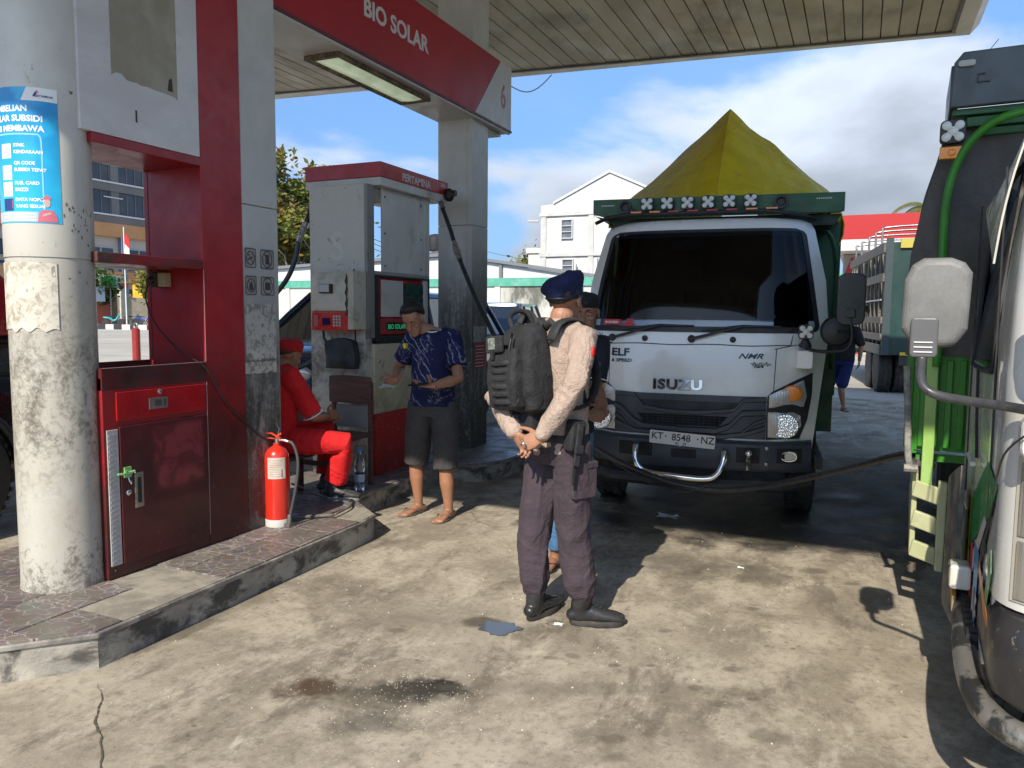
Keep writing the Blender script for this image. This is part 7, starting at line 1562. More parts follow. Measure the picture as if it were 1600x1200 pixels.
# ---- 2. man in navy patterned football shirt looking at his phone
def fan():
    T = thing('person', 'man in navy patterned shirt, grey shorts and sandals looking down at his phone', 'person', (-2.92, 4.98, 0))
    f = V((.25, -.968, 0)); r = V((-.968, -.25, 0)); c0 = V((-2.925, 5.02, 0)); Z = V((0, 0, 1))
    J = dict(hipL=c0-r*.088+Z*.865, hipR=c0+r*.088+Z*.865, shL=c0-r*.160+Z*1.365, shR=c0+r*.150+Z*1.350)
    J['knL'] = at(697, 738, Y=4.97); J['knR'] = at(650, 728, Y=5.0)
    J['anL'] = at(701, 800, Y=4.98); J['anL'].z = .085; J['anR'] = at(654, 790, Y=5.02); J['anR'].z = .085
    J['ftL'] = (.02, -1); J['ftR'] = (-.22, -.97)
    J['hs'] = .97
    J['H'] = head_frame(at(646, 500, Y=4.89), V((.10, -.90, -.46)), V((-.10, -.3, 1)))
    J['elL'] = at(716, 592, Y=4.90); J['elR'] = at(624, 574, Y=5.00)
    J['wrL'] = at(676, 603, Y=4.72); J['wrR'] = at(617, 594, Y=4.76)
    hd = dict(L=((J['wrL'], (-1.0, -.25, .06), (.05, -.1, 1), (.0, .9, .3)), dict(curls=(12, 14, 16, 18), tc=(8, 8), tdir=(-.45, .55, .6))),
              R=((J['wrR'], (-.25, -.75, -.25), (.9, -.3, .1), (.1, -.3, .9)), dict(curls=(32, 36, 40, 44), tc=(20, 20))))
    b = standing(T, SK1, J, hands=hd); remesh(b, 'body', SK1, T, .0033, 1)
    hair_shell(J['H'], .97, thick=.010, front=.074, side=.016, back=-.05, seed=5, top=.018).build('hair', M_hair, T, smooth='all')
    eyes(T, J['H'], .97, closed=True)
    t = NT('patterned_navy')
    w1 = t.noise(9, 4, .6, 2.6, t.map((1.0, 1.0, .8), (3, 1, 2), (0, .5, 0))); reg = t.noise(4.5, 4, .6); band = t.mth('ABSOLUTE', t.mth('SUBTRACT', w1, .5)); 
    w2 = t.n('ShaderNodeTexWave'); w2.inputs['Scale'].default_value = 7; w2.inputs['Distortion'].default_value = 7; w2.inputs['Detail'].default_value = 3; t.l(t.map((1, 1, 1), (0, 0, 0), (0, .7, 0)), w2.inputs[0])
    st = t.mth('MULTIPLY', t.rng(w2.outputs[1], .90, .97), t.rng(reg, .50, .57)); st = t.mth('MAXIMUM', st, t.mth('MULTIPLY', t.rng(band, .018, .006), t.rng(t.noise(6, 3, .5, 0, t.map((1, 1, 1), (9, 9, 9))), .52, .6)))
    fine = t.noise(50, 4, .7); st = t.mth('MULTIPLY', st, t.rng(fine, .35, .55, .2, 1))
    t.col(t.mix(t.mth('MULTIPLY', st, .8), t.mix(t.rng(reg, .4, .6), (.006, .009, .046), (.010, .015, .072)), (.36, .36, .45))); t.set(rough=.8, spec=.3); t.bump(t.noise(20, 6, .6, 1), .3, .008)
    M_fs = t.m
    pel = (J['hipL']+J['hipR'])/2; che = (J['shL']+J['shR'])/2
    b = MB(); sec = [(pel-Z*.02, .172, .13), (pel+Z*.05, .168, .13), (pel.lerp(che, .35), .158, .128), (pel.lerp(che, .7), .162, .125), (pel.lerp(che, .9), .162, .112), (che+Z*.005, .142, .09), (che+Z*.035, .105, .078), (che+Z*.055, .066, .064)]
    torso_shell(b, sec, r)
    for s_ in 'LR':
        sh, el = J['sh'+s_], J['el'+s_]; sleeve(b, [che.lerp(sh, .5), sh, sh.lerp(el, .35), sh.lerp(el, .70)], [.070, .070, .071, .074])
    remesh(b, 'shirt', M_fs, T, .006, 5, folds(.0035, 8, 41, (1, 1, .5), [(pel+Z*.12, .16, .004, (.4, 0, 1)), (J['shL']-Z*.1, .1, .004, (1, 0, .5))]))
    b = MB(); b.tube([che+Z*.058+f*.01+r*.067*math.cos(2*PI*k/22)+f*.066*math.sin(2*PI*k/22)-Z*.018*max(0, math.sin(2*PI*k/22)) for k in range(23)], .005, 6); b.build('collar_trim', M_white, T, smooth='all')
    q = at(632, 541, Y=4.885); b = MB(); b.prism([(q.x-.014, q.z+.018), (q.x, q.z+.022), (q.x+.014, q.z+.018), (q.x+.012, q.z-.006), (q.x, q.z-.022), (q.x-.012, q.z-.006)], q.y-.004, q.y+.03, 'y'); b.build('shield_badge', mat('badge_yellow', (.65, .6, .03), .5), T, bevel=.002)
    b = MB(); torso_shell(b, [(pel-Z*.10, .15, .11), (pel-Z*.03, .165, .122), (pel+Z*.03, .16, .118)], r)
    for s_ in 'LR':
        hp, kn = J['hip'+s_], J['kn'+s_]; sleeve(b, [hp, hp.lerp(kn, .3), hp.lerp(kn, .65), hp.lerp(kn, .93)], [.096, .102, .096, .092])
    remesh(b, 'shorts', cloth('shorts_grey', (.050, .046, .046), (.068, .063, .062)), T, .006, 5, folds(.004, 7, 51, (1, 1, .5), [(pel-Z*.12, .14, .004, (.5, .2, 1))]))
    for s_ in 'LR': sandal(T, J['an'+s_], J['ft'+s_], M_flip)
    # phone and receipts
    q = at(655, 601, Y=4.66); Mq = Matrix.Translation(q) @ Matrix.Rotation(rad(8), 4, 'X') @ Matrix.Rotation(rad(-6), 4, 'Y'); b = MB(); b.box(-.075, .06, -.034, .034, .0, .009, M=Mq); ph = b.build('phone', mat('phone_black', (.01, .01, .012), .2), None, bevel=.003); tag(ph, 'black smartphone held flat in the left hand of the man in navy', 'phone')
    q = at(606, 605, Y=4.60); Mq = Matrix.Translation(q) @ Matrix.Rotation(rad(25), 4, 'Z') @ Matrix.Rotation(rad(10), 4, 'X'); b = MB(); b.sheet(lambda u, v: Mq @ V((-.06+.11*u, -.03+.05*v, .008*math.sin(3*u))), 5, 3, (0, 0, .0015)); b.sheet(lambda u, v: Mq @ V((-.04+.08*u, -.025+.045*v, .010+.006*math.sin(3*u+1))), 5, 3, (0, 0, .0015)); o = b.build('banknotes', mat('paper_note', (.55, .58, .52), .6, c2=(.3, .45, .38), ns=20), None); tag(o, 'folded banknotes held in the right hand of the man in navy', 'banknotes')
fan()

# ---- 3. man in black cap standing between the policeman and the truck
def driver():
    T = thing('person', 'man in black cap, dark shirt and blue jeans, half hidden behind the policeman', 'person', (-1.50, 4.28, 0))
    f = V((.22, -.975, 0)); r = V((-.975, -.22, 0)); c0 = V((-1.615, 4.36, 0)); Z = V((0, 0, 1))
    J = dict(hipL=c0-r*.088+Z*.87, hipR=c0+r*.088+Z*.87, shL=c0-r*.160+Z*1.365+V((.055,0,0)), shR=c0+r*.160+Z*1.365+V((.055,0,0)))
    J['knL'] = at(884, 800, Y=4.25); J['knR'] = at(866, 800, Y=4.26); J['anL'] = at(884, 865, Y=4.25); J['anL'].z = .085; J['anR'] = at(868, 868, Y=4.28); J['anR'].z = .085; J['knR'].z = J['knL'].z = .48
    J['anL'] = V((-1.54, 4.50, .085)); J['knL'] = V((-1.53, 4.42, .48))
    J['ftL'] = (.3, -.95); J['ftR'] = (-.12, -.99)
    J['H'] = head_frame(at(914, 490, Y=4.26), V((.22, -.97, -.06)), Z)
    J['elL'] = at(931, 604, Y=4.32); J['elR'] = c0+r*.25+Z*1.08
    J['wrL'] = at(945, 645, Y=4.12); J['wrR'] = at(918, 648, Y=4.06)
    hd = dict(L=((J['wrL'], (-.1, -.5, -.05), (-.9, .1, -.2), (-.1, -.2, .95)), dict(curls=(48, 50, 52, 54), L=.9)), R=((J['wrR'], (.9, -.25, -.03), (-.1, .9, -.2), (.0, .2, .95)), dict(curls=(48, 50, 52, 54), L=.9)))
    b = standing(T, SK3, J, hands=hd, wide=1.0); remesh(b, 'body', SK3, T, .0033, 1)
    eyes(T, J['H'])
    hair_shell(J['H'], 1.0, thick=.003, front=.07, side=-.002, back=-.05, seed=8).build('hair', M_hair, T, smooth='all')
    Hm = J['H']; b = MB(); rings = []
    for z, rx, ry in ((.034, .083, .106), (.06, .085, .108), (.085, .083, .105), (.105, .074, .094), (.118, .050, .064), (.122, .015, .02)): rings.append([Hm @ V((rx*math.cos(2*PI*k/32), -.018+ry*math.sin(2*PI*k/32), z+.006*math.sin(2*PI*k/32))) for k in range(32)])
    b.ring_loft(rings, True); b.build('cap', cloth('cap_black', (.012, .012, .013)), T, smooth='all')
    b = MB(); text(b, '~=~', .016, lambda v: Hm @ V((-.028+v.x, .0925-.6*abs(-.028+v.x)**1.6, .062+v.y))); b.build('cap_mark', mat('cap_mark', (.15, .14, .13), .5), T)
    b = MB(); pel = (J['hipL']+J['hipR'])/2; che = (J['shL']+J['shR'])/2; M_ds = cloth('shirt_black', (.012, .014, .022), (.02, .022, .032))
    torso_shell(b, [(pel-Z*.04, .178, .13), (pel+Z*.05, .176, .13), (pel.lerp(che, .4), .170, .128), (pel.lerp(che, .75), .166, .125), (che-Z*.005, .152, .095), (che+Z*.035, .10, .076), (che+Z*.055, .064, .062)], r)
    for s_ in 'LR':
        sh, el = J['sh'+s_], J['el'+s_]; sleeve(b, [che.lerp(sh, .5), sh, sh.lerp(el, .4), sh.lerp(el, .83)], [.064, .064, .060, .056])
    remesh(b, 'shirt', M_ds, T, .006, 5, folds(.0035, 8, 61))
    el = J['shL'].lerp(J['elL'], .86); d = (J['elL']-J['shL']).normalized(); u_ = d.orthogonal().normalized(); w_ = d.cross(u_); b = MB(); b.tube([el+u_*.068*math.cos(2*PI*k/20)+w_*.068*math.sin(2*PI*k/20) for k in range(21)], .003, 5); b.build('sleeve_piping', M_white, T, smooth='all')
    q = at(934, 570, Y=4.22); b = MB(); b.ell(q, (.016, .006, .022), 12, 8); b.build('sleeve_badge', mat('badge_grey', (.25, .25, .28), .5), T, smooth='all')
    b = MB(); torso_shell(b, [(pel-Z*.10, .14, .10), (pel-Z*.03, .155, .115), (pel+Z*.02, .15, .11)], r)
    for s_ in 'LR':
        hp, kn, an = J['hip'+s_], J['kn'+s_], J['an'+s_]; sleeve(b, [hp, hp.lerp(kn, .4), kn, kn.lerp(an, .6), kn.lerp(an, .88)], [.088, .080, .066, .060, .058])
    remesh(b, 'jeans', cloth('denim_blue', (.055, .14, .28), (.09, .20, .36), ns=5), T, .006, 5, folds(.003, 9, 71, (1, 1, .7), [(J['anR']+Z*.12, .1, .004, (.2, 0, 1))]))
    for s_ in 'LR': sandal(T, J['an'+s_], J['ft'+s_], M_blackp)
    a = J['wrR']; b = MB(); b.ell(a-V((.015, 0, 0)), (.012, .026, .024), 14, 8); b.build('wrist_watch', M_zinc, T, smooth='all')
driver()

# ---- 4. attendant in red, seated with his back to the camera
def attendant():
    T = thing('person', 'seated station attendant in red uniform and red cap, back to the camera', 'person', (-3.80, 4.30, ZK))
    f = V((.62, .785, 0)); r = V((.785, -.62, 0)); c0 = V((-3.80, 4.27, 0)); Z = V((0, 0, 1))
    J = dict(hipL=c0-r*.09+Z*.62, hipR=c0+r*.10+Z*.62+f*.02, shL=c0-r*.19+Z*1.10+f*.06, shR=c0+r*.19+Z*1.10+f*.08)
    J['knR'] = at(540, 690, Y=4.50); J['anR'] = at(522, 768, Y=4.50); J['knL'] = c0+f*.42-r*.16+Z*.65; J['anL'] = c0+f*.42-r*.15+Z*.27; J['anL'].z = ZK+.09; J['anR'].z = ZK+.09
    J['ftR'] = (.85, .25); J['ftL'] = (.6, .8); J['z0'] = ZK; J['hs'] = .97
    J['H'] = head_frame(at(452, 556, Y=4.34), V((.22, .93, -.30)), V((.05, .2, 1)))
    J['elR'] = at(492, 652, Y=4.36); J['elL'] = c0-r*.25+f*.25+Z*.85; J['wrR'] = at(512, 650, Y=4.60); J['wrL'] = at(505, 660, Y=4.70)
    hd = dict(R=((J['wrR'], (.1, .9, .1), (-.8, .1, -.3), (-.3, .1, .9)), dict(curls=(30, 32, 34, 36))), L=((J['wrL'], (.8, .4, 0), (0, 0, 1), (-.3, .8, 0)), dict(curls=(20, 22, 24, 26))))
    b = standing(T, SK1, J, hands=hd, feet=False); remesh(b, 'body', SK1, T, .0045, 2)
    hair_shell(J['H'], .97, thick=.003, front=.06, side=.0, back=-.05, seed=9).build('hair', M_hairs, T, smooth='all')
    Hm = J['H']; b = MB(); rings = []
    for z, rx, ry in ((.030, .080, .102), (.045, .083, .106), (.075, .084, .107), (.102, .075, .096), (.120, .050, .066), (.125, .015, .02)): rings.append([Hm @ V((.97*rx*math.cos(2*PI*k/36), .97*(-.016+ry*math.sin(2*PI*k/36)), .97*(z+.014*math.sin(2*PI*k/36)+(.004 if k % 6 == 0 else 0)))) for k in range(36)])
    b.ring_loft(rings, True); M_cap = cloth('cap_red', (.42, .012, .012), (.5, .02, .02)); b.build('cap', M_cap, T, smooth=60)
    b = MB(); b.tube([Hm @ V((.081*math.cos(rad(-150+120*k/12)), -.016+.103*math.sin(rad(-150+120*k/12)), .034)) for k in range(13)], [(.010, .003)]*13, 8, side=(0, 0, 1)); b.build('cap_strap', M_cap, T, smooth='all')
    M_rs = cloth('uniform_red', (.55, .010, .014), (.64, .018, .02), bump=.3)
    b = MB(); pel = (J['hipL']+J['hipR'])/2; che = (J['shL']+J['shR'])/2
    torso_shell(b, [(pel-Z*.02, .175, .14), (pel+Z*.06, .175, .138), (pel.lerp(che, .4), .178, .132), (pel.lerp(che, .75), .190, .13), (che-Z*.005, .178, .105), (che+Z*.035, .105, .08), (che+Z*.055, .068, .066)], r)
    for s_ in 'LR':
        sh, el = J['sh'+s_], J['el'+s_]; sleeve(b, [che.lerp(sh, .5), sh, sh.lerp(el, .4), sh.lerp(el, .86)], [.072, .072, .070, .068])
    remesh(b, 'shirt', M_rs, T, .006, 5, folds(.004, 8, 81, (1, 1, .6), [(pel+Z*.12, .15, .005, (.2, .2, 1)), (J['shR']-Z*.12, .1, .004, (.5, 0, 1))]))
    q = che-f*.105+Z*.0; b = MB(); b.tube(resample([q-r*.12-Z*.01, q-Z*.03-f*.02, q+r*.10-Z*.075+f*.0], 5), .0028, 5); b.build('back_piping', M_white, T, smooth='all')
    el = J['shR'].lerp(J['elR'], .93); d = (J['elR']-J['shR']).normalized(); u_ = d.orthogonal().normalized(); w_ = d.cross(u_); b = MB(); b.tube([el+u_*.073*math.cos(2*PI*k/22)+w_*.073*math.sin(2*PI*k/22) for k in range(23)], .004, 6); b.build('sleeve_piping', M_white, T, smooth='all')
    b = MB(); torso_shell(b, [(pel-Z*.11, .15, .13), (pel-Z*.04, .17, .14), (pel+Z*.03, .165, .13)], r)
    for s_ in 'LR':
        hp, kn, an = J['hip'+s_], J['kn'+s_], J['an'+s_]; sleeve(b, [hp-f*.02, hp.lerp(kn, .5), kn-Z*.01, kn.lerp(an, .3), kn.lerp(an, .82)], [.10, .092, .080, .076, .080])
    remesh(b, 'trousers', M_rs, T, .006, 5, folds(.0045, 7, 91, (1, 1, .8), [(J['hipR'].lerp(J['knR'], .4), .16, .005, (1, .4, 0)), (J['knR'].lerp(J['anR'], .5), .13, .004, (.5, 0, 1))]))
    M_shoe = mat('shoe_dark', (.03, .03, .032), .6, c2=(.06, .06, .06), ns=9)
    for s_ in 'LR': boot(T, J['an'+s_], J['ft'+s_], (M_shoe, mat('sole_grey', (.2, .2, .19), .7)), h=.11, z0=ZK)
attendant()

# ---- 5. man standing in the far shade behind the white truck
def far_man():
    T = thing('person', 'man in black shirt and blue shorts peering round behind the white truck', 'person', (-.22, 13.6, 0))
    f = V((-.25, -.97, 0)); r = V((-.97, .25, 0)); c0 = V((-.235, 13.75, 0)); Z = V((0, 0, 1))
    J = dict(hipL=c0-r*.09+Z*.86, hipR=c0+r*.09+Z*.86, shL=c0-r*.18+Z*1.33, shR=c0+r*.18+Z*1.36)
    J['knL'] = at(1314, 606, Y=13.75); J['knR'] = at(1294, 604, Y=13.9); J['anL'] = V((-.20, 13.75, .085)); J['anR'] = V((-.42, 13.95, .085)); J['ftL'] = (.35, -.9); J['ftR'] = (-.1, -1)
    J['H'] = head_frame(at(1347, 490, Y=13.6), V((-.2, -.95, -.2)), V((.45, 0, 1)))
    J['elL'] = c0-r*.27+Z*1.08; J['elR'] = c0+r*.25+Z*1.08; J['wrL'] = c0-r*.26+f*.03+Z*.84; J['wrR'] = c0+r*.22+f*.2+Z*.95
    hd = dict(L=((J['wrL'], (0, 0, -1), (-1, 0, 0), (0, -1, 0)), {}), R=((J['wrR'], (0, -.5, -.8), (1, 0, 0), (0, -1, 0)), {}))
    b = standing(T, SK3, J, hands=hd); remesh(b, 'body', SK3, T, .009, 2)
    hair_shell(J['H'], 1, thick=.01, front=.06, seed=12).build('hair', M_hair, T, smooth='all')
    pel = (J['hipL']+J['hipR'])/2; che = (J['shL']+J['shR'])/2; b = MB()
    torso_shell(b, [(pel-Z*.02, .18, .13), (pel.lerp(che, .5), .178, .13), (che-Z*.005, .172, .10), (che+Z*.045, .08, .07)], r)
    for s_ in 'LR': shell_limb(b, [che.lerp(J['sh'+s_], .5), J['sh'+s_], J['sh'+s_].lerp(J['el'+s_], .85)], [.072, .074, .068])
    remesh(b, 'shirt', cloth('tee_black', (.012, .012, .014)), T, .01, 4, folds(.005, 7, 95))
    b = MB(); torso_shell(b, [(pel-Z*.10, .15, .11), (pel+Z*.02, .16, .12)], r)
    for s_ in 'LR': shell_limb(b, [J['hip'+s_], J['hip'+s_].lerp(J['kn'+s_], .85)], [.095, .098])
    remesh(b, 'shorts', cloth('shorts_blue', (.01, .018, .09)), T, .01, 4)
    for s_ in 'LR': sandal(T, J['an'+s_], J['ft'+s_], M_blackp)
far_man()
# ------------------------------------------------------------------ parked vehicles
t = NT('car_glass'); t.col((.015, .02, .028)); t.set(rough=.04, spec=.9, coat=.5); M_cglass = t.m
def car(name, label, loc, rz, paint, L=4.9, W=1.85, zb=1.12, zr=1.80, hood=1.35, gh0=1.55, gh1=4.7, ws=.75, rs=.45, wr=.39, wy=(.85, 3.9), dup_mirrors=True):
    T = thing(name, label, 'car' if name != 'pickup_truck' else 'pickup truck', loc, rz); M = WM[T.name]; hw = W/2
    b = MB(); R = []
    st = [(0, hw-.16, .45, zb-.30), (.04, hw-.10, .36, zb-.20), (.18, hw-.04, .32, zb-.12), (.6, hw, .32, zb-.06), (hood, hw, .32, zb-.02), (gh0+.3, hw, .32, zb), (L*.7, hw, .32, zb), (L-.25, hw-.02, .34, zb), (L-.05, hw-.05, .40, zb-.05), (L, hw-.1, .5, zb-.2)]
    for y, w, zl, zt in st:
        pts = [(-w+.10, zl), (-w+.01, zl+.10), (-w, (zl+zt)/2), (-w+.03, zt-.14), (-w+.12, zt-.02), (-w*.4, zt+.03), (0, zt+.04)]
        R.append([V((x, y, z)) for x, z in pts]+[V((-x, y, z)) for x, z in pts[-2::-1]])
    b.ring_loft(R, True); body = b.build('body', paint, T, M=M, smooth=50)
    b = MB(); R = []
    for y, z, w in ((gh0-.35, zb-.02, hw-.08), (gh0-.35+ws, zr-.06, hw-.24), (gh0-.35+ws+.25, zr-.02, hw-.22), (gh1-rs-.2, zr-.02, hw-.21), (gh1-rs, zr-.06, hw-.22), (gh1, zb, hw-.10)): pass
    g0, g1, g2, g3 = gh0-.35, gh0-.35+ws, gh1-rs, gh1
    A = [V((-hw+.08, g0, zb)), V((hw-.08, g0, zb)), V((hw-.08, g3, zb)), V((-hw+.08, g3, zb))]; Bq = [V((-hw+.22, g1, zr-.05)), V((hw-.22, g1, zr-.05)), V((hw-.22, g2, zr-.05)), V((-hw+.22, g2, zr-.05))]
    b.ring_loft([A, Bq], True); b.build('windows', M_cglass, T, M=M, bevel=.03, seg=3)
    b = MB(); rr_ = []
    for z, i in ((zr-.07, -.015), (zr-.02, .0), (zr, .06), (zr+.015, .25)): rr_.append([V((x, y, z)) for x, y in rrect(0, (g1+g2)/2, 2*(hw-.205-i), (g2-g1)+.06-2*i, .12, 5)])
    b.ring_loft(rr_, True); b.build('roof', paint, T, M=M, smooth=50)
    n_ = 0
    for sx in (-1, 1):
        for (ya, yb) in ((g0, g1), (g3, g2)):
            b = MB(); b.tube([(sx*(hw-.075), ya, zb-.01), (sx*(hw-.15), (ya+yb)/2, (zb+zr)/2), (sx*(hw-.215), yb, zr-.04)], [.04, .035, .04], 8); b.build('pillar', paint, T, M=M, smooth=50)
        for fy in (.36, .66):
            y = g0+(g3-g0)*fy; b = MB(); b.tube([(sx*(hw-.075), y, zb), (sx*(hw-.215), y, zr-.05)], .028, 8); b.build('pillar', paint, T, M=M, smooth=50)
        b = MB(); b.prism(rrect(sx*(hw+.10), zb+.06, .20, .16, .05, 4), g0+.18, g0+.28, 'y'); b.box(min(sx*(hw-.06), sx*hw), max(sx*(hw-.06), sx*hw), g0+.2, g0+.26, zb, zb+.04); b.build('door_mirror', M_blackp, T, M=M, bevel=.02)
        b = MB(); b.ell((sx*(hw-.27), .035, zb-.30), (.17, .05, .09), 18, 8); h = b.build('headlight', M_lens, T, M=M, smooth=50)
        b = MB(); b.lathe([(.055, 0), (.05, .01), (.02, .012)], (sx*(hw-.27), -.015, zb-.30), 18, axis='y'); b.build('reflector', M_refl, h, M=M)
        b = MB(); b.lathe([(.05, 0), (.045, .008), (.01, .01)], (sx*(hw-.28), -.0, .50), 14, axis='y'); b.build('fog_lamp', M_lens, T, M=M)
        for y in wy: wheel(T, (sx*(hw-.10), y, wr), wr, .22, M, rim=(.45, .45, .46))
        for y in wy:
            b = MB(); b.tube([(sx*(hw+.005), y+(wr+.06)*math.cos(a), wr+(wr+.06)*math.sin(a)) for a in [rad(5+170*k/14) for k in range(15)]], .028, 7); b.build('wheel_arch', M_blackp, T, M=M, smooth='all')
    b = MB(); b.prism(rrect(0, zb-.34, W-.85, .22, .04, 4), -.03, .06, 'y')
    g = b.build('grille', M_blackp, T, M=M, bevel=.01)
    for k in range(3): b = MB(); b.box(-(W-.9)/2, (W-.9)/2, -.04, -.028, zb-.42+k*.07, zb-.405+k*.07); b.build('grille_bar', M_chrome, g, M=M)
    b = MB(); b.prism(rrect(0, .50, W-.08, .26, .06, 4), -.06, .12, 'y'); b.build('bumper', M_blackp, T, M=M, bevel=.03)
    for sx in (-1, 1):
        b = MB(); b.tube([(sx*(hw+.002), y, zb-.16) for y in (g0+1.0, g0+1.12)], .012, 6); b.build('door_handle', M_chrome, T, M=M)
    return T
def paint(name, c, **k): return mat(name, c, .22, c2=tuple(x*1.1 for x in c), ns=2, coat=1, rv=.05, dirt=tuple(.3*x+.10 for x in c), ds=1.5, da=.25, **k)
P_navy = paint('paint_navy', (.015, .035, .11), metal=.3); P_grey = paint('paint_grey_blue', (.05, .065, .10), metal=.3); P_red = paint('paint_red', (.35, .012, .012)); P_blk = paint('paint_black', (.012, .012, .014))
car('pickup_truck', 'dark blue pickup with canopy parked beyond the pump island, bonnet towards the camera', (-5.95, 6.25, 0), rad(2), P_navy, L=5.1, W=1.9, zb=1.20, zr=1.82, gh0=1.7, gh1=5.0, ws=.8, rs=.55, wy=(.9, 4.0))
car('parked_car', 'dark grey-blue car behind the policeman, roof and windscreen showing beside the far column', (-7.45, 14.2, 0), rad(12), P_grey, L=4.5, W=1.9, zb=1.15, zr=1.80, gh0=1.5, gh1=4.3, wy=(.85, 3.5))
rc_ = car('parked_car', 'red and black car cut off by the left edge behind the round column', (-6.06, -1.25, 0), rad(1), P_blk, L=4.9, W=1.85, zb=1.42, zr=2.0, hood=1.2, gh0=1.3, gh1=4.85, wy=(.8, 4.1), wr=.44)
b = MB(); Mq = WM[rc_.name]
for sx in (-1, 1): b.prism([(1.2, 1.36), (4.86, 1.36), (4.7, 1.62), (4.3, 1.95), (1.8, 1.95), (1.3, 1.6)], sx*.86, sx*.935, 'x')
b.build('side_panel', P_red, rc_, M=Mq, bevel=.03)

# ------------------------------------------------------------------ timber stake truck in the distance
ST = thing('stake_truck', 'parked truck with weathered timber slat sides and teal end board, in the distance', 'truck', (.42, 17.0, 0), rad(7))
MS = WM[ST.name]
M_old = mat('weathered_timber', (.11, .095, .08), .8, c2=(.20, .18, .15), ns=6, stretch=(1, 6, 6), dirt=(.08, .07, .06), ds=4, da=.6); M_teal = mat('teal_board', (.003, .03, .026), .5, c2=(.005, .04, .035), ns=2, dirt=(.03, .05, .045), ds=3); M_dkin = mat('dark_board', (.03, .022, .02), .8)  # timber and teal darkened in colour to stand for shade over this truck
LB = 5.6
b = MB(); b.box(0.06, 2.3, .02, LB, .95, 1.05); b.box(2.24, 2.3, .0, LB, 1.05, 2.9); b.box(.07, 2.3, LB-.06, LB, 1.05, 2.9); b.box(.07, .09, .05, LB-.05, 1.05, 2.82); b.build('bed', M_dkin, ST, M=MS)
b = MB(); b.box(0, 2.3, -.04, .02, .80, 3.02); b.build('end_board', M_teal, ST, M=MS, bevel=.01)
b = MB(); b.box(-.03, .10, -.08, -.04, .8, 3.1); b.build('corner_post', mat('post_dark', (.03, .05, .055), .6), ST, M=MS)
b = MB(); b.box(.22, .75, -.10, -.04, 2.90, 3.08); b.build('yellow_board', mat('board_yellow', (.42, .36, .06), .6), ST, M=MS)
for y in [.12+k*(LB-.3)/9 for k in range(10)]: b = MB(); b.box(-.01, .045, y, y+.09, .92, 3.0); b.build('stake', M_old, ST, M=MS)
for z0, z1 in ((.80, 1.0), (1.08, 1.22), (1.42, 1.56), (2.25, 2.42), (2.82, 3.02)): b = MB(); b.box(-.06, -.012, .02, LB, z0, z1); b.build('side_board', M_old, ST, M=MS, bevel=.008)
b = MB(); b.box(-.065, -.05, .1, LB, 1.88, 1.91); b.build('rope', mat('rope_white', (.5, .5, .48), .7), ST, M=MS)
for k in range(3): b = MB(); b.prism([(4.1+k*.45, 2.42), (4.4+k*.45, 2.42), (4.25+k*.45, 2.82)], -.05, -.02, 'x'); b.build('pale_wedge', mat('wedge', (.5, .42, .28), .7), ST, M=MS)
for y in (.7, 1.6, 2.6, 3.8, 4.9): b = MB(); b.tube(resample([(0, y, 2.95), (0, y, 3.28), (.08, y, 3.38), (1.0, y, 3.42), (2.2, y, 3.38), (2.3, y, 3.0)], 3), .022, 6); b.build('hoop', M_zinc, ST, M=MS, smooth='all')
for y in (.75, 1.85):
    for x in (.12, .42): wheel(ST, (x, y, .50), .50, .26, MS)
    for x in (1.9, 2.2): wheel(ST, (x, y, .50), .50, .26, MS)
b = MB(); b.box(.4, 1.9, 0, 7.6, .65, .9); b.box(.3, .7, -.03, .05, .6, .8); b.build('chassis', M_blackp, ST, M=MS)
b = MB(); b.box(.30, .44, -.09, -.05, .80, .86); b.build('tail_reflector', mat('refl_yellow', (.6, .42, .03), .4), ST, M=MS)
b = MB(); b.prism([(5.75, .6), (7.6, .6), (7.65, 1.6), (7.3, 2.5), (5.75, 2.6)], .15, 2.2, 'x'); b.build('cab', paint('paint_teal', (.02, .10, .09)), ST, M=MS, bevel=.06)

# ------------------------------------------------------------------ perimeter wall
def wall_mat(name, c, zlo=0, zhi=2.5):
    t = NT(name); n1 = t.noise(1.2, 9, .7, .6, t.map((1, 1, .35))); cc = t.mix(t.rng(n1, .50, .70, 0, .5), c, (.40, .39, .36)); cc = t.mix(t.rng(t.noise(5, 8, .75, .5, t.map((1, 1, .25))), .62, .70, 0, .4), cc, (.18, .18, .17)); t.col(cc); t.set(rough=.85); return t.m
M_ww = wall_mat('wall_white', (.52, .52, .49)); M_mint = mat('mint_paint', (.06, .30, .21), .6, c2=(.10, .36, .27), ns=1.5, dirt=(.3, .45, .4), ds=3); M_moss = mat('stained_render', (.42, .42, .38), .9, c2=(.5, .5, .46), ns=1, dirt=(.07, .07, .06), ds=2.2, dr=(.42, .6), da=.85, stretch=(1, 1, .35))
pw = thing('perimeter_wall', 'white rendered perimeter wall with mint green top band behind the parked cars', 'wall', (-18, 24, 0))
xs = [-25.6, -20.5, -16, -11.4, -8.4, -4.4, -.6]
for a, c in zip(xs, xs[1:]):
    b = MB(); b.box(a+.1, c-.1, 24.0, 24.15, 0, 2.50); b.build('wall_panel', M_moss if a in (-11.4,) else M_ww, pw)
    b = MB(); b.box(a-.1, a+.1, 23.95, 24.2, 0, 2.50); b.build('pilaster', mat('pilaster_aqua', (.12, .5, .48), .6) if a == -8.4 else M_ww, pw)
b = MB(); b.box(-25.7, -.5, 23.93, 24.22, 2.502, 2.78); b.build('top_band', M_mint, pw)

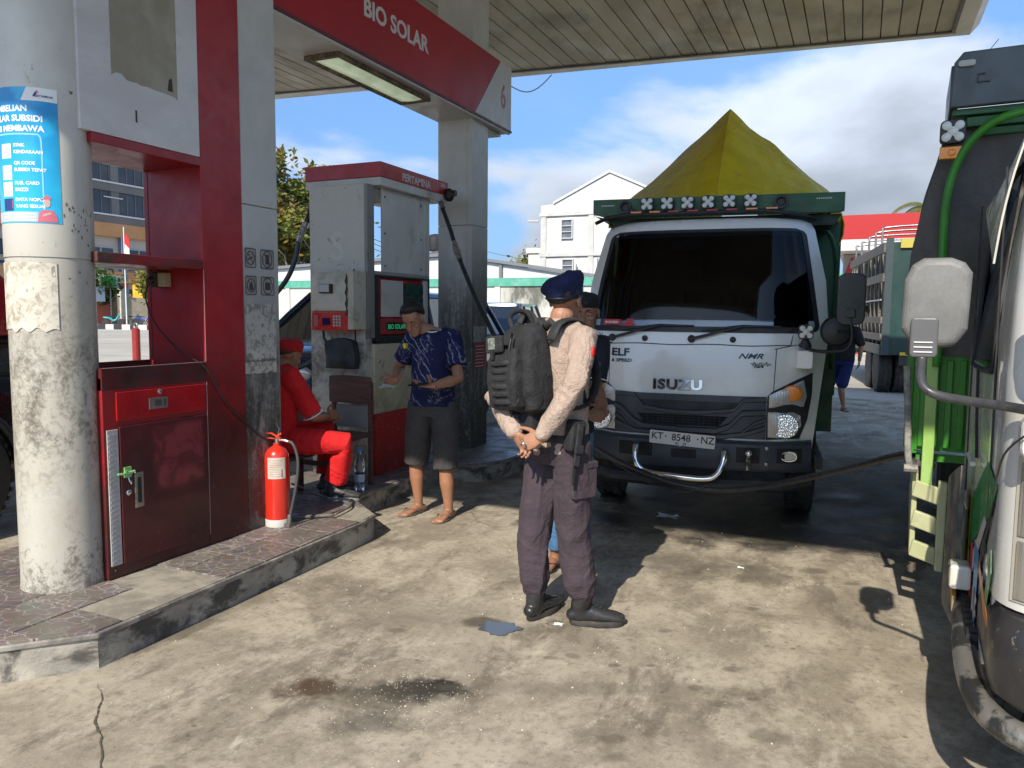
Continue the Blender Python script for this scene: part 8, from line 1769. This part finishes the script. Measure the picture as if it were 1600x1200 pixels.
# ------------------------------------------------------------------ white gabled building
M_bw = wall_mat('building_white', (.56, .555, .54)); M_win = mat('louvre_glass', (.10, .12, .14), .2, c2=(.16, .18, .2), ns=3); M_bt = mat('building_trim', (.52, .515, .50), .8, c2=(.45, .44, .42), ns=2)
gb = thing('gabled_building', 'tall white building with a low gable and louvred windows behind the truck', 'building', (-12.5, 44, 0))
b = MB(); b.prism([(-16.4, 0), (-16.4, 7.55), (-15.6, 7.62), (-12.47, 9.08), (-8.6, 7.3), (-8.6, 0)], 40, 52, 'y'); b.build('wall', M_bw, gb)
b = MB(); b.prism([(-15.65, 7.60), (-12.47, 9.10), (-8.4, 7.22), (-8.4, 7.34), (-12.47, 9.22), (-15.65, 7.72)], 39.9, 52.1, 'y'); b.build('roof', mat('roof_sheet', (.6, .62, .64), .5), gb)
b = MB(); b.box(-16.45, -8.55, 39.88, 40, 6.95, 7.15); b.build('ledge', M_bt, gb)
b = MB(); b.box(-16.45, -8.55, 39.88, 40, 4.75, 4.95); b.build('ledge', M_bt, gb)
for x in (-16.2, -13.45, -10.5): b = MB(); b.box(x-.15, x+.15, 39.92, 40, 0, 6.94); b.build('pilaster', M_bt, gb)
for (wx, wz, h) in ((-14.82, 5.75, .95), (-14.75, 3.6, .95), (-11.0, 5.75, .95), (-11.0, 3.6, .95)):
    b = MB(); 
    for x0, x1, z0, z1 in ((wx-.34, wx-.28, wz-.05, wz+h+.05), (wx+.28, wx+.34, wz-.05, wz+h+.05), (wx-.28, wx+.28, wz-.05, wz), (wx-.28, wx+.28, wz+h, wz+h+.05), (wx-.28, wx+.28, wz+.30, wz+.34), (wx-.28, wx+.28, wz+.62, wz+.66)): b.box(x0, x1, 39.86, 39.99, z0, z1)
    wf = b.build('window', M_bt, gb)
    for k in range(3): b = MB(); b.box(wx-.28, wx+.28, 39.95, 39.985, wz+.005+k*.32, wz+.295+k*.32); b.build('pane', M_win, wf)
b = MB(); b.box(-17.3, -16.45, 40.4, 50, 0, 5.2); b.box(-17.4, -16.45, 40.3, 50, 5.0, 5.3); b.build('side_annex', M_bw, gb)
b = MB(); b.tube([(-16.5, 39.9, 6.7), (-17.1, 39.8, 6.72)], .05, 6); b.build('gutter_pipe', M_bt, gb)
for x in (-13.0, -14.2): b = MB(); b.tube([(x, 39.8, 0), (x, 39.8, 4.6 if x > -14 else 4.3)], .035, 6); b.build('down_pipe', mat('pipe_grey', (.2, .2, .2), .6), gb)
# warehouse with shallow white gable
wh = thing('warehouse', 'long low white warehouse wall with grey posts between column and gabled building', 'building', (-16, 31, 0))
b = MB(); b.prism([(-30, 0), (-30, 3.6), (-17.2, 4.15), (-9.2, 2.95), (-9.2, 0)], 31, 38, 'y'); b.build('wall', mat('sheet_white', (.52, .53, .54), .5, c2=(.58, .59, .6), ns=.5), wh)
b = MB(); b.prism([(-30.2, 3.6), (-17.2, 4.17), (-9.0, 2.95), (-9.0, 3.08), (-17.2, 4.31), (-30.2, 3.74)], 30.8, 38.2, 'y'); b.build('roof', mat('roof_grey', (.16, .17, .19), .6), wh)
for x in (-22, -18.4, -14.55, -11.5): b = MB(); b.box(x-.07, x+.07, 30.86, 30.99, 0, 3.2 if x > -13 else 3.7); b.build('post', mat('post_grey_dark', (.15, .16, .18), .6), wh)
# small house with water tank
ho = thing('tank_house', 'small house with a black water tank on its roof frame, beside the far column', 'house', (-20.5, 36, 0))
b = MB(); b.box(-22.4, -18.6, 36, 40, 0, 4.3); b.build('wall', mat('house_wall', (.4, .36, .30), .8), ho)
b = MB(); b.prism([(-22.8, 4.2), (-20.5, 4.7), (-18.2, 4.2), (-18.2, 4.35), (-20.5, 4.86), (-22.8, 4.35)], 35.6, 40.4, 'y'); b.build('roof', mat('house_roof', (.10, .09, .09), .7), ho)
b = MB(); b.lathe([(.45, 4.9), (.48, 5.0), (.48, 5.6), (.3, 5.75), (.1, 5.8)], (-20.9, 36.2, 0), 18); b.build('water_tank', M_blackp, ho, smooth=40)
b = MB(); b.box(-21.1, -20.6, 35.9, 35.98, 3.0, 3.9); wf = b.build('window', M_bt, ho); b = MB(); b.box(-21.04, -20.88, 35.88, 35.9, 3.05, 3.85); b.box(-20.82, -20.66, 35.88, 35.9, 3.05, 3.85); b.build('pane', M_win, wf)
ho2 = thing('grey_house', 'low grey-roofed house seen under the tree left of the dispenser', 'house', (-33, 40, 0))
b = MB(); b.box(-37, -30.5, 38, 42, 0, 3.6); b.build('wall', mat('house_pale', (.5, .5, .5), .8), ho2)
b = MB(); b.prism([(-37.4, 3.5), (-33.7, 4.7), (-30.0, 3.5), (-30.0, 3.65), (-33.7, 4.85), (-37.4, 3.65)], 37.6, 42.4, 'y'); b.build('roof', mat('zinc_roof', (.34, .36, .40), .5), ho2)

# ------------------------------------------------------------------ red and white station canopy at the right
rc = thing('station_canopy', 'distant red and white station canopy behind the stake truck', 'canopy', (2, 36, 0))
b = MB(); b.box(-.95, 1.95, 34, 44, 4.66, 5.62); b.prism([(1.95, 4.66), (2.35, 5.62), (1.95, 5.62)], 34, 44, 'y'); b.build('red_fascia', mat('far_red', (.38, .006, .008), .5), rc)
b = MB(); b.box(-.95, 8, 33.98, 44.02, 4.22, 4.655); b.build('white_band', mat('far_white', (.52, .52, .52), .5), rc)
b = MB(); b.box(-.8, 8, 36, 43, 0, 4.2); b.build('shop_wall', mat('far_cream', (.45, .42, .36), .8), rc)
b = MB(); b.prism([(-.75, 0), (-.75, 3.3), (-.45, 4.1), (-.05, 3.5), (-.05, 0)], 35.6, 35.9, 'y'); b.build('red_totem', mat('far_red', (.38, .006, .008), .5), rc)
b = MB(); b.box(-.40, -.08, 35.5, 35.6, 2.6, 3.3); b.build('white_sign', mat('far_white', (.52, .52, .52), .5), rc)

# ------------------------------------------------------------------ vegetation
def leaf_mat(name, cs):
    t = NT(name); r = t.n('ShaderNodeTexWhiteNoise'); r.noise_dimensions = '3D'; sn = t.n('ShaderNodeVectorMath'); sn.operation = 'SNAP'; sn.inputs[1].default_value = (.35, .35, .35); t.l(t.coord(), sn.inputs[0]); t.l(sn.outputs[0], r.inputs[0])
    c = t.mix(t.rng(r.outputs[0], .0, 1, 0, 1), cs[0], cs[1]); c = t.mix(t.rng(t.noise(.9, 4), .5, .62), c, cs[2]); t.col(c); t.set(rough=.55)
    tr = t.n('ShaderNodeBsdfTranslucent'); t.l(c, tr.inputs[0]); mx = t.n('ShaderNodeMixShader'); mx.inputs[0].default_value = .35; t.l(t.b.outputs[0], mx.inputs[1]); t.l(tr.outputs[0], mx.inputs[2]); t.l(mx.outputs[0], t.nt.nodes['Material Output'].inputs[0]); return t.m
M_bark = mat('bark_pale', (.34, .29, .22), .9, c2=(.46, .40, .32), ns=4, stretch=(1, 1, .3), dirt=(.15, .12, .09), ds=3)
def tree(name, label, base, h, crown, nleaf, lm, seed, trunks=((0, 0),), leaf=.12, bark=None, cat='tree', r0=.12, group=None):
    rr = random.Random(seed); T = thing(name, label, cat, base, 0, group); B = V(base); tips = []
    b = MB()
    def branch(p, d, ln, r, lv):
        pts = [p]; q = p
        for k in range(4): d = (d+V((rr.uniform(-.16, .16), rr.uniform(-.16, .16), rr.uniform(-.05, .12)))).normalized(); q = q+d*ln/4; pts.append(q)
        b.tube(pts, [r*(1-.12*k) for k in range(5)], 6 if lv else 8)
        if lv >= 3: tips.append((q, ln)); tips.append((pts[2], ln)); return
        for k in range(3 if lv else 4):
            a = rr.uniform(0, 2*PI); dd = (d*.8+V((math.cos(a), math.sin(a), rr.uniform(-.1, .5)))*rr.uniform(.5, .9)).normalized(); branch(pts[rr.choice((2, 3, 4))], dd, ln*rr.uniform(.55, .75), r*.5, lv+1)
    for tx, ty in trunks: branch(B+V((tx, ty, 0)), V((rr.uniform(-.12, .12), rr.uniform(-.1, .1), 1)).normalized(), h*.48, r0, 0)
    b.build('trunk', bark or M_bark, T, smooth=60)
    vs = []; fs = []
    cl = [t_[0] for t_ in tips]; cl += [B+V((crown[0]+rr.gauss(0, crown[2]*.5), crown[1]+rr.gauss(0, crown[2]*.5), crown[3]+rr.gauss(0, crown[4]*.5))) for _ in range(len(tips)//3)]
    for k in range(nleaf):
        c = rr.choice(cl); s_ = .42; p = c+V((rr.gauss(0, s_), rr.gauss(0, s_), rr.gauss(0, s_*.7)))
        a = V((rr.gauss(0, 1), rr.gauss(0, 1), rr.gauss(0, .6))).normalized(); bb = a.orthogonal().normalized(); l = leaf*rr.uniform(.6, 1.4); o = len(vs)
        vs += [p-a*l, p+bb*l*.45, p+a*l, p-bb*l*.45]; fs.append((o, o+1, o+2, o+3))
    m = MB(); m.add(vs, fs); cr = m.build('crown', lm, T, fix=False); cr['kind'] = 'stuff'
    return T
LM1 = leaf_mat('leaves_yellow_green', ((.11, .15, .025), (.22, .22, .04), (.26, .15, .04))); LM2 = leaf_mat('leaves_green', ((.03, .07, .015), (.06, .11, .02), (.09, .12, .03)))
tree('tree', 'tall tree with pale trunks and yellow-green leaves behind the wall, left of the dispenser', (-30.2, 36, 0), 9.4, (0, 0, 2.3, 6.6, 1.8), 22000, LM1, 3, ((0, 0), (-1.1, .4), (.9, -.3), (1.7, .3)), .19)
tree('tree', 'green tree behind the wall showing low between the dispenser posts', (-24.6, 38, 0), 4.6, (0, 0, 1, 3.2, .8), 3500, LM2, 5, ((0, 0),), .14, r0=.08)
tree('street_tree', 'green drooping street tree seen through the cabinet opening at the left', (-63.5, 48, 0), 5.4, (0, 0, 1.5, 3.8, 1), 5000, LM2, 7, ((0, 0),), .22, r0=.12)
tree('street_tree', 'slim yellow-green street tree by the lit sign across the road', (-58.6, 50.5, 0), 5.6, (0, 0, .8, 3.8, 1), 2500, LM1, 9, ((0, 0),), .2, r0=.08)
tree('tree', 'bush with light green top between the warehouse and gabled building', (-18.4, 44, 0), 5.2, (0, 0, 1, 4.0, .7), 2500, LM1, 12, ((0, 0),), .16, r0=.08)
# coconut palm
pt_ = thing('palm_tree', 'coconut palm with yellow-green fronds behind the distant canopy', 'palm tree', (3.4, 46, 0))
b = MB(); b.tube([(3.4, 46, 0), (3.3, 46, 3.5), (3.1, 46, 7.2)], [.18, .14, .12], 10); b.build('trunk', M_bark, pt_, smooth=60)
for k in range(16):
    rr = random.Random(k); a = 2*PI*k/16+rr.uniform(-.1, .1); el = rr.uniform(-.1, 1.0); m = MB(); top = V((3.1, 46, 7.2)); sp = []
    for i in range(11): t_ = i/10; sp.append(top+V((math.cos(a)*2.4*t_*math.cos(el*.7), math.sin(a)*2.4*t_*math.cos(el*.7), 1.3*el*t_*1.4-1.9*t_*t_)))
    m.tube(sp, .02, 5)
    for i in range(1, 40):
        t_ = i/40*10; j = min(9, int(t_)); p = sp[j].lerp(sp[j+1], t_-j); d = (sp[j+1]-sp[j]).normalized(); s_ = d.cross(V((0, 0, 1))).normalized()
        for sx in (-1, 1):
            q = p+s_*sx*.45*math.sin(PI*min(1, .15+i/44))+d*.22-V((0, 0, .22)); w = d*.03; m.add([p-w, p+w, q], [(0, 1, 2)])
    o = m.build('frond', LM1, pt_, fix=False)

# ------------------------------------------------------------------ street scene seen through the cabinet opening
def zline(px, py, X): return at(px, py, X=X)
ob = thing('office_building', 'dark glass office block with white bands above an orange and white lower storey', 'building', (-88, 68, 0))
X0 = -84.0
M_gl = mat('office_glass', (.035, .05, .075), .15, c2=(.06, .075, .10), ns=.25, nr=(.4, .6)); M_br = mat('office_panel', (.16, .155, .145), .6, c2=(.2, .19, .18), ns=.3); M_wl = mat('office_white', (.7, .7, .7), .5); M_or = mat('office_orange', (.52, .26, .10), .7, c2=(.58, .32, .15), ns=.3); M_cr = mat('office_cream', (.5, .46, .40), .8)
b = MB(); b.box(X0-14, X0, 40, 74, 12.2, 30); b.build('glass_block', M_gl, ob)
zz = 12.2
while zz < 30:
    b = MB(); b.box(X0, X0+.25, 40, 74, zz, zz+1.05); b.build('spandrel', M_br, ob)
    b = MB(); b.box(X0+.25, X0+.4, 40, 74, zz+.95, zz+1.12); b.build('white_band', M_wl, ob)
    for k in range(6):
        rr = random.Random(int(zz*10)+k); y = 42+k*4.8+rr.uniform(-.5, .5); z = zz+2.0+(k % 2)*1.1; b = MB(); b.box(X0+.1, X0+.22, y, y+2.6, z, z+.12); b.build('accent_strip', M_wl, ob)
    zz += 3.9
b = MB()
for k in range(28): y = 40+k*1.2; b.box(X0+.02, X0+.08, y, y+.10, 12.2, 30)
b.build('mullions', M_br, ob, kind='stuff')
for k in range(4): b = MB(); y = 42+k*8.2; b.box(X0+.02, X0+.10, y, y+1.1, 12.2, 30); b.build('column_panel', M_br, ob)
b = MB(); b.box(X0-14, X0+.6, 40, 74, 10.6, 12.2); b.build('orange_band', M_or, ob)
b = MB(); b.box(X0-14, X0, 40, 74, 0, 10.6); b.build('lower_wall', M_cr, ob)
b = MB(); b.box(X0-.1, X0+.6, 40, 74, 5.0, 6.4); b.build('orange_band', M_or, ob)
for k in range(6):
    y = 41.5+k*5.4
    for z0, z1 in ((7.4, 9.3), (2.2, 4.4), (6.5, 7.0)):
        b = MB(); b.box(X0, X0+.12, y, y+3.6, z0, z1); f_ = b.build('window', M_cr, ob); b = MB(); b.box(X0+.12, X0+.16, y+.15, y+1.7, z0+.1, z1-.1); b.build('pane', M_gl, f_); b = MB(); b.box(X0+.12, X0+.16, y+1.9, y+3.45, z0+.1, z1-.1); b.build('pane', M_gl, f_)
    b = MB(); b.box(X0, X0+.7, y-1.1, y-.4, 0, 10.6); b.build('pier', mat('pier_blue', (.16, .2, .27), .7), ob)
b = MB(); b.box(X0+.6, X0+2.2, 62, 68, 5.0, 5.2); b.build('porch', M_or, ob)
# boundary wall pieces
gw = thing('boundary_wall', 'beige boundary wall with red-capped pillars across the road', 'wall', (-68, 54, 0))
for k, y in enumerate((46, 50.3, 54.6, 59, 63)):
    x = -70+(y-46)*.25
    b = MB(); b.box(x-.3, x+.3, y-.3, y+.3, 0, 3.9); b.build('pillar', mat('pillar_stone', (.42, .40, .33), .9, c2=(.55, .53, .45), ns=4), gw)
    b = MB(); b.box(x-.45, x+.45, y-.45, y+.45, 3.9, 4.25); b.build('pillar_cap', mat('cap_terracotta', (.45, .06, .04), .7), gw)
    if k < 4:
        b = MB(); b.prism([(x-.1, y+.3), (x+.1, y+.3), (x+1.17, y+4.0), (x+.97, y+4.0)], 0, 3.1); b.build('wall_panel', mat('panel_beige', (.36, .31, .22), .9, c2=(.45, .4, .3), ns=1), gw)
b = MB(); b.box(-66.9, -66.7, 52.2, 53.2, 0, 3.9); b.build('door_panel', mat('door_brown', (.16, .11, .07), .7), gw)
# kerb
kbst = thing('street_kerb', 'black and white painted kerb blocks along the road across the street', 'kerb', (-61, 49, 0))
p0, p1 = at(140, 514, z=0), at(300, 517, z=0); d = (p1-p0).normalized(); nn = V((-d.y, d.x, 0)); L_k = (p1-p0).length; n_ = int(L_k/.9)
for k in range(-6, n_):
    a = p0+d*(k*.9); q = a+d*.88; b = MB(); b.prism([(a.x, a.y), (q.x, q.y), ((q+nn*.5).x, (q+nn*.5).y), ((a+nn*.5).x, (a+nn*.5).y)], 0, .42 if True else .3); b.build('kerb_block', mat('kerb_black', (.03, .03, .035), .8) if k % 2 else mat('kerb_white', (.6, .6, .62), .8), kbst)
gp = MB(); a = p0+nn*.6-d*6; q = p1+nn*.6; gp.add([(a.x, a.y, .30), (q.x, q.y, .30), (q.x+nn.x*7, q.y+nn.y*7, .30), (a.x+nn.x*7, a.y+nn.y*7, .30)], [(0, 1, 2, 3)])
struct('verge', gp, mat('grass_verge', (.12, .14, .04), .9, c2=(.36, .33, .22), ns=.8, nr=(.45, .55)), fix=False)
# bollard
bd = at(212, 520, Y=12.1); bo = thing('bollard', 'red steel bollard with a ring on top beyond the cabinet opening', 'bollard', (-14.62, 12.1, 0))
b = MB(); b.tube([(-14.62, 12.1, 0), (-14.62, 12.1, 1.14), (-14.62, 12.1, 1.17)], [.085, .085, .05], 16); b.build('post', mat('bollard_red', (.33, .025, .02), .5, c2=(.25, .02, .02), ns=5), bo, smooth=40)
b = MB(); b.tube([(-14.62+.055*math.cos(2*PI*k/16), 12.1, 1.22+.055*math.sin(2*PI*k/16)) for k in range(17)], .016, 6); b.build('ring', M_zinc, bo, smooth='all')
# flag, signs
fp = at(197, 470, X=-60); fl = thing('flag_pole', 'white flag pole flying a red and white flag before the office block', 'flag', (fp.x, fp.y, 0))
b = MB(); b.tube([(fp.x, fp.y, 0), (fp.x, fp.y, 9.0)], [.06, .04], 8); b.build('pole', M_wl, fl)
for z0, z1, m in ((7.6, 8.5, mat('flag_red', (.6, .02, .02), .7)), (6.7, 7.6, M_wl)): b = MB(); b.sheet(lambda u, v: (fp.x+.35*u+.05*math.sin(6*v), fp.y+.25*u, z0+(z1-z0)*v-.5*u), 4, 3, (0, .02, 0)); b.build('flag_cloth', m, fl)
sp_ = at(172, 443, X=-62); sg = thing('street_sign', 'small green and white sign board by the street tree', 'sign', (sp_.x, sp_.y, 0))
b = MB(); b.box(sp_.x-.05, sp_.x+.05, sp_.y-1.1, sp_.y+1.1, 3.7, 4.8); b.build('board', M_wl, sg); b = MB(); b.box(sp_.x+.05, sp_.x+.07, sp_.y-.95, sp_.y+.55, 3.8, 4.7); b.build('green_face', mat('sign_green', (.03, .35, .08), .5), sg); b = MB(); b.tube([(sp_.x, sp_.y, 0), (sp_.x, sp_.y, 3.7)], .06, 6); b.build('post', M_zinc, sg)
tly = thing('lit_sign', 'yellow lit sign boxes beside the boundary pillar across the road', 'sign', (-62.5, 55.2, 0))
t = NT('sign_yellow'); t.col((.8, .45, .03)); t.b.inputs['Emission Color'].default_value = (1, .5, .05, 1); t.b.inputs['Emission Strength'].default_value = .8
for q in (at(212, 455, X=-62), at(219, 455, X=-62)): b = MB(); b.box(q.x-.1, q.x+.1, q.y-.25, q.y+.25, q.z-.6, q.z+.6); b.build('sign_box', t.m, tly)
rb = at(158, 480, X=-63); b = MB(); b.box(rb.x-.2, rb.x+.2, rb.y-.9, rb.y+.9, 0, 2.4); tag(b.build('brick_booth', mat('booth_red', (.40, .10, .07), .8)), 'low terracotta booth beside the parked motorcycles across the road', 'booth')
wbn = at(156, 463, X=-62); wt = thing('banner', 'pale blue-white roadside banner under the street tree', 'banner', (wbn.x, wbn.y, 0)); b = MB(); b.box(wbn.x, wbn.x+.04, wbn.y-.9, wbn.y+.5, 2.4, 3.7); b.build('cloth', mat('banner_pale', (.5, .56, .68), .7), wt); b = MB(); b.tube([(wbn.x, wbn.y-.9, 0), (wbn.x, wbn.y-.9, 3.7)], .04, 6); b.build('pole', M_zinc, wt)
# motorcycles
def moto(loc, rz, c, label, rider=False):
    T = thing('motorcycle', label, 'motorcycle', loc, rz, 'motorcycles parked across the road'); M = WM[T.name]
    for x in (-.62, .62):
        b = MB(); b.lathe([(.20, -.04), (.29, -.05), (.30, 0), (.29, .05), (.20, .04)], (x, 0, .30), 20, axis='y'); b.tube([(x-.2, 0, .3), (x+.2, 0, .3)], .02, 5); b.tube([(x, 0, .1), (x, 0, .5)], .02, 5); b.build('wheel', M_tyre, T, M=M, smooth=40)
    pc_ = paint('moto_'+str(c), c)
    b = MB(); b.tube([(-.75, 0, .72), (-.3, 0, .68), (0, 0, .45), (.25, 0, .5), (.45, 0, .85), (.5, 0, .98)], [(.10, .06), (.14, .10), (.12, .10), (.10, .09), (.12, .08), (.07, .06)], 12, side=(0, 1, 0), round_=True); b.build('body', pc_, T, M=M, smooth=60)
    b = MB(); b.tube([(-.62, 0, .78), (-.2, 0, .80), (.1, 0, .76)], [(.10, .04), (.13, .05), (.09, .03)], 10, side=(0, 1, 0), round_=True); b.build('saddle', M_blackp, T, M=M, smooth=60)
    b = MB(); b.tube([(.62, 0, .30), (.5, 0, .85), (.44, 0, 1.02)], .03, 7); b.tube([(.40, -.32, 1.02), (.46, 0, 1.0), (.40, .32, 1.02)], .018, 6); b.build('fork', M_zinc, T, M=M)
    for sy in (-.25, .25): b = MB(); b.tube([(.42, sy, 1.02), (.42, sy*1.2, 1.2)], .008, 4); b.ell((.42, sy*1.25, 1.24), (.02, .06, .04), 8, 5); b.build('mirror', M_blackp, T, M=M)
    b = MB(); b.ell((.56, 0, .92), (.06, .07, .07), 10, 6); b.build('headlight', M_lens, T, M=M)
q1 = at(177, 509, z=.3); q2 = at(224, 509, z=.3); q3 = at(190, 508, z=.3)
moto((q1.x, q1.y, .3), rad(35), (.02, .35, .38), 'turquoise scooter parked behind the painted kerb')
moto((q3.x, q3.y+1.2, .3), rad(30), (.03, .03, .035), 'black motorcycle parked beside the turquoise scooter')
moto((q2.x, q2.y, .3), rad(40), (.02, .07, .4), 'blue scooter parked by the kerb at the right of the opening')
# overhead wires
for i, (a, c, lab) in enumerate((((at(437, 295, Y=30)), at(640, 395, Y=34), 'upper black overhead wire crossing the sky left of the dispenser'), ((at(437, 303, Y=30.4)), at(640, 402, Y=34), 'middle black overhead wire crossing the sky left of the dispenser'), ((at(437, 312, Y=30.8)), at(640, 410, Y=34), 'lowest black overhead wire crossing the sky left of the dispenser'), ((at(700, 372, Y=60)), at(835, 408, Y=60), 'thin overhead wire above the warehouse roof'), ((at(796, 133, Y=16)), at(862, 117, Y=16.5), 'black wire sagging under the canopy edge beside the sign beam'))):
    b = MB(); b.tube([a.lerp(c, k/12)-V((0, 0, .25*math.sin(PI*k/12))) for k in range(-2 if i < 3 else 0, 13)], .016 if i < 4 else .012, 5); tag(b.build('overhead_wire', M_black, None), lab, 'wire')
# shaded ridge of low trees far behind the station closing the horizon
def treeline(x0, x1, y, h, seed, lm, label):
    rr = random.Random(seed); vs = []; fs = []; x = x0
    while x < x1:
        hh = h*rr.uniform(.5, 1.1); w = rr.uniform(2, 4)
        for k in range(170):
            a = rr.uniform(0, 2*PI); e = rr.uniform(0, 1); r_ = w*math.sqrt(1-e*e*.8)*rr.uniform(.7, 1); p = V((x+r_*math.cos(a), y+r_*math.sin(a)*.6, hh*e*rr.uniform(.8, 1.05))); d_ = V((rr.gauss(0, 1), rr.gauss(0, 1), rr.gauss(0, 1))).normalized(); q = d_.orthogonal().normalized(); l = .5; o = len(vs)
            vs += [p-d_*l, p+q*l*.6, p+d_*l, p-q*l*.6]; fs.append((o, o+1, o+2, o+3))
        x += w*1.1
    m = MB(); m.add(vs, fs); tag(m.build('far_treeline', lm, None, fix=False), label, 'trees', kind='stuff')
treeline(-110, 60, 130, 6, 1, LM2, 'far green treeline closing the horizon behind the station')
treeline(-125, -60, 92, 5, 2, LM2, 'belt of green shrubs far off beside the office block')
